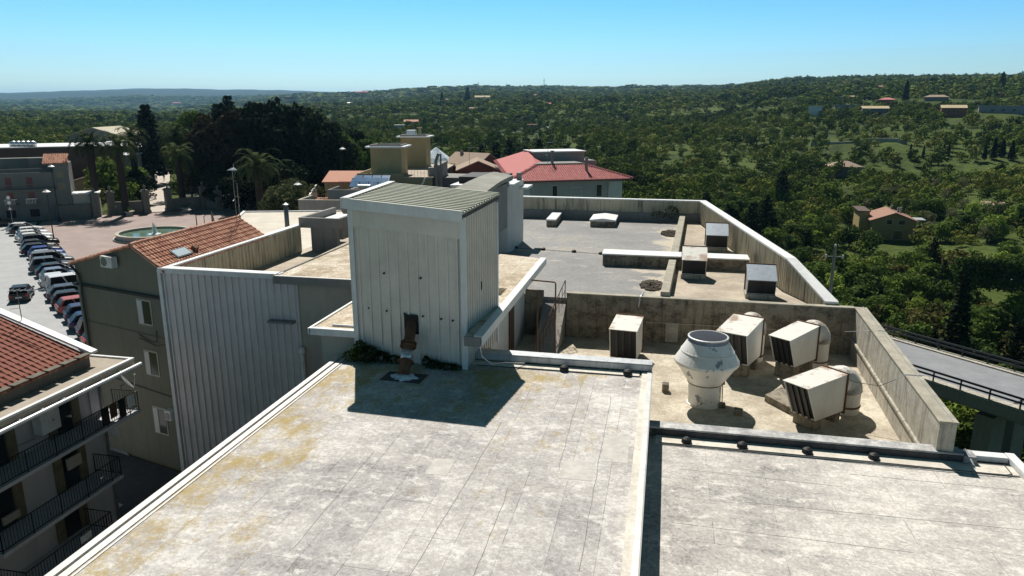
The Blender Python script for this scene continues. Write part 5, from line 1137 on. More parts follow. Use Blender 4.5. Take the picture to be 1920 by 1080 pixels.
# ------------------------------------------------------------------ cars
t_ = NT('car_paint'); oc = t_.rnd()['Color']; M_paint = t_.out(oc, .35, 0.0, spec=.3); t_.b.inputs['Coat Weight'].default_value = .2; t_.b.inputs['Coat Roughness'].default_value = .05
M_tyre = plain('tyre', (.015, .015, .016), .85); M_rim = plain('alloy', (.42, .43, .45), .3, .8); M_lampr = plain('tail_lamp', (.30, .015, .012), .25); M_lampw = plain('head_lamp', (.75, .77, .8), .12); M_carglass = plain('car_glass', (.006, .007, .012), .25, 0, .05, 1, .12); M_plate = plain('number_plate', (.75, .75, .72), .5); M_trim = plain('car_trim', (.025, .025, .027), .6)
def car_proto(kind):
    o = thing('parked_car', 'x', 'car')
    L, Wd, H, bel = {'hatch': (4.0, 1.72, 1.48, .92), 'suv': (4.4, 1.82, 1.70, 1.02), 'van': (4.5, 1.84, 1.84, 1.05), 'estate': (4.5, 1.76, 1.46, .90)}[kind]
    y = Wd / 2
    # body stations from rear (x=0) to front (x=L): x, half width, z low, z belt
    S = [(0, .86, .42, bel - .12), (.06, .95, .32, bel - .02), (.35, 1, .22, bel), (1.2, 1, .2, bel), (2.6, 1, .2, bel - .03), (3.2 * L / 4.2, .99, .2, bel - .08), (L - .35, .95, .22, bel - .18), (L - .06, .84, .28, bel - .30), (L, .74, .38, bel - .40)]
    vs = []
    for x, f, zl, zb in S:
        wv = y * f
        for (a, z) in ((-.82, zl), (-1, zl + .14), (-1.0, (zl + zb) / 2), (-.97, zb - .04), (-.88, zb), (.88, zb), (.97, zb - .04), (1.0, (zl + zb) / 2), (1, zl + .14), (.82, zl)): vs.append((x, wv * a, z))
    n = 10; k = len(S); fs = [(i * n + j, i * n + (j + 1) % n, (i + 1) * n + (j + 1) % n, (i + 1) * n + j) for i in range(k - 1) for j in range(n)]; fs = [f[::-1] for f in fs]
    fs += [tuple(range(n)), tuple((k - 1) * n + j for j in range(n - 1, -1, -1))]
    m = MB(); m.add(vs, fs)
    # cabin shell and roof
    xr0, xr1, xf1, xf0 = {'hatch': (.12, .50, 2.05, 2.95), 'suv': (.12, .42, 2.35, 3.15), 'van': (.06, .25, 2.6, 3.5), 'estate': (.15, .65, 2.3, 3.15)}[kind]
    tw_ = .78
    m.hexa([(xr1 + .02, -y * tw_, H - .07), (xr1 + .02, y * tw_, H - .07), (xf1, y * tw_, H - .07), (xf1, -y * tw_, H - .07)][::-1], [(xr1 + .12, -y * .66, H), (xr1 + .12, y * .66, H), (xf1 - .12, y * .66, H), (xf1 - .12, -y * .66, H)][::-1])
    for sg in (-1, 1):
        def pillar_(xa, xb, w_=.07): m.hexa([(xa - w_, sg * y * .905, bel - .02), (xa + w_, sg * y * .905, bel - .02), (xa + w_, sg * y * .86, bel - .02), (xa - w_, sg * y * .86, bel - .02)][::sg], [(xb - w_, sg * y * .785, H - .06), (xb + w_, sg * y * .785, H - .06), (xb + w_, sg * y * .74, H - .06), (xb - w_, sg * y * .74, H - .06)][::sg])
        pillar_(xr0 + .12, xr1 + .08, .10); pillar_((xr0 + xf0) * .5, (xr1 + xf1) * .5); pillar_(xf0 - .05, xf1 - .03, .05)
    m.build('body', M_paint, o, bevel=.03)
    m = MB(); m.hexa([(xr0, -y * .89, bel - .01), (xr0, y * .89, bel - .01), (xf0, y * .89, bel - .06), (xf0, -y * .89, bel - .06)][::-1], [(xr1, -y * .765, H - .065), (xr1, y * .765, H - .065), (xf1, y * .765, H - .065), (xf1, -y * .765, H - .065)][::-1]); m.build('windows', M_carglass, o)
    for x in (.78, L - .82):
        for sg in (-1, 1):
            m = MB(); m.tube([(x, sg * (y - .20), .32), (x, sg * (y + .005), .32)], .32, 18); wl = m.build('wheel', M_tyre, o); m = MB(); m.tube([(x, sg * (y + .004), .32), (x, sg * (y + .015), .32)], .20, 14); m.build('rim', M_rim, wl)
    for sg in (-1, 1):
        m = MB(); m.box(-.02, .14, min(sg * y * .66, sg * y * .93), max(sg * y * .66, sg * y * .93), bel - .32, bel - .10); m.build('tail_light', M_lampr, o)
        m = MB(); m.box(L - .22, L - .005, min(sg * y * .48, sg * y * .8), max(sg * y * .48, sg * y * .8), bel - .47, bel - .33); m.build('headlight', M_lampw, o)
        m = MB(); m.box(xf0 - .45, xf0 - .3, min(sg * (y + .02), sg * (y + .2)), max(sg * (y + .02), sg * (y + .2)), bel, bel + .14); m.build('mirror', M_paint, o)
    m = MB(); m.box(-.035, -.001, -.26, .26, bel - .42, bel - .30); m.build('number_plate', M_plate, o); m = MB(); m.box(-.05, .3, -y * .8, y * .8, .26, .44); m.box(L - .25, L + .01, -y * .66, y * .66, .26, .42); m.build('bumper', M_trim, o)
    return o
def setcol(o, c):
    for ch in o.children:
        ch.color = (*c, 1)
        for g in ch.children: g.color = (*c, 1)
PROTO = {}
def put_car(kind, x, y, rz, col, label, group):
    if kind not in PROTO: PROTO[kind] = o = car_proto(kind)
    else: o = copy_tree(PROTO[kind])
    o.location = (x, y, .02); o.rotation_euler = (0, 0, rz); o['label'] = label; o['group'] = group
    for ch in KIDS[PROTO[kind].name] if o is PROTO[kind] else COL.objects:
        if ch.parent is o: ch.color = (*col, 1)
    return o
CARS = [('hatch', (.42, .02, .015), 'bright red hatchback at the near end of the row, half hidden by the green building'), ('suv', (.008, .009, .011), 'black hatchback second from the near end of the row'), ('estate', (.012, .02, .09), 'dark navy estate third from the near end of the row'), ('hatch', (.03, .045, .10), 'small slate-blue car fourth from the near end'),
 ('hatch', (.40, .10, .09), 'faded red car between the slate-blue and black ones'), ('hatch', (.01, .011, .013), 'black hatchback just beyond the faded red car'), ('estate', (.05, .06, .085), 'blue-grey estate beside the white-roofed van'), ('van', (.62, .63, .64), 'white boxy van next to the silver hatchback'), ('hatch', (.55, .57, .58), 'silver white hatchback with dark shadow on the street, in mid row'),
 ('hatch', (.15, .19, .28), 'steel-blue car just beyond the silver white hatchback'), ('estate', (.012, .013, .015), 'glossy black saloon in the middle of the row'), ('suv', (.09, .10, .12), 'charcoal car with pale roof before the black saloon'), ('van', (.15, .155, .16), 'tall grey van just beyond the black saloon'), ('hatch', (.26, .31, .40), 'pale blue car beside the bright blue hatchback'),
 ('hatch', (.02, .06, .26), 'bright blue hatchback in the farther half of the row'), ('estate', (.012, .013, .018), 'black car just beyond the bright blue hatchback'), ('hatch', (.02, .022, .026), 'dark car second beyond the bright blue hatchback'), ('suv', (.015, .016, .017), 'black off-roader standing before the three white cars'), ('hatch', (.66, .67, .67), 'first white car of the three side by side'), ('estate', (.70, .71, .71), 'middle white car of the three side by side'),
 ('hatch', (.62, .64, .66), 'last white car of the three side by side'), ('hatch', (.03, .032, .035), 'dark car poking out before the far silver estate'), ('estate', (.58, .60, .61), 'silver estate parked sideways at the far end of the row')]
LA, LB_ = Vector((-44.2, 45.0)), Vector((-96.5, 89.2)); HD = R(50)
for k, (kd, colr, lab) in enumerate(CARS):
    f = k / (len(CARS) - 1); p = LA.lerp(LB_, f); j = random.uniform(-.35, .35)
    p = p + Vector((math.cos(HD), math.sin(HD))) * j
    put_car(kd, p.x, p.y, HD + R(random.uniform(-4, 4)) - (R(25) if k == len(CARS) - 1 else 0), colr, lab, 'cars parked along the square')
put_car('hatch', -60.6, 55.6, R(128), (.010, .011, .013), 'black hatchback driving alone along the sunny street', 'cars on the street')
put_car('suv', -104.5, 91.5, R(60), (.012, .012, .014), 'black car in the dark shade left of the corner house', 'cars on the street')

# people on the avenue
def person(label, loc, rz, top, legs):
    me = bpy.data.meshes.new('person'); bm = bmesh.new()
    J = {'pelvis': (0, 0, .95), 'chest': (0, 0, 1.3), 'neck': (0, 0, 1.48), 'head': (0, .01, 1.60), 'crown': (0, 0, 1.72), 'hl': (-.1, 0, .9), 'kl': (-.11, .12, .5), 'al': (-.11, .02, .08), 'tl': (-.11, .2, .03), 'hr': (.1, 0, .9), 'kr': (.11, -.02, .5), 'ar': (.11, -.2, .1), 'tr': (.11, -.05, .03), 'sl': (-.19, 0, 1.41), 'el': (-.25, -.05, 1.13), 'wl': (-.24, .08, .90), 'fl': (-.23, .11, .80), 'sr': (.19, 0, 1.41), 'er': (.25, .02, 1.13), 'wr': (.24, .14, .92), 'fr': (.23, .18, .83)}
    E = [('pelvis', 'chest'), ('chest', 'neck'), ('neck', 'head'), ('head', 'crown'), ('pelvis', 'hl'), ('hl', 'kl'), ('kl', 'al'), ('al', 'tl'), ('pelvis', 'hr'), ('hr', 'kr'), ('kr', 'ar'), ('ar', 'tr'), ('chest', 'sl'), ('sl', 'el'), ('el', 'wl'), ('wl', 'fl'), ('chest', 'sr'), ('sr', 'er'), ('er', 'wr'), ('wr', 'fr')]
    ks = list(J); vb = [bm.verts.new(J[k]) for k in ks]
    for a, b in E: bm.edges.new((vb[ks.index(a)], vb[ks.index(b)]))
    bm.to_mesh(me); bm.free(); o = bpy.data.objects.new('person', me); COL.objects.link(o)
    md = o.modifiers.new('skin', 'SKIN'); rad = dict(pelvis=.15, chest=.17, neck=.06, head=.10, crown=.075, hl=.1, hr=.1, kl=.06, kr=.06, al=.045, ar=.045, tl=.04, tr=.04, sl=.075, sr=.075, el=.045, er=.045, wl=.035, wr=.035, fl=.035, fr=.035)
    for k, sv in zip(ks, me.skin_vertices[0].data): sv.radius = (rad[k], rad[k] * .85); sv.use_root = (k == 'pelvis')
    o.modifiers.new('sub', 'SUBSURF').levels = 1; o.modifiers['sub'].render_levels = 1
    t = NT('person_cloth'); z = t.sep()[2]; me.materials.append(t.out(t.ramp(t.math('DIVIDE', z, 1.8), [(0, (.02, .02, .02)), (.06, legs), (.53, top), (.83, (.35, .21, .15)), (.92, (.03, .02, .015))], True), .8))
    o.location = loc; o.rotation_euler = (0, 0, rz); return tag(o, label, 'person')
for (f, sx, lab, tp, lg) in ((.36, -.8, 'person in dark clothes walking on the left side of the park avenue', (.05, .05, .07), (.03, .03, .05)), (.365, .9, 'person in a dark blue top walking on the right side of the park avenue', (.04, .05, .11), (.04, .04, .05)), (.17, 6.5, 'person in black standing on the side path right of the gate palm', (.02, .02, .025), (.02, .02, .03)), (.175, 7.6, 'person in grey standing beside the one in black near the gate palm', (.12, .12, .13), (.03, .03, .04))):
    x = -89.0 - 90 * f + sx * .8; y = 112.2 + 120 * f + sx * .6; person(lab, (x, y, max(.05, gz(-89 - 90 * f, 112.2 + 120 * f) + .25) if sx < 2 else .05), R(40), tp, lg)

# ------------------------------------------------------------------ bridge over the valley
BZ = -8.0
q0, q1 = Vector((25.0, 89.5)), Vector((46.0, 66.6)); bd = (q1 - q0).normalized(); bn = Vector((bd.y, -bd.x))  # bn points to the near side
if bn.y > 0: bn = -bn
br = thing('road_bridge', 'grey concrete road bridge with black guard rails crossing the wooded valley', 'bridge', (0, 0, 0))
q0 = q0 - bd * 42; q1 = q1 + bd * 60
def bq(f, s): p = q0.lerp(q1, f) + bn * s; return (p.x, p.y)
WB = 8.4; near0 = WB / 2
cq0, cq1 = q0 + bn * near0, q1 + bn * near0   # centre line
def bb(name, s0, s1, z0, z1, mat):
    a, b = q0 + bn * s0, q1 + bn * s0; c, d_ = q1 + bn * s1, q0 + bn * s1
    return MB().prism([a, b, c, d_], z0, z1).build(name, mat, br)
M_broad = sandy('bridge_asphalt', (.27, .275, .29), (.21, .215, .23), (.16, .165, .18), .5)
bb('deck', -1.0, WB + 1.0, BZ - 1.1, BZ - .02, M_plastd); bb('carriageway', 0, WB, BZ - .015, BZ, M_broad)
bb('footway', -.95, -.01, BZ - .015, BZ + .14, M_concl); bb('footway', WB + .01, WB + .95, BZ - .015, BZ + .14, M_concl); bb('edge_beam', 1.5, WB - 1.5, BZ - 2.2, BZ - 1.101, M_plastd)
a_, b_ = bq(.462, 0.05), bq(.462, WB - .05); MB().prism([a_, (a_[0] + bd.x * .35, a_[1] + bd.y * .35), (b_[0] + bd.x * .35, b_[1] + bd.y * .35), b_], BZ + .001, BZ + .006).build('dark_cross_strip', M_tar, br)  # thin dark strip laid across the carriageway
L_ = (q1 - q0).length; PIERF = .445
for s in (-.85, WB + .8):
    m = MB(); n = int(L_ / 2.6)
    for k in range(n + 1): p = bq(k / n, s); m.box(p[0] - .06, p[0] + .06, p[1] - .06, p[1] + .06, BZ + .14, BZ + 1.2)
    for z, hgt in ((1.02, .20), (.6, .18)):
        a, b = Vector((*bq(0, s), BZ + z)), Vector((*bq(1, s), BZ + z)); e = Vector((bn.x, bn.y, 0)) * .05
        m.hexa([a - e, b - e, b + e, a + e], [a - e + Vector((0, 0, hgt)), b - e + Vector((0, 0, hgt)), b + e + Vector((0, 0, hgt)), a + e + Vector((0, 0, hgt))])
    m.build('guard_rail', plain('rail_steel', (.05, .053, .06), .5, .4), br)
for f in (.16, PIERF, .80):
    m = MB(); p = Vector(bq(f, WB / 2)); 
    for s in (-2.2, 2.2): c = p + bn * s; a_ = bd * .8; n_ = bn * 1.3; m.prism([c - a_ - n_, c + a_ - n_, c + a_ + n_, c - a_ + n_], -26, BZ - 2.21)
    m.build('pier', M_plastd, br)

# ------------------------------------------------------------------ placing on the ground seen at a pixel
def on_ground(px, py, d0=60, d1=3500):
    ds = np.geomspace(d0, d1, 700); r = _FW + _RT * ((px - 960) / FPX) - _UP * ((py - 540) / FPX); k = ds / r.dot(_HF)
    X, Y, Zz = r.x * k, r.y * k, r.z * k + CAM_H; g = ground_z(X, Y); h = np.nonzero(Zz <= g)[0]
    i = h[0] if len(h) else len(ds) - 1
    return Vector((X[i], Y[i], g[i])), ds[i]
def proj(x, y, z):
    v = np.stack([x, y, z - CAM_H], -1); d = v @ np.array(_FW); return 960 + FPX * (v @ np.array(_RT)) / d, 540 - FPX * (v @ np.array(_UP)) / d
CLEAR = []   # (x, y, radius) kept free of trees
pole_b, _d = on_ground(1556, 590, 70); pole_b = at(1556, 556, 84)
pl = thing('power_pole', 'dark concrete power pole with white insulators standing beyond the right coping', 'power pole', (pole_b.x, pole_b.y, gz(pole_b.x, pole_b.y)))
ph = at(1564, 462, 84).z - pl.location.z
MB().tube([(0, 0, -.5), (0, 0, ph)], [.30, .17], 10).build('post', M_pole, pl)
m = MB(); m.box(-1.1, 1.1, -.05, .05, ph - 1.3, ph - 1.2); m.build('crossarm', M_pole, pl)
m = MB()
for x in (-.95, .95): m.tube([(x, 0, ph - 1.45), (x, 0, ph - 1.0)], .10, 8)
m.lathe([(.12, 0), (.14, .2), (.05, .3)], (0, 0, ph), 8); m.build('insulator', M_pvc, pl)

# yellow house on the slope
q, _d = on_ground(1672, 452, 110)
yh = house('ochre_country_house', 'ochre country house with brown tiled gable roof and chimneys on the valley slope', 'house', (q.x, q.y, q.z), R(-4), 9.0, 10, 4.6, 'gable', 1.7, weathered('ochre_wall', (.30, .22, .10), (.17, .13, .07), .4), tile_mat('brown_tile', (.21, .11, .075), (.30, .165, .115), (.38, .24, .17)), ((-1.0, 3.7, 1.1, 1.0), (1.6, 3.7, 1.3, 1.0), (1.0, .4, 1.9, 1.9)), .6, 6, chim=((1.6, 5, .7), (2.6, 7, .5), (.8, 8, .8)))
MB().box(-6.6, -4.52, 4, 12, -6, 5.9).build('wing', weathered('ochre_wall_lit', (.42, .31, .14), (.25, .19, .10), .4), yh); MB().box(-7.1, -4.4, 3.4, 12.4, 5.902, 6.1).build('wing_roof', M_brown, yh); MB().box(4.6, 8.2, 7, 11, 3.8, 4.0).build('canopy', M_capflash, yh)  # wing: brighter copy of the ochre wall, sunlight put into its colour
CLEAR.append((q.x, q.y + 5, 11)); CLEAR.append((q.x - 2, q.y - 8, 6))
HH = [  # px, base row, width, depth, height, roof kind, rise, wall colour, roof, label
 (1526, 219, 6, 6, 4.6, 'flat', .3, (.60, .62, .66), 'w', 'plain white cubic house alone on the far slope', ()),
 (1640, 222, 11, 7, 4.0, 'gablex', 1.0, (.14, .145, .16), 't', 'house with cream tiled roof and dark glazed front on the far slope', ((-2, .6, 2.5, 2.4), (1.6, .6, 2.5, 2.4))),
 (1787, 218, 11, 8, 3.6, 'gablex', 1.3, (.30, .10, .055), 't', 'orange-red house with stepped cream roof on the far slope', ((-2.5, 1, 1.5, 1.6), (2, 1, 1.5, 1.6))),
 (1880, 214, 20, 8, 3.2, 'flat', .3, (.30, .30, .32), 'g', 'long grey house with white eaves at the right edge of the far slope', ((-5, .8, 1.5, 1.3), (0, .8, 1.5, 1.3), (5, .8, 1.5, 1.3))),
 (1590, 208, 18, 9, 3.6, 'flat', .3, (.22, .23, .26), 'g', 'long low grey-blue shed behind the white cubic house', ()),
 (1586, 330, 10.5, 8, 2.8, 'hip', 1.9, (.17, .155, .14), 'o', 'dark house with grey-brown pyramid roof sunk among trees in the valley', ()),
 (1358, 374, 7, 5, 2.2, 'gablex', .6, (.30, .20, .15), 'o', 'tiny hut with a pinkish roof among trees just above the far coping', ()),
 (1858, 400, 6.5, 5, 2.6, 'gablex', .9, (.26, .25, .23), 'o', 'small stone hut with an old roof in the olive orchard', ((-.8, .5, .7, 1.2),)),
 (1662, 196, 13, 9, 3.4, 'hip', 1.8, (.32, .08, .06), 'r', 'red-walled house with pink hipped roof beside a tall cypress', ()),
 (1755, 190, 20, 9, 3.2, 'hip', 2.0, (.22, .19, .16), 'o', 'wide house with brown hipped roof high on the far slope', ()),
 (905, 190, 14, 9, 3.2, 'gablex', 1.4, (.45, .41, .34), 't', 'cream house with tan roof below the far ridge', ((-3, .8, 1.2, 1.2), (2, .8, 1.2, 1.2))),
 (771, 240, 9, 7, 3.6, 'gablex', 1.1, (.20, .11, .10), 'p', 'maroon house with a pale pink roof edge across the ravine', ((-2.5, .8, 1, 1.8), (0, .8, 1, 1.8), (2.5, .8, 1, 1.8))),
 (748, 243, 7, 5, 2.6, 'flat', .3, (.36, .40, .42), 'w', 'small pale greenhouse-like shed beside the maroon house', ()),
 (995, 243, 8, 6, 3.4, 'flat', .3, (.36, .26, .17), 'p', 'tan house among pale terraces in mid valley', ((-2, .8, 1, 1.4), (1, .8, 1, 1.4))),
 (1022, 201, 13, 8, 3.0, 'gablex', 1.2, (.24, .09, .07), 'r', 'brick-red low house in the trees of the middle slope', ()),
 (1195, 188, 24, 9, 3.0, 'flat', .3, (.26, .25, .24), 'g', 'long grey farm shed with pale roof in the middle of the hills', ()),
 (1356, 168, 26, 10, 4.0, 'flat', .3, (.50, .51, .52), 'w', 'white-roofed hall on the horizon slope', ()),
 (1003, 184, 12, 8, 3.2, 'gablex', 1.2, (.36, .27, .20), 'r', 'small house with rosy roof just under the ridge, left of the pylon', ()),
 (887, 209, 10, 7, 3.0, 'gablex', 1.1, (.30, .24, .20), 'o', 'small tan house in terraces below the cream house', ()),
 (838, 192, 10, 8, 3.6, 'hip', 1.2, (.32, .22, .17), 'o', 'small brown-roofed house beside dark cypresses', ()),
 (930, 210, 9, 7, 2.8, 'gablex', 1.0, (.33, .28, .22), 'p', 'small pinkish house below the cream house, right of the tan one', ()),
 (678, 178, 26, 10, 4.2, 'gablex', 1.8, (.38, .22, .15), 'r', 'orange-roofed farmstead near the left ridge', ()),
 (655, 198, 12, 8, 3.2, 'gablex', 1.2, (.35, .34, .33), 'g', 'pale grey house on the plain behind the park trees', ()),
 (1475, 190, 18, 8, 3.0, 'flat', .3, (.30, .29, .27), 'w', 'long pale shed below the right-hand ridge', ()),
 (1650, 166, 10, 7, 2.8, 'gablex', 1.2, (.40, .38, .33), 'p', 'small cream cottage under the right-hand ridge', ()),
 (1602, 166, 12, 8, 3.0, 'flat', .3, (.62, .62, .62), 'w', 'first tiny white house of the pair under the right-hand ridge', ()),
 (1614, 167, 12, 8, 3.0, 'flat', .3, (.62, .62, .62), 'w', 'second tiny white house of the pair under the right-hand ridge', ()),
 (1672, 173, 12, 8, 3.0, 'gablex', 1.0, (.50, .48, .45), 'w', 'tiny pale house halfway up the far slope above the pink hipped roof', ()),
 (1600, 187, 12, 8, 3.0, 'gablex', 1.0, (.40, .36, .30), 't', 'tan-roofed house above the long grey-blue shed', ()),
 (1575, 188, 12, 8, 3.0, 'flat', 1.0, (.25, .25, .25), 'g', 'dark grey flat house left of the tan-roofed one on the far slope', ()),
 (1120, 187, 12, 8, 3.0, 'gablex', 1.0, (.40, .36, .30), 'p', 'tiny pinkish house left of the long grey farm shed', ()),
 (330, 197, 14, 9, 3.2, 'gablex', 1.2, (.36, .30, .26), 'r', 'small rosy-roofed house on the left plain', ()),
]
PXW = {1526: 22, 1640: 44, 1787: 40, 1880: 78, 1590: 46, 1586: 54, 1358: 28, 1858: 32, 1662: 28, 1755: 40, 905: 28, 771: 25, 748: 18, 995: 18, 1022: 20, 1195: 35, 1356: 22, 1003: 14, 887: 14, 838: 12, 930: 12, 678: 24, 655: 14, 1475: 28, 1650: 11, 330: 14, 1602: 9, 1614: 8, 1672: 10, 1600: 18, 1575: 18, 1120: 14}   # widths in the photograph
RF = {'w': M_white, 't': sandy('tan_roof', (.52, .42, .26), (.40, .32, .20), (.28, .22, .15), .6), 'g': M_capflash, 'o': M_tile3, 'r': M_redroof, 'p': M_tile2}
for i, (px, row, w_, dp, h, kd, rs_, wc, rk, lab, wins) in enumerate(HH):
    q, d_ = on_ground(px, row)
    nm = {'w': 'white_house', 't': 'tan_roofed_house', 'g': 'grey_shed', 'o': 'old_tiled_house', 'r': 'red_roofed_house', 'p': 'pink_roofed_house'}[rk]
    s = PXW[px] * d_ / 1388 / w_; q.z += .5 * s; wm = weathered('hill_wall_%d' % i, wc, tuple(x * .55 for x in wc), .3)
    house(nm, lab, 'house' if 'shed' not in lab and 'hall' not in lab else 'shed', q, YAW * .6 + R(random.uniform(-12, 12)) - math.atan2(px - 960, 1388) * .6, w_ * s, dp * s, h * s, kd, rs_ * s, wm, RF[rk], wins if s < 1.6 else (), .5, 3)
    dirc = Vector((q.x, q.y)).normalized(); CLEAR.append((q.x + dirc.x * dp / 2, q.y + dirc.y * dp / 2, w_ * s * .62)); CLEAR.append((q.x - dirc.x * 9, q.y - dirc.y * 9, w_ * s * .5)); CLEAR.append((q.x - dirc.x * 18, q.y - dirc.y * 18, w_ * s * .5)); CLEAR.append((q.x - dirc.x * 28, q.y - dirc.y * 28, w_ * s * .42)); CLEAR.append((q.x - dirc.x * 39, q.y - dirc.y * 39, w_ * s * .36))
# quarry-like pale terraces in mid valley
M_dry = plain('dry_stone', (.30, .28, .245), .9, 0, .4, 1.5)
def strip_wall(pts_px, h, th, label, mat=M_dry, name='terrace_wall'):
    P = [on_ground(*p)[0] for p in pts_px]; m = MB()
    for a, b in zip(P[:-1], P[1:]):
        n = max(1, int((b - a).length / 4)); 
        for k in range(n):
            s, e = a.lerp(b, k / n), a.lerp(b, (k + 1) / n); zs_, ze = gz(s.x, s.y), gz(e.x, e.y); d = (e - s); d.z = 0; d.normalize(); nn = Vector((d.y, -d.x, 0)) * th
            m.hexa([s - nn + Vector((0, 0, zs_ - s.z - 1)), e - nn + Vector((0, 0, ze - e.z - 1)), e + nn + Vector((0, 0, ze - e.z - 1)), s + nn + Vector((0, 0, zs_ - s.z - 1))], [s - nn + Vector((0, 0, zs_ - s.z + h)), e - nn + Vector((0, 0, ze - e.z + h)), e + nn + Vector((0, 0, ze - e.z + h)), s + nn + Vector((0, 0, zs_ - s.z + h))])
        CLEAR.append(((a.x + b.x) / 2, (a.y + b.y) / 2, 5))
    tag(m.build(name, mat), label, 'terrace wall')
strip_wall([(935, 243), (965, 238), (1010, 240), (1030, 246)], 1.4, .5, 'pale dry-stone terrace wall in front of the tan house')
strip_wall([(925, 252), (960, 250), (985, 254)], 1.3, .5, 'lower pale dry-stone terrace wall below the tan house')
strip_wall([(960, 244), (985, 247), (1015, 250)], 1.0, .5, 'middle pale dry-stone terrace wall below the tan house')
strip_wall([(1520, 272), (1600, 270), (1700, 272)], 1.2, .5, 'long terrace wall under the green strip on the far slope')
strip_wall([(715, 247), (745, 240)], 1.2, .5, 'short white wall beside the small greenhouse-like shed', M_white)
strip_wall([(1420, 196), (1455, 194), (1490, 194)], 1.0, 1.5, 'pale bare field edge under the right-hand ridge', M_walk, 'field_bank')
# rubble wall on the right slope
sw = [on_ground(*p_)[0] + Vector((0, 0, 2.0)) for p_ in ((1782, 528), (1796, 524), (1850, 534), (1890, 546), (1960, 552))]
m = MB()
for a, b in zip(sw[:-1], sw[1:]):
    n = int((b - a).length / .5) + 1
    for k in range(n):
        s, e = a.lerp(b, k / n), a.lerp(b, (k + 1) / n); 
        z = gz(s.x, s.y) - 1.5; top = s.z + random.uniform(-.15, .15)
        m.box(s.x - .4, s.x + .42, s.y - .4, s.y + .4, z, top)
t_ = NT('rubble'); vo = t_.n.new('ShaderNodeTexVoronoi'); vo.inputs['Scale'].default_value = 2.2; t_.lk(t_.coord.outputs['Object'], vo.inputs['Vector'])
sc_ = t_.n.new('ShaderNodeSeparateColor'); t_.lk(vo.outputs['Color'], sc_.inputs[0])
M_rub = t_.out(t_.mix(t_.ramp(vo.outputs['Distance'], [(.3, 0), (.55, 1)]), t_.ramp(sc_.outputs[0], [(.0, (.17, .165, .15)), (1, (.38, .37, .35))]), (.04, .04, .035)), .95, 0, vo.outputs['Distance'], .8, .1)
tag(m.build('rubble_wall', M_rub), 'curved grey rubble stone wall on the valley slope at right', 'stone wall'); 
for s in sw: CLEAR.append((s.x, s.y, 3.0)); CLEAR.append((s.x * .955, s.y * .955, 3.5))
# pylons on the ridge
for (px, row, hpx, lab) in ((1020, 162, 14, 'thin lattice mast on the ridge in the middle of the horizon'), (897, 162, 9, 'thin mast on the ridge left of the middle')):
    q = at(px, row + 4, 1700); h = hpx / 1346 * 1700 * 1.3; o = thing('lattice_mast', lab, 'mast', (q.x, q.y, gz(q.x, q.y)), 0); h += max(0, q.z - gz(q.x, q.y))
    m = MB()
    for a in range(4): g = R(90 * a + 45); m.tube([(2.2 * math.cos(g), 2.2 * math.sin(g), 0), (.4 * math.cos(g), .4 * math.sin(g), h)], .22, 4)
    m.tube([(-2.5, 0, h * .85), (2.5, 0, h * .85)], .2, 4); m.build('frame', M_pole, o)

# ------------------------------------------------------------------ vegetation
def fast_mesh(name, V, tint, mat):
    """V (n,4,3) quads -> mesh"""
    n = len(V); me = bpy.data.meshes.new(name); me.vertices.add(n * 4); me.loops.add(n * 4); me.polygons.add(n)
    me.vertices.foreach_set('co', V.reshape(-1).astype(np.float32)); me.loops.foreach_set('vertex_index', np.arange(n * 4, dtype=np.int32))
    me.polygons.foreach_set('loop_start', np.arange(0, n * 4, 4, dtype=np.int32)); me.polygons.foreach_set('loop_total', np.full(n, 4, np.int32))
    a = me.attributes.new('tint', 'FLOAT', 'FACE'); a.data.foreach_set('value', tint.astype(np.float32)); me.materials.append(mat); me.update(); return me
def crown(rng, lobes, n, size, flat=.55, up=.25):
    """leaf-clump quads over a set of ellipsoid lobes (cx,cy,cz,rx,ry,rz)"""
    lobes = np.array(lobes, float); wgt = (lobes[:, 3] * lobes[:, 5]); k = rng.choice(len(lobes), n, p=wgt / wgt.sum()); L = lobes[k]
    d = rng.normal(size=(n, 3)); d[:, 2] += up; d /= np.linalg.norm(d, axis=1)[:, None]
    r = .72 + .36 * rng.random(n) ** .7; c = L[:, :3] + d * L[:, 3:] * r[:, None]
    nr = d / L[:, 3:]; nr /= np.linalg.norm(nr, axis=1)[:, None]; nr = nr + rng.normal(size=(n, 3)) * flat; nr /= np.linalg.norm(nr, axis=1)[:, None]
    t = np.cross(nr, rng.normal(size=(n, 3))); t /= np.linalg.norm(t, axis=1)[:, None]; b = np.cross(nr, t)
    s = size * (.55 + .9 * rng.random(n)); t *= (s * .6)[:, None]; b *= (s * .42)[:, None]; j = lambda: rng.normal(size=(n, 1)) * .18 + 1
    V = np.stack([c - t * j(), c - b * j() + nr * (s * .12)[:, None], c + t * j(), c + b * j() + nr * (s * .12)[:, None]], 1)
    lt = rng.random(len(lobes)); tint = np.clip(.55 * rng.random(n) + .45 * lt[k], 0, 1); return V, tint
def lobes_round(rng, k, R_, H_, z0=.35, rr=(.38, .6)):
    out = [(0, 0, H_ * .62, R_ * .6, R_ * .6, H_ * .34)]
    for i in range(k):
        a = rng.random() * 6.283; q = R_ * .72 * math.sqrt(rng.random()); z = H_ * (z0 + (.92 - z0) * rng.random() * (1 - .35 * (q / R_) ** 2)); s = R_ * (rr[0] + (rr[1] - rr[0]) * rng.random()); out.append((q * math.cos(a), q * math.sin(a), z, s, s, s * .8))
    return out
G_DARK, G_MID, G_LT, G_OL, G_BR = (.012, .022, .009), (.030, .055, .017), (.062, .105, .026), (.075, .09, .055), (.06, .045, .02)
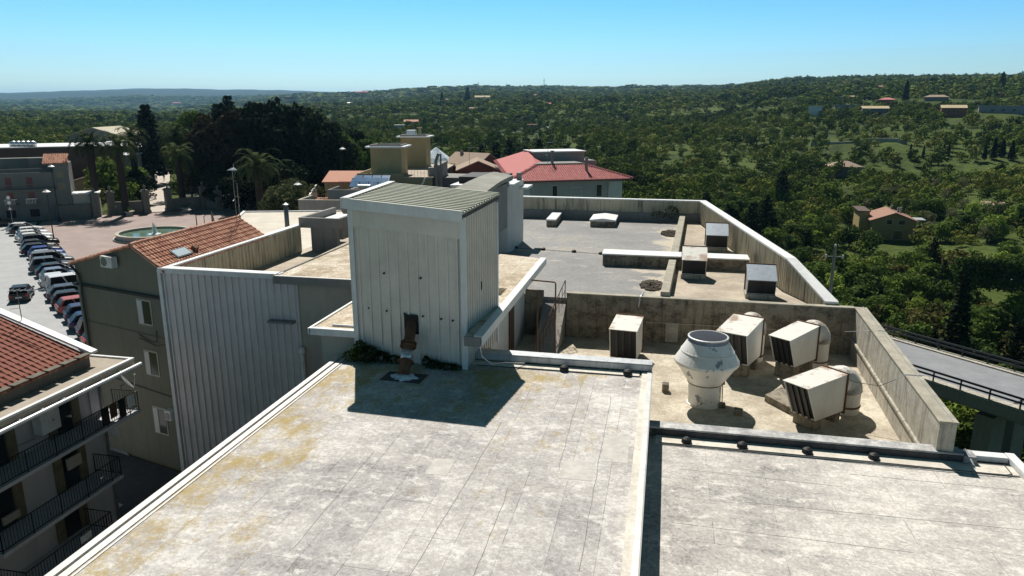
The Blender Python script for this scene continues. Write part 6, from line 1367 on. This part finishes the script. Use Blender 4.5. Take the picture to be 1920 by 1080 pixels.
LM = {
 'broadleaf': leaf_mat('leaf_broad', [(.12, (0.033, 0.055, 0.016)), (.4, (0.069, 0.110, 0.026)), (.65, (0.108, 0.165, 0.034)), (.88, (0.186, 0.248, 0.048))], by='obj'),
 'bush': leaf_mat('leaf_bush', [(.12, (0.046, 0.059, 0.017)), (.4, (0.094, 0.106, 0.031)), (.6, (0.124, 0.121, 0.040)), (.75, (0.155, 0.124, 0.046)), (.9, (0.166, 0.229, 0.051))], by='obj'),
 'olive': leaf_mat('leaf_olive', [(.15, (0.094, 0.110, 0.051)), (.5, (0.155, 0.168, 0.085)), (.85, (0.239, 0.238, 0.128))], by='obj'),
 'dark': leaf_mat('leaf_dark', [(.15, (.007, .012, .006)), (.5, (.015, .025, .011)), (.85, (.028, .042, .018))], by='obj', trans=.1),
 'brown': leaf_mat('leaf_brown', [(.15, (.016, .015, .009)), (.5, (.036, .032, .017)), (.85, (.07, .052, .027))], by='obj', trans=.15),
 'light': leaf_mat('leaf_light', [(.15, (0.094, 0.137, 0.028)), (.5, (0.177, 0.248, 0.046)), (.85, (0.290, 0.366, 0.071))], by='obj'),
 'palm': leaf_mat('leaf_palm', [(.15, (.022, .034, .011)), (.5, (.045, .064, .021)), (.85, (.085, .105, .04))], by='obj', trans=.12),
}
M_bark = weathered('bark', (.10, .08, .06), (.04, .033, .026), .5, .95, 0, 2, .5)
def trunk_mb(rng, H_, R_, r=.16, limbs=4, split=.4):
    m = MB(); m.tube([(0, 0, -.6), (.04, .02, H_ * split * .5), (rng.random() * .2 - .1, .05, H_ * split), (0, 0, H_ * .7)], [r * 1.25, r, r * .8, r * .35], 8)
    for i in range(limbs):
        a = 6.283 * (i + rng.random() * .5) / limbs; q = R_ * .6; m.tube([(0, 0, H_ * split * .9), (q * .4 * math.cos(a), q * .4 * math.sin(a), H_ * .55), (q * math.cos(a), q * math.sin(a), H_ * .75)], [r * .55, r * .4, r * .15], 6)
    return m
PROT = {}
def tree_mesh(key, seed):
    if (key, seed) in PROT: return PROT[(key, seed)]
    rng = np.random.default_rng(seed * 17 + hash(len(key)) % 97 + ord(key[0]))
    if key in ('broadleaf', 'light'): V, t = crown(rng, lobes_round(rng, 11, 3, 6.2, .25), 1150, .50); tr = trunk_mb(random.Random(seed), 6, 3, .16); mt = LM[key]
    elif key == 'bush': V, t = crown(rng, lobes_round(rng, 8, 2.2, 2.6, .12), 720, .40, .7); tr = trunk_mb(random.Random(seed), 2.4, 2, .08, 6, .2); mt = LM['bush']
    elif key == 'olive': V, t = crown(rng, lobes_round(rng, 12, 2.4, 4.2, .35, (.25, .42)), 900, .30, .8); tr = trunk_mb(random.Random(seed), 4, 2.4, .22, 5, .3); mt = LM['olive']
    elif key == 'cypress':
        L = [(0, 0, z, .95 * (1 - (z / 12) ** 1.6) + .18, .95 * (1 - (z / 12) ** 1.6) + .18, 1.1) for z in np.arange(.8, 12, .7)]; V, t = crown(rng, L, 1300, .42, .6, .6); tr = trunk_mb(random.Random(seed), 6, .5, .15, 0); mt = LM['dark']
    elif key == 'pine':
        L = []
        for z in np.arange(2.0, 11.5, .75):
            R_ = 2.9 * (1 - z / 12.2) ** .8
            for a in range(6): g = a * 1.047 + z; L.append((R_ * .6 * math.cos(g), R_ * .6 * math.sin(g), z, R_ * .45 + .2, R_ * .45 + .2, .45))
        V, t = crown(rng, L, 1500, .42, .7, .1); tr = trunk_mb(random.Random(seed), 11, 1, .2, 0); mt = LM['dark']
    elif key == 'park_dark': V, t = crown(rng, lobes_round(rng, 26, 5.2, 17, .14, (.30, .5)), 5200, .62, .7); tr = trunk_mb(random.Random(seed), 15, 5, .45, 6); mt = LM['dark']
    elif key == 'park_brown': V, t = crown(rng, lobes_round(rng, 24, 4.8, 16, .2, (.28, .46)), 4600, .55, .75); tr = trunk_mb(random.Random(seed), 14, 5, .4, 6); mt = LM['brown']
    elif key == 'park_green': V, t = crown(rng, lobes_round(rng, 22, 5, 14, .2, (.28, .45)), 4600, .58, .6); tr = trunk_mb(random.Random(seed), 12, 5, .4, 6); mt = LM['broadleaf']
    elif key == 'cedar':
        L = []
        for z in np.arange(3, 19, 1.1):
            R_ = 4.6 * (1 - z / 20) ** .7
            for a in range(6): g = a * 1.047 + z * 1.7; L.append((R_ * .62 * math.cos(g), R_ * .62 * math.sin(g), z, R_ * .42 + .25, R_ * .42 + .25, .5))
        V, t = crown(rng, L, 3600, .6, .7, .1); tr = trunk_mb(random.Random(seed), 18, 1, .4, 0); mt = LM['dark']
    elif key == 'feathery':
        V, t = crown(rng, lobes_round(rng, 16, 4.2, 5.5, .22, (.28, .42)), 3800, .34, 1.0, .5); tr = trunk_mb(random.Random(seed), 4.5, 4, .22, 9, .18)
        mt = leaf_mat('leaf_feathery', [(.15, (.05, .06, .025)), (.5, (.095, .11, .05)), (.85, (.15, .165, .08))], by='obj')
    PROT[(key, seed)] = (fast_mesh(key + '_crown', V, t, mt), None, tr); me, _, tr = PROT[(key, seed)]
    b = bpy.data.meshes.new(key + '_trunk'); b.from_pydata(tr.v, [], tr.f); b.materials.append(M_bark); PROT[(key, seed)] = (me, b); return PROT[(key, seed)]
def put_tree(key, name, label, cat, loc, s=1.0, sz=None, group=None, seed=0, rz=None):
    cme, tme = tree_mesh(key, seed); o = thing(name, label, cat, loc, random.uniform(0, 6.28) if rz is None else rz, group); o.scale = (s, s, sz or s)
    link('crown', cme, o); link('trunk', tme, o); return o
# palms
def palm_mesh(seed, nf=40, L=3.4, trunk=7.5, r=.55):
    rg = random.Random(seed); V = []; T = []
    for i in range(nf):
        a = i * 2.39996; el = R(80 - 92 * (i / nf) ** .85); ln = L * 1.2 * rg.uniform(.85, 1.1); p = Vector((0, 0, trunk)); az = Vector((math.cos(a), math.sin(a), 0)); side = Vector((-az.y, az.x, 0)); N = 9; e = el; tt = rg.random()
        for k in range(N):
            d = az * math.cos(e) + Vector((0, 0, 1)) * math.sin(e); q = p + d * ln / N; wl = .50 * math.sin(math.pi * min(1, (k + 1.2) / (N + .6))) ** .7
            for sgn in (-1, 1):
                for h in (.0, .5):
                    b0 = p.lerp(q, h); b1 = p.lerp(q, h + .32); dn = side * sgn * wl + d * wl * .55 + Vector((0, 0, -.12 * wl + .18 * wl))
                    V.append([b0, b1, b1 + dn, b0 + dn * .96]); T.append(min(1, max(0, tt * .6 + rg.random() * .4)))
            V.append([p - side * .03, p + side * .03, q + side * .02, q - side * .02]); T.append(.9); p = q; e -= R(7 + 2.4 * k)
    me = fast_mesh('palm_fronds', np.array([[tuple(v) for v in f] for f in V]), np.array(T), LM['palm'])
    m = MB(); n = 16; m.tube([(0, 0, trunk * k / n - .2) for k in range(n + 1)], [r * (1.25 if k == 0 else 1.0) * (1 + .05 * (k % 2)) * (1 + .28 * max(0, k - 12) / 4) for k in range(n + 1)], 12)
    b = bpy.data.meshes.new('palm_trunk'); b.from_pydata(m.v, [], m.f); b.materials.append(weathered('palm_bark%d' % seed, (.045, .034, .026), (.02, .016, .012), .6, .95, 0, 3, .8)); return me, b
PM = {}
def put_palm(label, base, top, L=3.4, seed=1, r=.58):
    o = thing('palm_tree', label, 'palm tree', base, random.uniform(0, 6), 'date palms by the park'); h = top - base[2]
    me, b = palm_mesh(seed, 40, L, h, r); link('fronds', me, o); link('trunk', b, o); return o
for i, (px, row, brow, L, lab) in enumerate(((185, 268, 400, 3.6, 'tall date palm with leaning dark trunk nearest the corner house'), (237, 274, 398, 4.0, 'tall date palm behind the wall left of the park gate'), (262, 258, 388, 3.8, 'date palm farther back left of the avenue'), (343, 256, 372, 4.2, 'upper date palm right of the avenue'), (344, 292, 388, 3.8, 'lower date palm standing in the lawn right of the avenue'), (490, 312, 400, 4.3, 'date palm with fountain-like crown before the black trees'))):
    d = (126, 125, 142, 150, 134, 113)[i]; b = at(px, brow, d); t = at(px, row, d); b.z = .0; put_palm(lab, (b.x, b.y, 0), t.z, L, i + 1)
# park trees
PK = [('park_brown', 395, 140, 16.5, 1.0, 'russet-topped dark park tree at the left edge of the dark mass'), ('park_dark', 432, 150, 18.2, 1.05, 'black-green park tree second from the left edge of the dark mass'), ('park_brown', 452, 139, 17.2, .95, 'russet-topped park tree rising above the fountain-like palm'), ('park_dark', 487, 140, 18.6, 1.05, 'black-green park tree straight behind the fountain-like palm'), ('park_dark', 525, 143, 19.2, 1.05, 'tallest black-green park tree in the middle of the dark mass'),
 ('park_dark', 562, 138, 18.6, 1.0, 'black-green park tree above the olive-green shrub'), ('park_dark', 596, 136, 17.6, 1.0, 'black-green park tree near the right end of the dark mass'), ('park_dark', 622, 134, 14.5, .85, 'rightmost black-green park tree, sloping down towards the pale lamp'), ('park_green', 378, 170, 18.0, 1.0, 'lit green rounded tree just left of the dark mass'), ('park_green', 358, 180, 16.5, .9, 'lit green rounded tree behind the upper palm'),
 ('cedar', 287, 172, 19.8, 1.0, 'tall dark cedar left of the avenue'), ('cedar', 440, 205, 22.3, 1.1, 'tallest dark conifer top behind the dark mass'), ('cedar', 417, 200, 20, .9, 'dark conifer beside the tallest conifer top'), ('park_green', 280, 205, 13, .7, 'green tree closing the avenue on its left'), ('park_dark', 256, 138, 7.2, .55, 'dark round tree beside the avenue behind the palms'), ('park_dark', 402, 134, 8.5, .6, 'low dark tree right of the avenue behind the gate'),
 ('park_green', 655, 150, 12.5, .9, 'green park tree right of the pale lamp'), ('park_green', 690, 160, 12.0, .9, 'green tree between the pale lamp and the ochre block'), ('park_green', 640, 165, 14, 1.0, 'green tree behind the pale lamp'), ('park_dark', 665, 172, 14, .9, 'dark tree behind the green ones by the ochre block'), ('park_dark', 460, 128, 9, .8, 'low dark tree in the shade behind the shaded park wall'), ('park_dark', 540, 126, 10, .85, 'low dark tree behind the olive-green shrub')]
for i, (key, px, d, h, s, lab) in enumerate(PK):
    p = at(px, 330, d); g = max(0, gz(p.x, p.y)) if d > 150 else 0; H0 = {'park_dark': 17, 'park_brown': 16, 'park_green': 14, 'cedar': 19.5}[key]
    put_tree(key, {'cedar': 'cedar_tree'}.get(key, 'park_tree'), lab, 'tree', (p.x, p.y, g), s, (h - g) / H0 * (1.06 if key in ('park_dark', 'park_brown') and h > 14 else .98), seed=i % 3)
p = at(545, 396, 94); put_tree('feathery', 'feathery_shrub', 'rounded feathery olive-green shrub beside the square', 'shrub', (p.x, p.y, 5.0 - 3.0), 1.08, 1.25)
for (px, row, key, s, lab) in ((200, 355, 'light', 1.3, 'bright green tree between the two left palms'), (205, 330, 'light', 1.2, 'bright green tree behind the leftmost palm'), (250, 378, 'broadleaf', .9, 'round green bush tree left of the gate'), (232, 388, 'broadleaf', .8, 'green bush at the foot of the middle palm'), (264, 345, 'broadleaf', 1.0, 'dark green tree on the left of the avenue'), (358, 350, 'broadleaf', 1.1, 'dark green tree on the right of the avenue'), (175, 375, 'bush', 1.3, 'olive bush beside the corner house')):
    d = 128 + (395 - row) * .5; p = at(px, row, d); put_tree(key, 'park_bush', lab, 'shrub', (p.x, p.y, 0), s, None, seed=1)
# weeds at the foot of the tower
rng = np.random.default_rng(5)
def weed(label, loc, s, lob, n=900):
    o = thing('weed_clump', label, 'weeds', loc); V, t = crown(rng, lob, n, .075, .9, .6); link('foliage', fast_mesh('weed_leaves', V * s, t, leaf_mat('weed_leaf' + label[:5], [(.2, (.014, .026, .008)), (.6, (.035, .06, .017)), (.9, (.08, .11, .03))])), o)
    m = MB()
    for k in range(9): a = k * .7; m.tube([(0, 0, 0), (.2 * math.cos(a), .2 * math.sin(a), .25), (.38 * math.cos(a) * s, .3 * math.sin(a) * s, .45 * s)], [.012, .009, .004], 5)
    m.build('stem', M_bark, o); return o
weed('large leafy green weed at the left foot of the tower', (-10.25, 22.95, 9.5), 1.0, [(0, 0, .3, .45, .35, .3), (-.35, .05, .25, .35, .3, .28), (.45, .05, .2, .4, .25, .22), (.9, .12, .12, .4, .2, .14), (-.25, 0, .55, .25, .22, .25), (-.65, 0, .18, .25, .25, .2)], 1500)
weed('small leafy weed along the right front foot of the tower', (-7.7, 22.85, 9.5), .9, [(0, 0, .14, .35, .15, .16), (.5, -.02, .12, .35, .13, .14), (-.3, .02, .25, .18, .12, .22), (.9, -.03, .12, .22, .12, .12)], 700)
weed('dry weed on top of the far corner parapet', (0.6, 60.4, 9.5), 1.2, [(0, 0, .4, .5, .3, .5), (-.9, 0, .2, .5, .3, .3)], 400)

# --- hillside woods
pc = Vector(bq(PIERF, WB / 2))
for f_ in (1.0, .93, .86, .79, .72): CLEAR.append((pc.x * f_, pc.y * f_, 4.0))
rng = np.random.default_rng(11)
brc = [(np.array((q0.x, q0.y)) + np.array((bn.x, bn.y)) * WB / 2), (np.array((q1.x, q1.y)) + np.array((bn.x, bn.y)) * WB / 2)]
def scatter(d0, d1, sp, cmin=-200, cmax=2120):
    n = int(d1 / sp) + 2; gx, gy = np.meshgrid(np.arange(-n, n) * sp, np.arange(-2, n) * sp); gx = gx.ravel() + rng.uniform(-.48, .48, gx.size) * sp; gy = gy.ravel() + rng.uniform(-.48, .48, gy.size) * sp
    d = -math.sin(YAW) * gx + math.cos(YAW) * gy; lat = math.cos(YAW) * gx + math.sin(YAW) * gy
    ok = (d > d0) & (d <= d1); gx, gy, d, lat = gx[ok], gy[ok], d[ok], lat[ok]; c = 960 + 1388 * lat / d
    town = np.where(c < 660, 196, np.where(c < 760, 168, np.where(c < 930, 140, np.where(c < 1190, 122, 40))))
    ok = (c > cmin) & (c < cmax) & (d > town) & ~((gx < 13.5) & (gy < 75) & (gx > -40)); gx, gy, d, c = gx[ok], gy[ok], d[ok], c[ok]
    keep = np.ones(len(gx), bool)
    for (x, y, r) in CLEAR: keep &= (gx - x) ** 2 + (gy - y) ** 2 > r * r
    a, b = brc; ab = b - a; t = np.clip(((gx - a[0]) * ab[0] + (gy - a[1]) * ab[1]) / (ab @ ab), 0, 1); keep &= (np.hypot(gx - a[0] - t * ab[0], gy - a[1] - t * ab[1]) > 7.0) | (ground_z(gx, gy) < -16.5)
    gx, gy, d, c = gx[keep], gy[keep], d[keep], c[keep]; z = ground_z(gx, gy); px, py = proj(gx, gy, z)
    return gx, gy, z, d, px, py
def open_field(px, py, dd):
    """share of trees kept where the photograph shows grass terraces or orchard"""
    f = np.ones(len(px)); f[(px > 1545) & (px < 1830) & (py > 236) & (py < 262)] = .30; f[(px > 1520) & (px < 1700) & (py > 262) & (py < 286)] = .35
    f[(px > 1690) & (px < 1850) & (py > 328) & (py < 362)] = .5; f[(px > 1640) & (px < 1935) & (py > 366) & (py < 450)] = .4; f[(px > 940) & (px < 1040) & (py > 236) & (py < 258)] = .25
    f[(px > 1240) & (px < 1420) & (py > 288) & (py < 345)] = .6; f[(px > 1300) & (px < 1500) & (py > 186) & (py < 194)] = .1; f[(px > 820) & (px < 960) & (py > 222) & (py < 240)] = .5
    f[(px > 1395) & (px < 1530) & (py > 206) & (py < 232)] = .45
    ln = np.where(np.mod(dd + 5 * vnoise(px / 60, dd / 30, 71), 11) < 4.6, 1.0, .06)   # terraces: rows of bushes along the walls, grass between
    for (a, b, t_, u_) in ((1225, 1425, 284, 350), (690, 905, 212, 242), (1520, 1840, 240, 300), (1000, 1200, 205, 240), (930, 1100, 250, 275)):
        z_ = (px > a) & (px < b) & (py > t_) & (py < u_); f[z_] = np.minimum(f[z_] + .3, 1) * ln[z_]
    return f
A1, A2 = scatter(40, 150, 3.5), scatter(150, 262, 4.0); A = [np.concatenate(q) for q in zip(A1, A2)]; f = rng.random(len(A[0])) < open_field(A[4], A[5], A[3]); A = [q[f] for q in A]
vis = (A[4] > -40) & (A[4] < 1960) & (A[5] < 900) & ~((A[4] < 1320) & (A[5] > 372)); size_r = rng.uniform(.48, 1.02, len(A[0]))
patch = vnoise(A[0] / 26, A[1] / 26, 21) + .28 * rng.normal(size=len(A[0]))
order = np.argsort(np.where(vis, A[3] / size_r, 1e9)); NIND = 292; ind = set(order[:NIND].tolist())
LBL = {'broadleaf': ('broadleaf_tree', 'rounded green broadleaf tree growing in the dense woods of the valley slope', 'tree', 'broadleaf trees on the valley slope'),
 'light': ('light_green_tree', 'bright fresh-green rounded tree growing in the woods of the valley slope', 'tree', 'bright green trees on the valley slope'),
 'bush': ('wild_bush', 'brownish-green wild bush growing low on the valley slope below the building', 'bush', 'wild bushes on the valley slope'),
 'dark': ('pine_tree', 'dark green conical pine growing among the valley trees', 'tree', 'dark pines in the valley')}
kinds = np.where(patch > .40, 'light', np.where(patch < -.46, 'dark', np.where((patch < -.10) & (A[3] < 150), 'bush', 'broadleaf')))
for i in sorted(ind):
    k = str(kinds[i]); nm, lab, cat, grp = LBL[k]; s = float(size_r[i]) * {'broadleaf': .92, 'light': .85, 'bush': 1.35, 'dark': .72}[k]
    put_tree({'dark': 'pine'}.get(k, k), nm, lab, cat, (A[0][i], A[1][i], A[2][i] - .2), s, s * random.uniform(.85, 1.1), grp, seed=i % 4)
# bank of prototypes for the mass of woods
def bank(n, size, k, R_=3.1, H_=5.8, nv=5, flat=.5): 
    return [crown(rng, lobes_round(rng, k, R_, H_, .15), n, size, flat) for _ in range(nv)]
def mass(name, label, X, Y, Z, S, base_t, protos, mat, tall=None):
    Vs, Ts = [], []; pk = rng.integers(0, len(protos), len(X)); an = rng.uniform(0, 6.283, len(X))
    for j, (V, t) in enumerate(protos):
        m_ = pk == j
        if not m_.any(): continue
        ca, sa = np.cos(an[m_]), np.sin(an[m_]); P = V.reshape(-1, 3); x = P[None, :, 0] * ca[:, None] - P[None, :, 1] * sa[:, None]; y = P[None, :, 0] * sa[:, None] + P[None, :, 1] * ca[:, None]; s = S[m_][:, None]
        h = s if tall is None else s * tall[m_][:, None]
        W = np.stack([x * s + X[m_][:, None], y * s + Y[m_][:, None], P[None, :, 2] * h + Z[m_][:, None] - .3], -1); Vs.append(W.reshape(-1, 4, 3)); Ts.append(np.clip(t[None, :] * .30 + base_t[m_][:, None] * .70, 0, 1).ravel())
    return tag(link(name, fast_mesh(name, np.concatenate(Vs), np.concatenate(Ts), mat)), label, kind='stuff')
M_wood = leaf_mat('leaf_woods', [(.05, (0.014, 0.023, 0.006)), (.25, (0.039, 0.059, 0.011)), (.42, (0.080, 0.117, 0.020)), (.58, (0.138, 0.189, 0.030)), (.70, (0.159, 0.134, 0.040)), (.78, (0.186, 0.238, 0.038)), (.95, (0.207, 0.195, 0.090))], by='attr', trans=.12)
rest = np.array([i not in ind for i in range(len(A[0]))]); B = [q[rest] for q in A]
def btint(x, y, w=.30): return np.clip(.44 + .55 * vnoise(x / 34, y / 34, 31) + .35 * vnoise(x / 9, y / 9, 33) + w * rng.normal(size=len(x)) * .6, 0, 1)
mass('near_woodland', 'dense green trees filling the nearer valley slopes', B[0], B[1], B[2], size_r[rest], btint(B[0], B[1]), bank(330, .58, 10, flat=.25), M_wood, rng.uniform(.7, 1.15, rest.sum()))
C = scatter(262, 560, 5.2); f = rng.random(len(C[0])) < open_field(C[4], C[5], C[3]); C = [q[f] for q in C]
tl = rng.uniform(.65, 1.2, len(C[0])); tl[rng.random(len(tl)) < .03] = 2.0
mass('woodland', 'dense green trees covering the middle hillsides', C[0], C[1], C[2], rng.uniform(.36, 1.0, len(C[0])) * np.where(tl > 1.9, .7, 1), btint(C[0], C[1]), bank(170, .84, 9, flat=.22), M_wood, tl)
D = scatter(560, 1700, 8.6); gp = vnoise(D[0] / 55, D[1] / 55, 41) > -.30; D = [q[gp] for q in D]
mass('far_woodland', 'green trees covering the far hills below the ridge', D[0], D[1], D[2], rng.uniform(.6, 1.75, len(D[0])), btint(D[0], D[1]), bank(36, 1.6, 6, flat=.22), M_wood, rng.uniform(.5, .95, len(D[0])))
E_ = scatter(1700, 4600, 30); 
mass('ridge_woodland', 'distant woods along the ridges under the sky', E_[0], E_[1], E_[2], rng.uniform(3.5, 7, len(E_[0])), btint(E_[0] / 4, E_[1] / 4), bank(16, 2.6, 4), M_wood, rng.uniform(.14, .30, len(E_[0])))
# olives in the orchard
for i, (px, row) in enumerate(((1660, 372), (1700, 385), (1726, 372), (1750, 398), (1782, 408), (1806, 388), (1742, 432), (1775, 372), (1836, 398), (1866, 412), (1690, 362), (1712, 352), (1800, 352), (1830, 430), (1880, 440), (1850, 448), (1905, 405), (1630, 392), (1760, 352), (1735, 418))):
    q, d = on_ground(px, row + 8); s = max(.8, d / 230) * random.uniform(.9, 1.25); put_tree('olive', 'olive_tree', 'silvery grey-green olive tree in the small orchard behind the ochre country house', 'olive tree', q, s, s * .95, 'olive trees in the orchard', seed=i % 3)
# cypresses
CY = [(1798, 600, 88, 10.5, 1.7, 'large near-black cypress before the rubble wall'), (1697, 190, 0, 0, 1.2, 'pointed dark cypress beside the red-walled house on the far slope'), (1705, 300, 0, 0, 1, 'left cypress of the pair in mid slope'), (1730, 300, 0, 0, 1, 'right cypress of the pair in mid slope'), (1768, 295, 0, 0, 1, 'left cypress of the twin pair in mid slope'), (1777, 294, 0, 0, 1, 'right cypress of the twin pair in mid slope'), (1862, 298, 0, 0, 1.3, 'first tall cypress of the dark row at right'), (1878, 296, 0, 0, 1.3, 'second tall cypress of the dark row at right'), (1895, 300, 0, 0, 1.3, 'third tall cypress of the dark row at right'), (1845, 302, 0, 0, 1.1, 'leftmost tall cypress of the dark row at right'), (1878, 165, 0, 0, 1.6, 'broad dark cypress near the right end of the ridge'), (1322, 246, 0, 0, 1.1, 'dark broad cypress alone on the middle slope'), (1282, 250, 0, 0, .7, 'small dark cypress alone left of the broad one'), (877, 196, 0, 0, 1.6, 'dark broad conifer below the ridge left of the cream house'), (829, 200, 0, 0, 1.4, 'tall dark cypress beside the small brown-roofed house'), (697, 206, 0, 0, 1.0, 'slim dark cypress on the plain beyond the ochre block'), (1766, 176, 0, 0, 1.3, 'pointed cypress behind the wide hipped house')]
for i, (px, row, d, h, s, lab) in enumerate(CY):
    if d: q = at(px, row, d); q.z = gz(q.x, q.y); hh = 13.5
    else: q, dd = on_ground(px, row); hh = {1697: 36, 1705: 26, 1730: 24, 1768: 26, 1777: 24, 1862: 36, 1878: 34 if row > 200 else 27, 1895: 34, 1845: 28, 1322: 26, 1282: 15, 877: 30, 829: 24, 697: 14, 1766: 18}[px] * dd / 1346; s *= hh / 12 * 1.5
    put_tree('cypress', 'cypress_tree', lab, 'cypress', q, s, hh / 12, seed=i % 2)
for i, (px, d, h, s) in enumerate(((955, 190, 11, 1.2), (985, 195, 9, 1.0), (930, 205, 9.5, 1.1), (1010, 215, 10, 1.1), (902, 200, 9, 1.1), (870, 195, 8, 1.0), (1060, 205, 9, 1.0), (1395, 135, 9, 1.2), (1420, 150, 10, 1.2), (1445, 160, 10, 1.1), (1375, 150, 9, 1.1), (1330, 160, 9, 1.1), (1470, 190, 10, 1.2))):
    p = at(px, 300, d); put_tree('pine', 'pine_tree', 'dark green conical pine growing among the valley trees', 'tree', (p.x, p.y, gz(p.x, p.y)), s, h / 11, 'dark pines in the valley', seed=i % 4)
# ivy over the terrace above the rubble wall
m_ = []
for k in range(16):
    q = at(1805 + k * 11, 486 + k * .6, 106); m_.append((q.x, q.y, q.z - 1.2, 1.3, 1.3, 1.5)); m_.append((q.x, q.y - .6, q.z - 3.0, 1.0, .8, 1.6))
V, t = crown(rng, m_, 5200, .40, .5, .4); o = tag(link('ivy_bank', fast_mesh('ivy_bank', V, t, leaf_mat('leaf_ivy', [(.2, (.02, .04, .012)), (.6, (.045, .08, .02)), (.9, (.08, .13, .035))]))), 'thick ivy bank hanging over the slope above the rubble wall', 'ivy')

# ------------------------------------------------------------------ the air
hz = MB().box(-15500, 15500, -15500, 15500, -32, 330).build('haze', bpy.data.materials.new('haze_air')); hm = hz.data.materials[0]; hm.use_nodes = True; hn = hm.node_tree; hn.nodes.clear()
ho = hn.nodes.new('ShaderNodeOutputMaterial'); hv = hn.nodes.new('ShaderNodeVolumePrincipled'); hv.inputs['Color'].default_value = (.34, .66, 1.0, 1); hv.inputs['Density'].default_value = 6.5e-5; hv.inputs['Anisotropy'].default_value = 0.5
hn.links.new(hv.outputs[0], ho.inputs['Volume'])
tag(hz, 'thin blue air haze over the valley', kind='stuff')
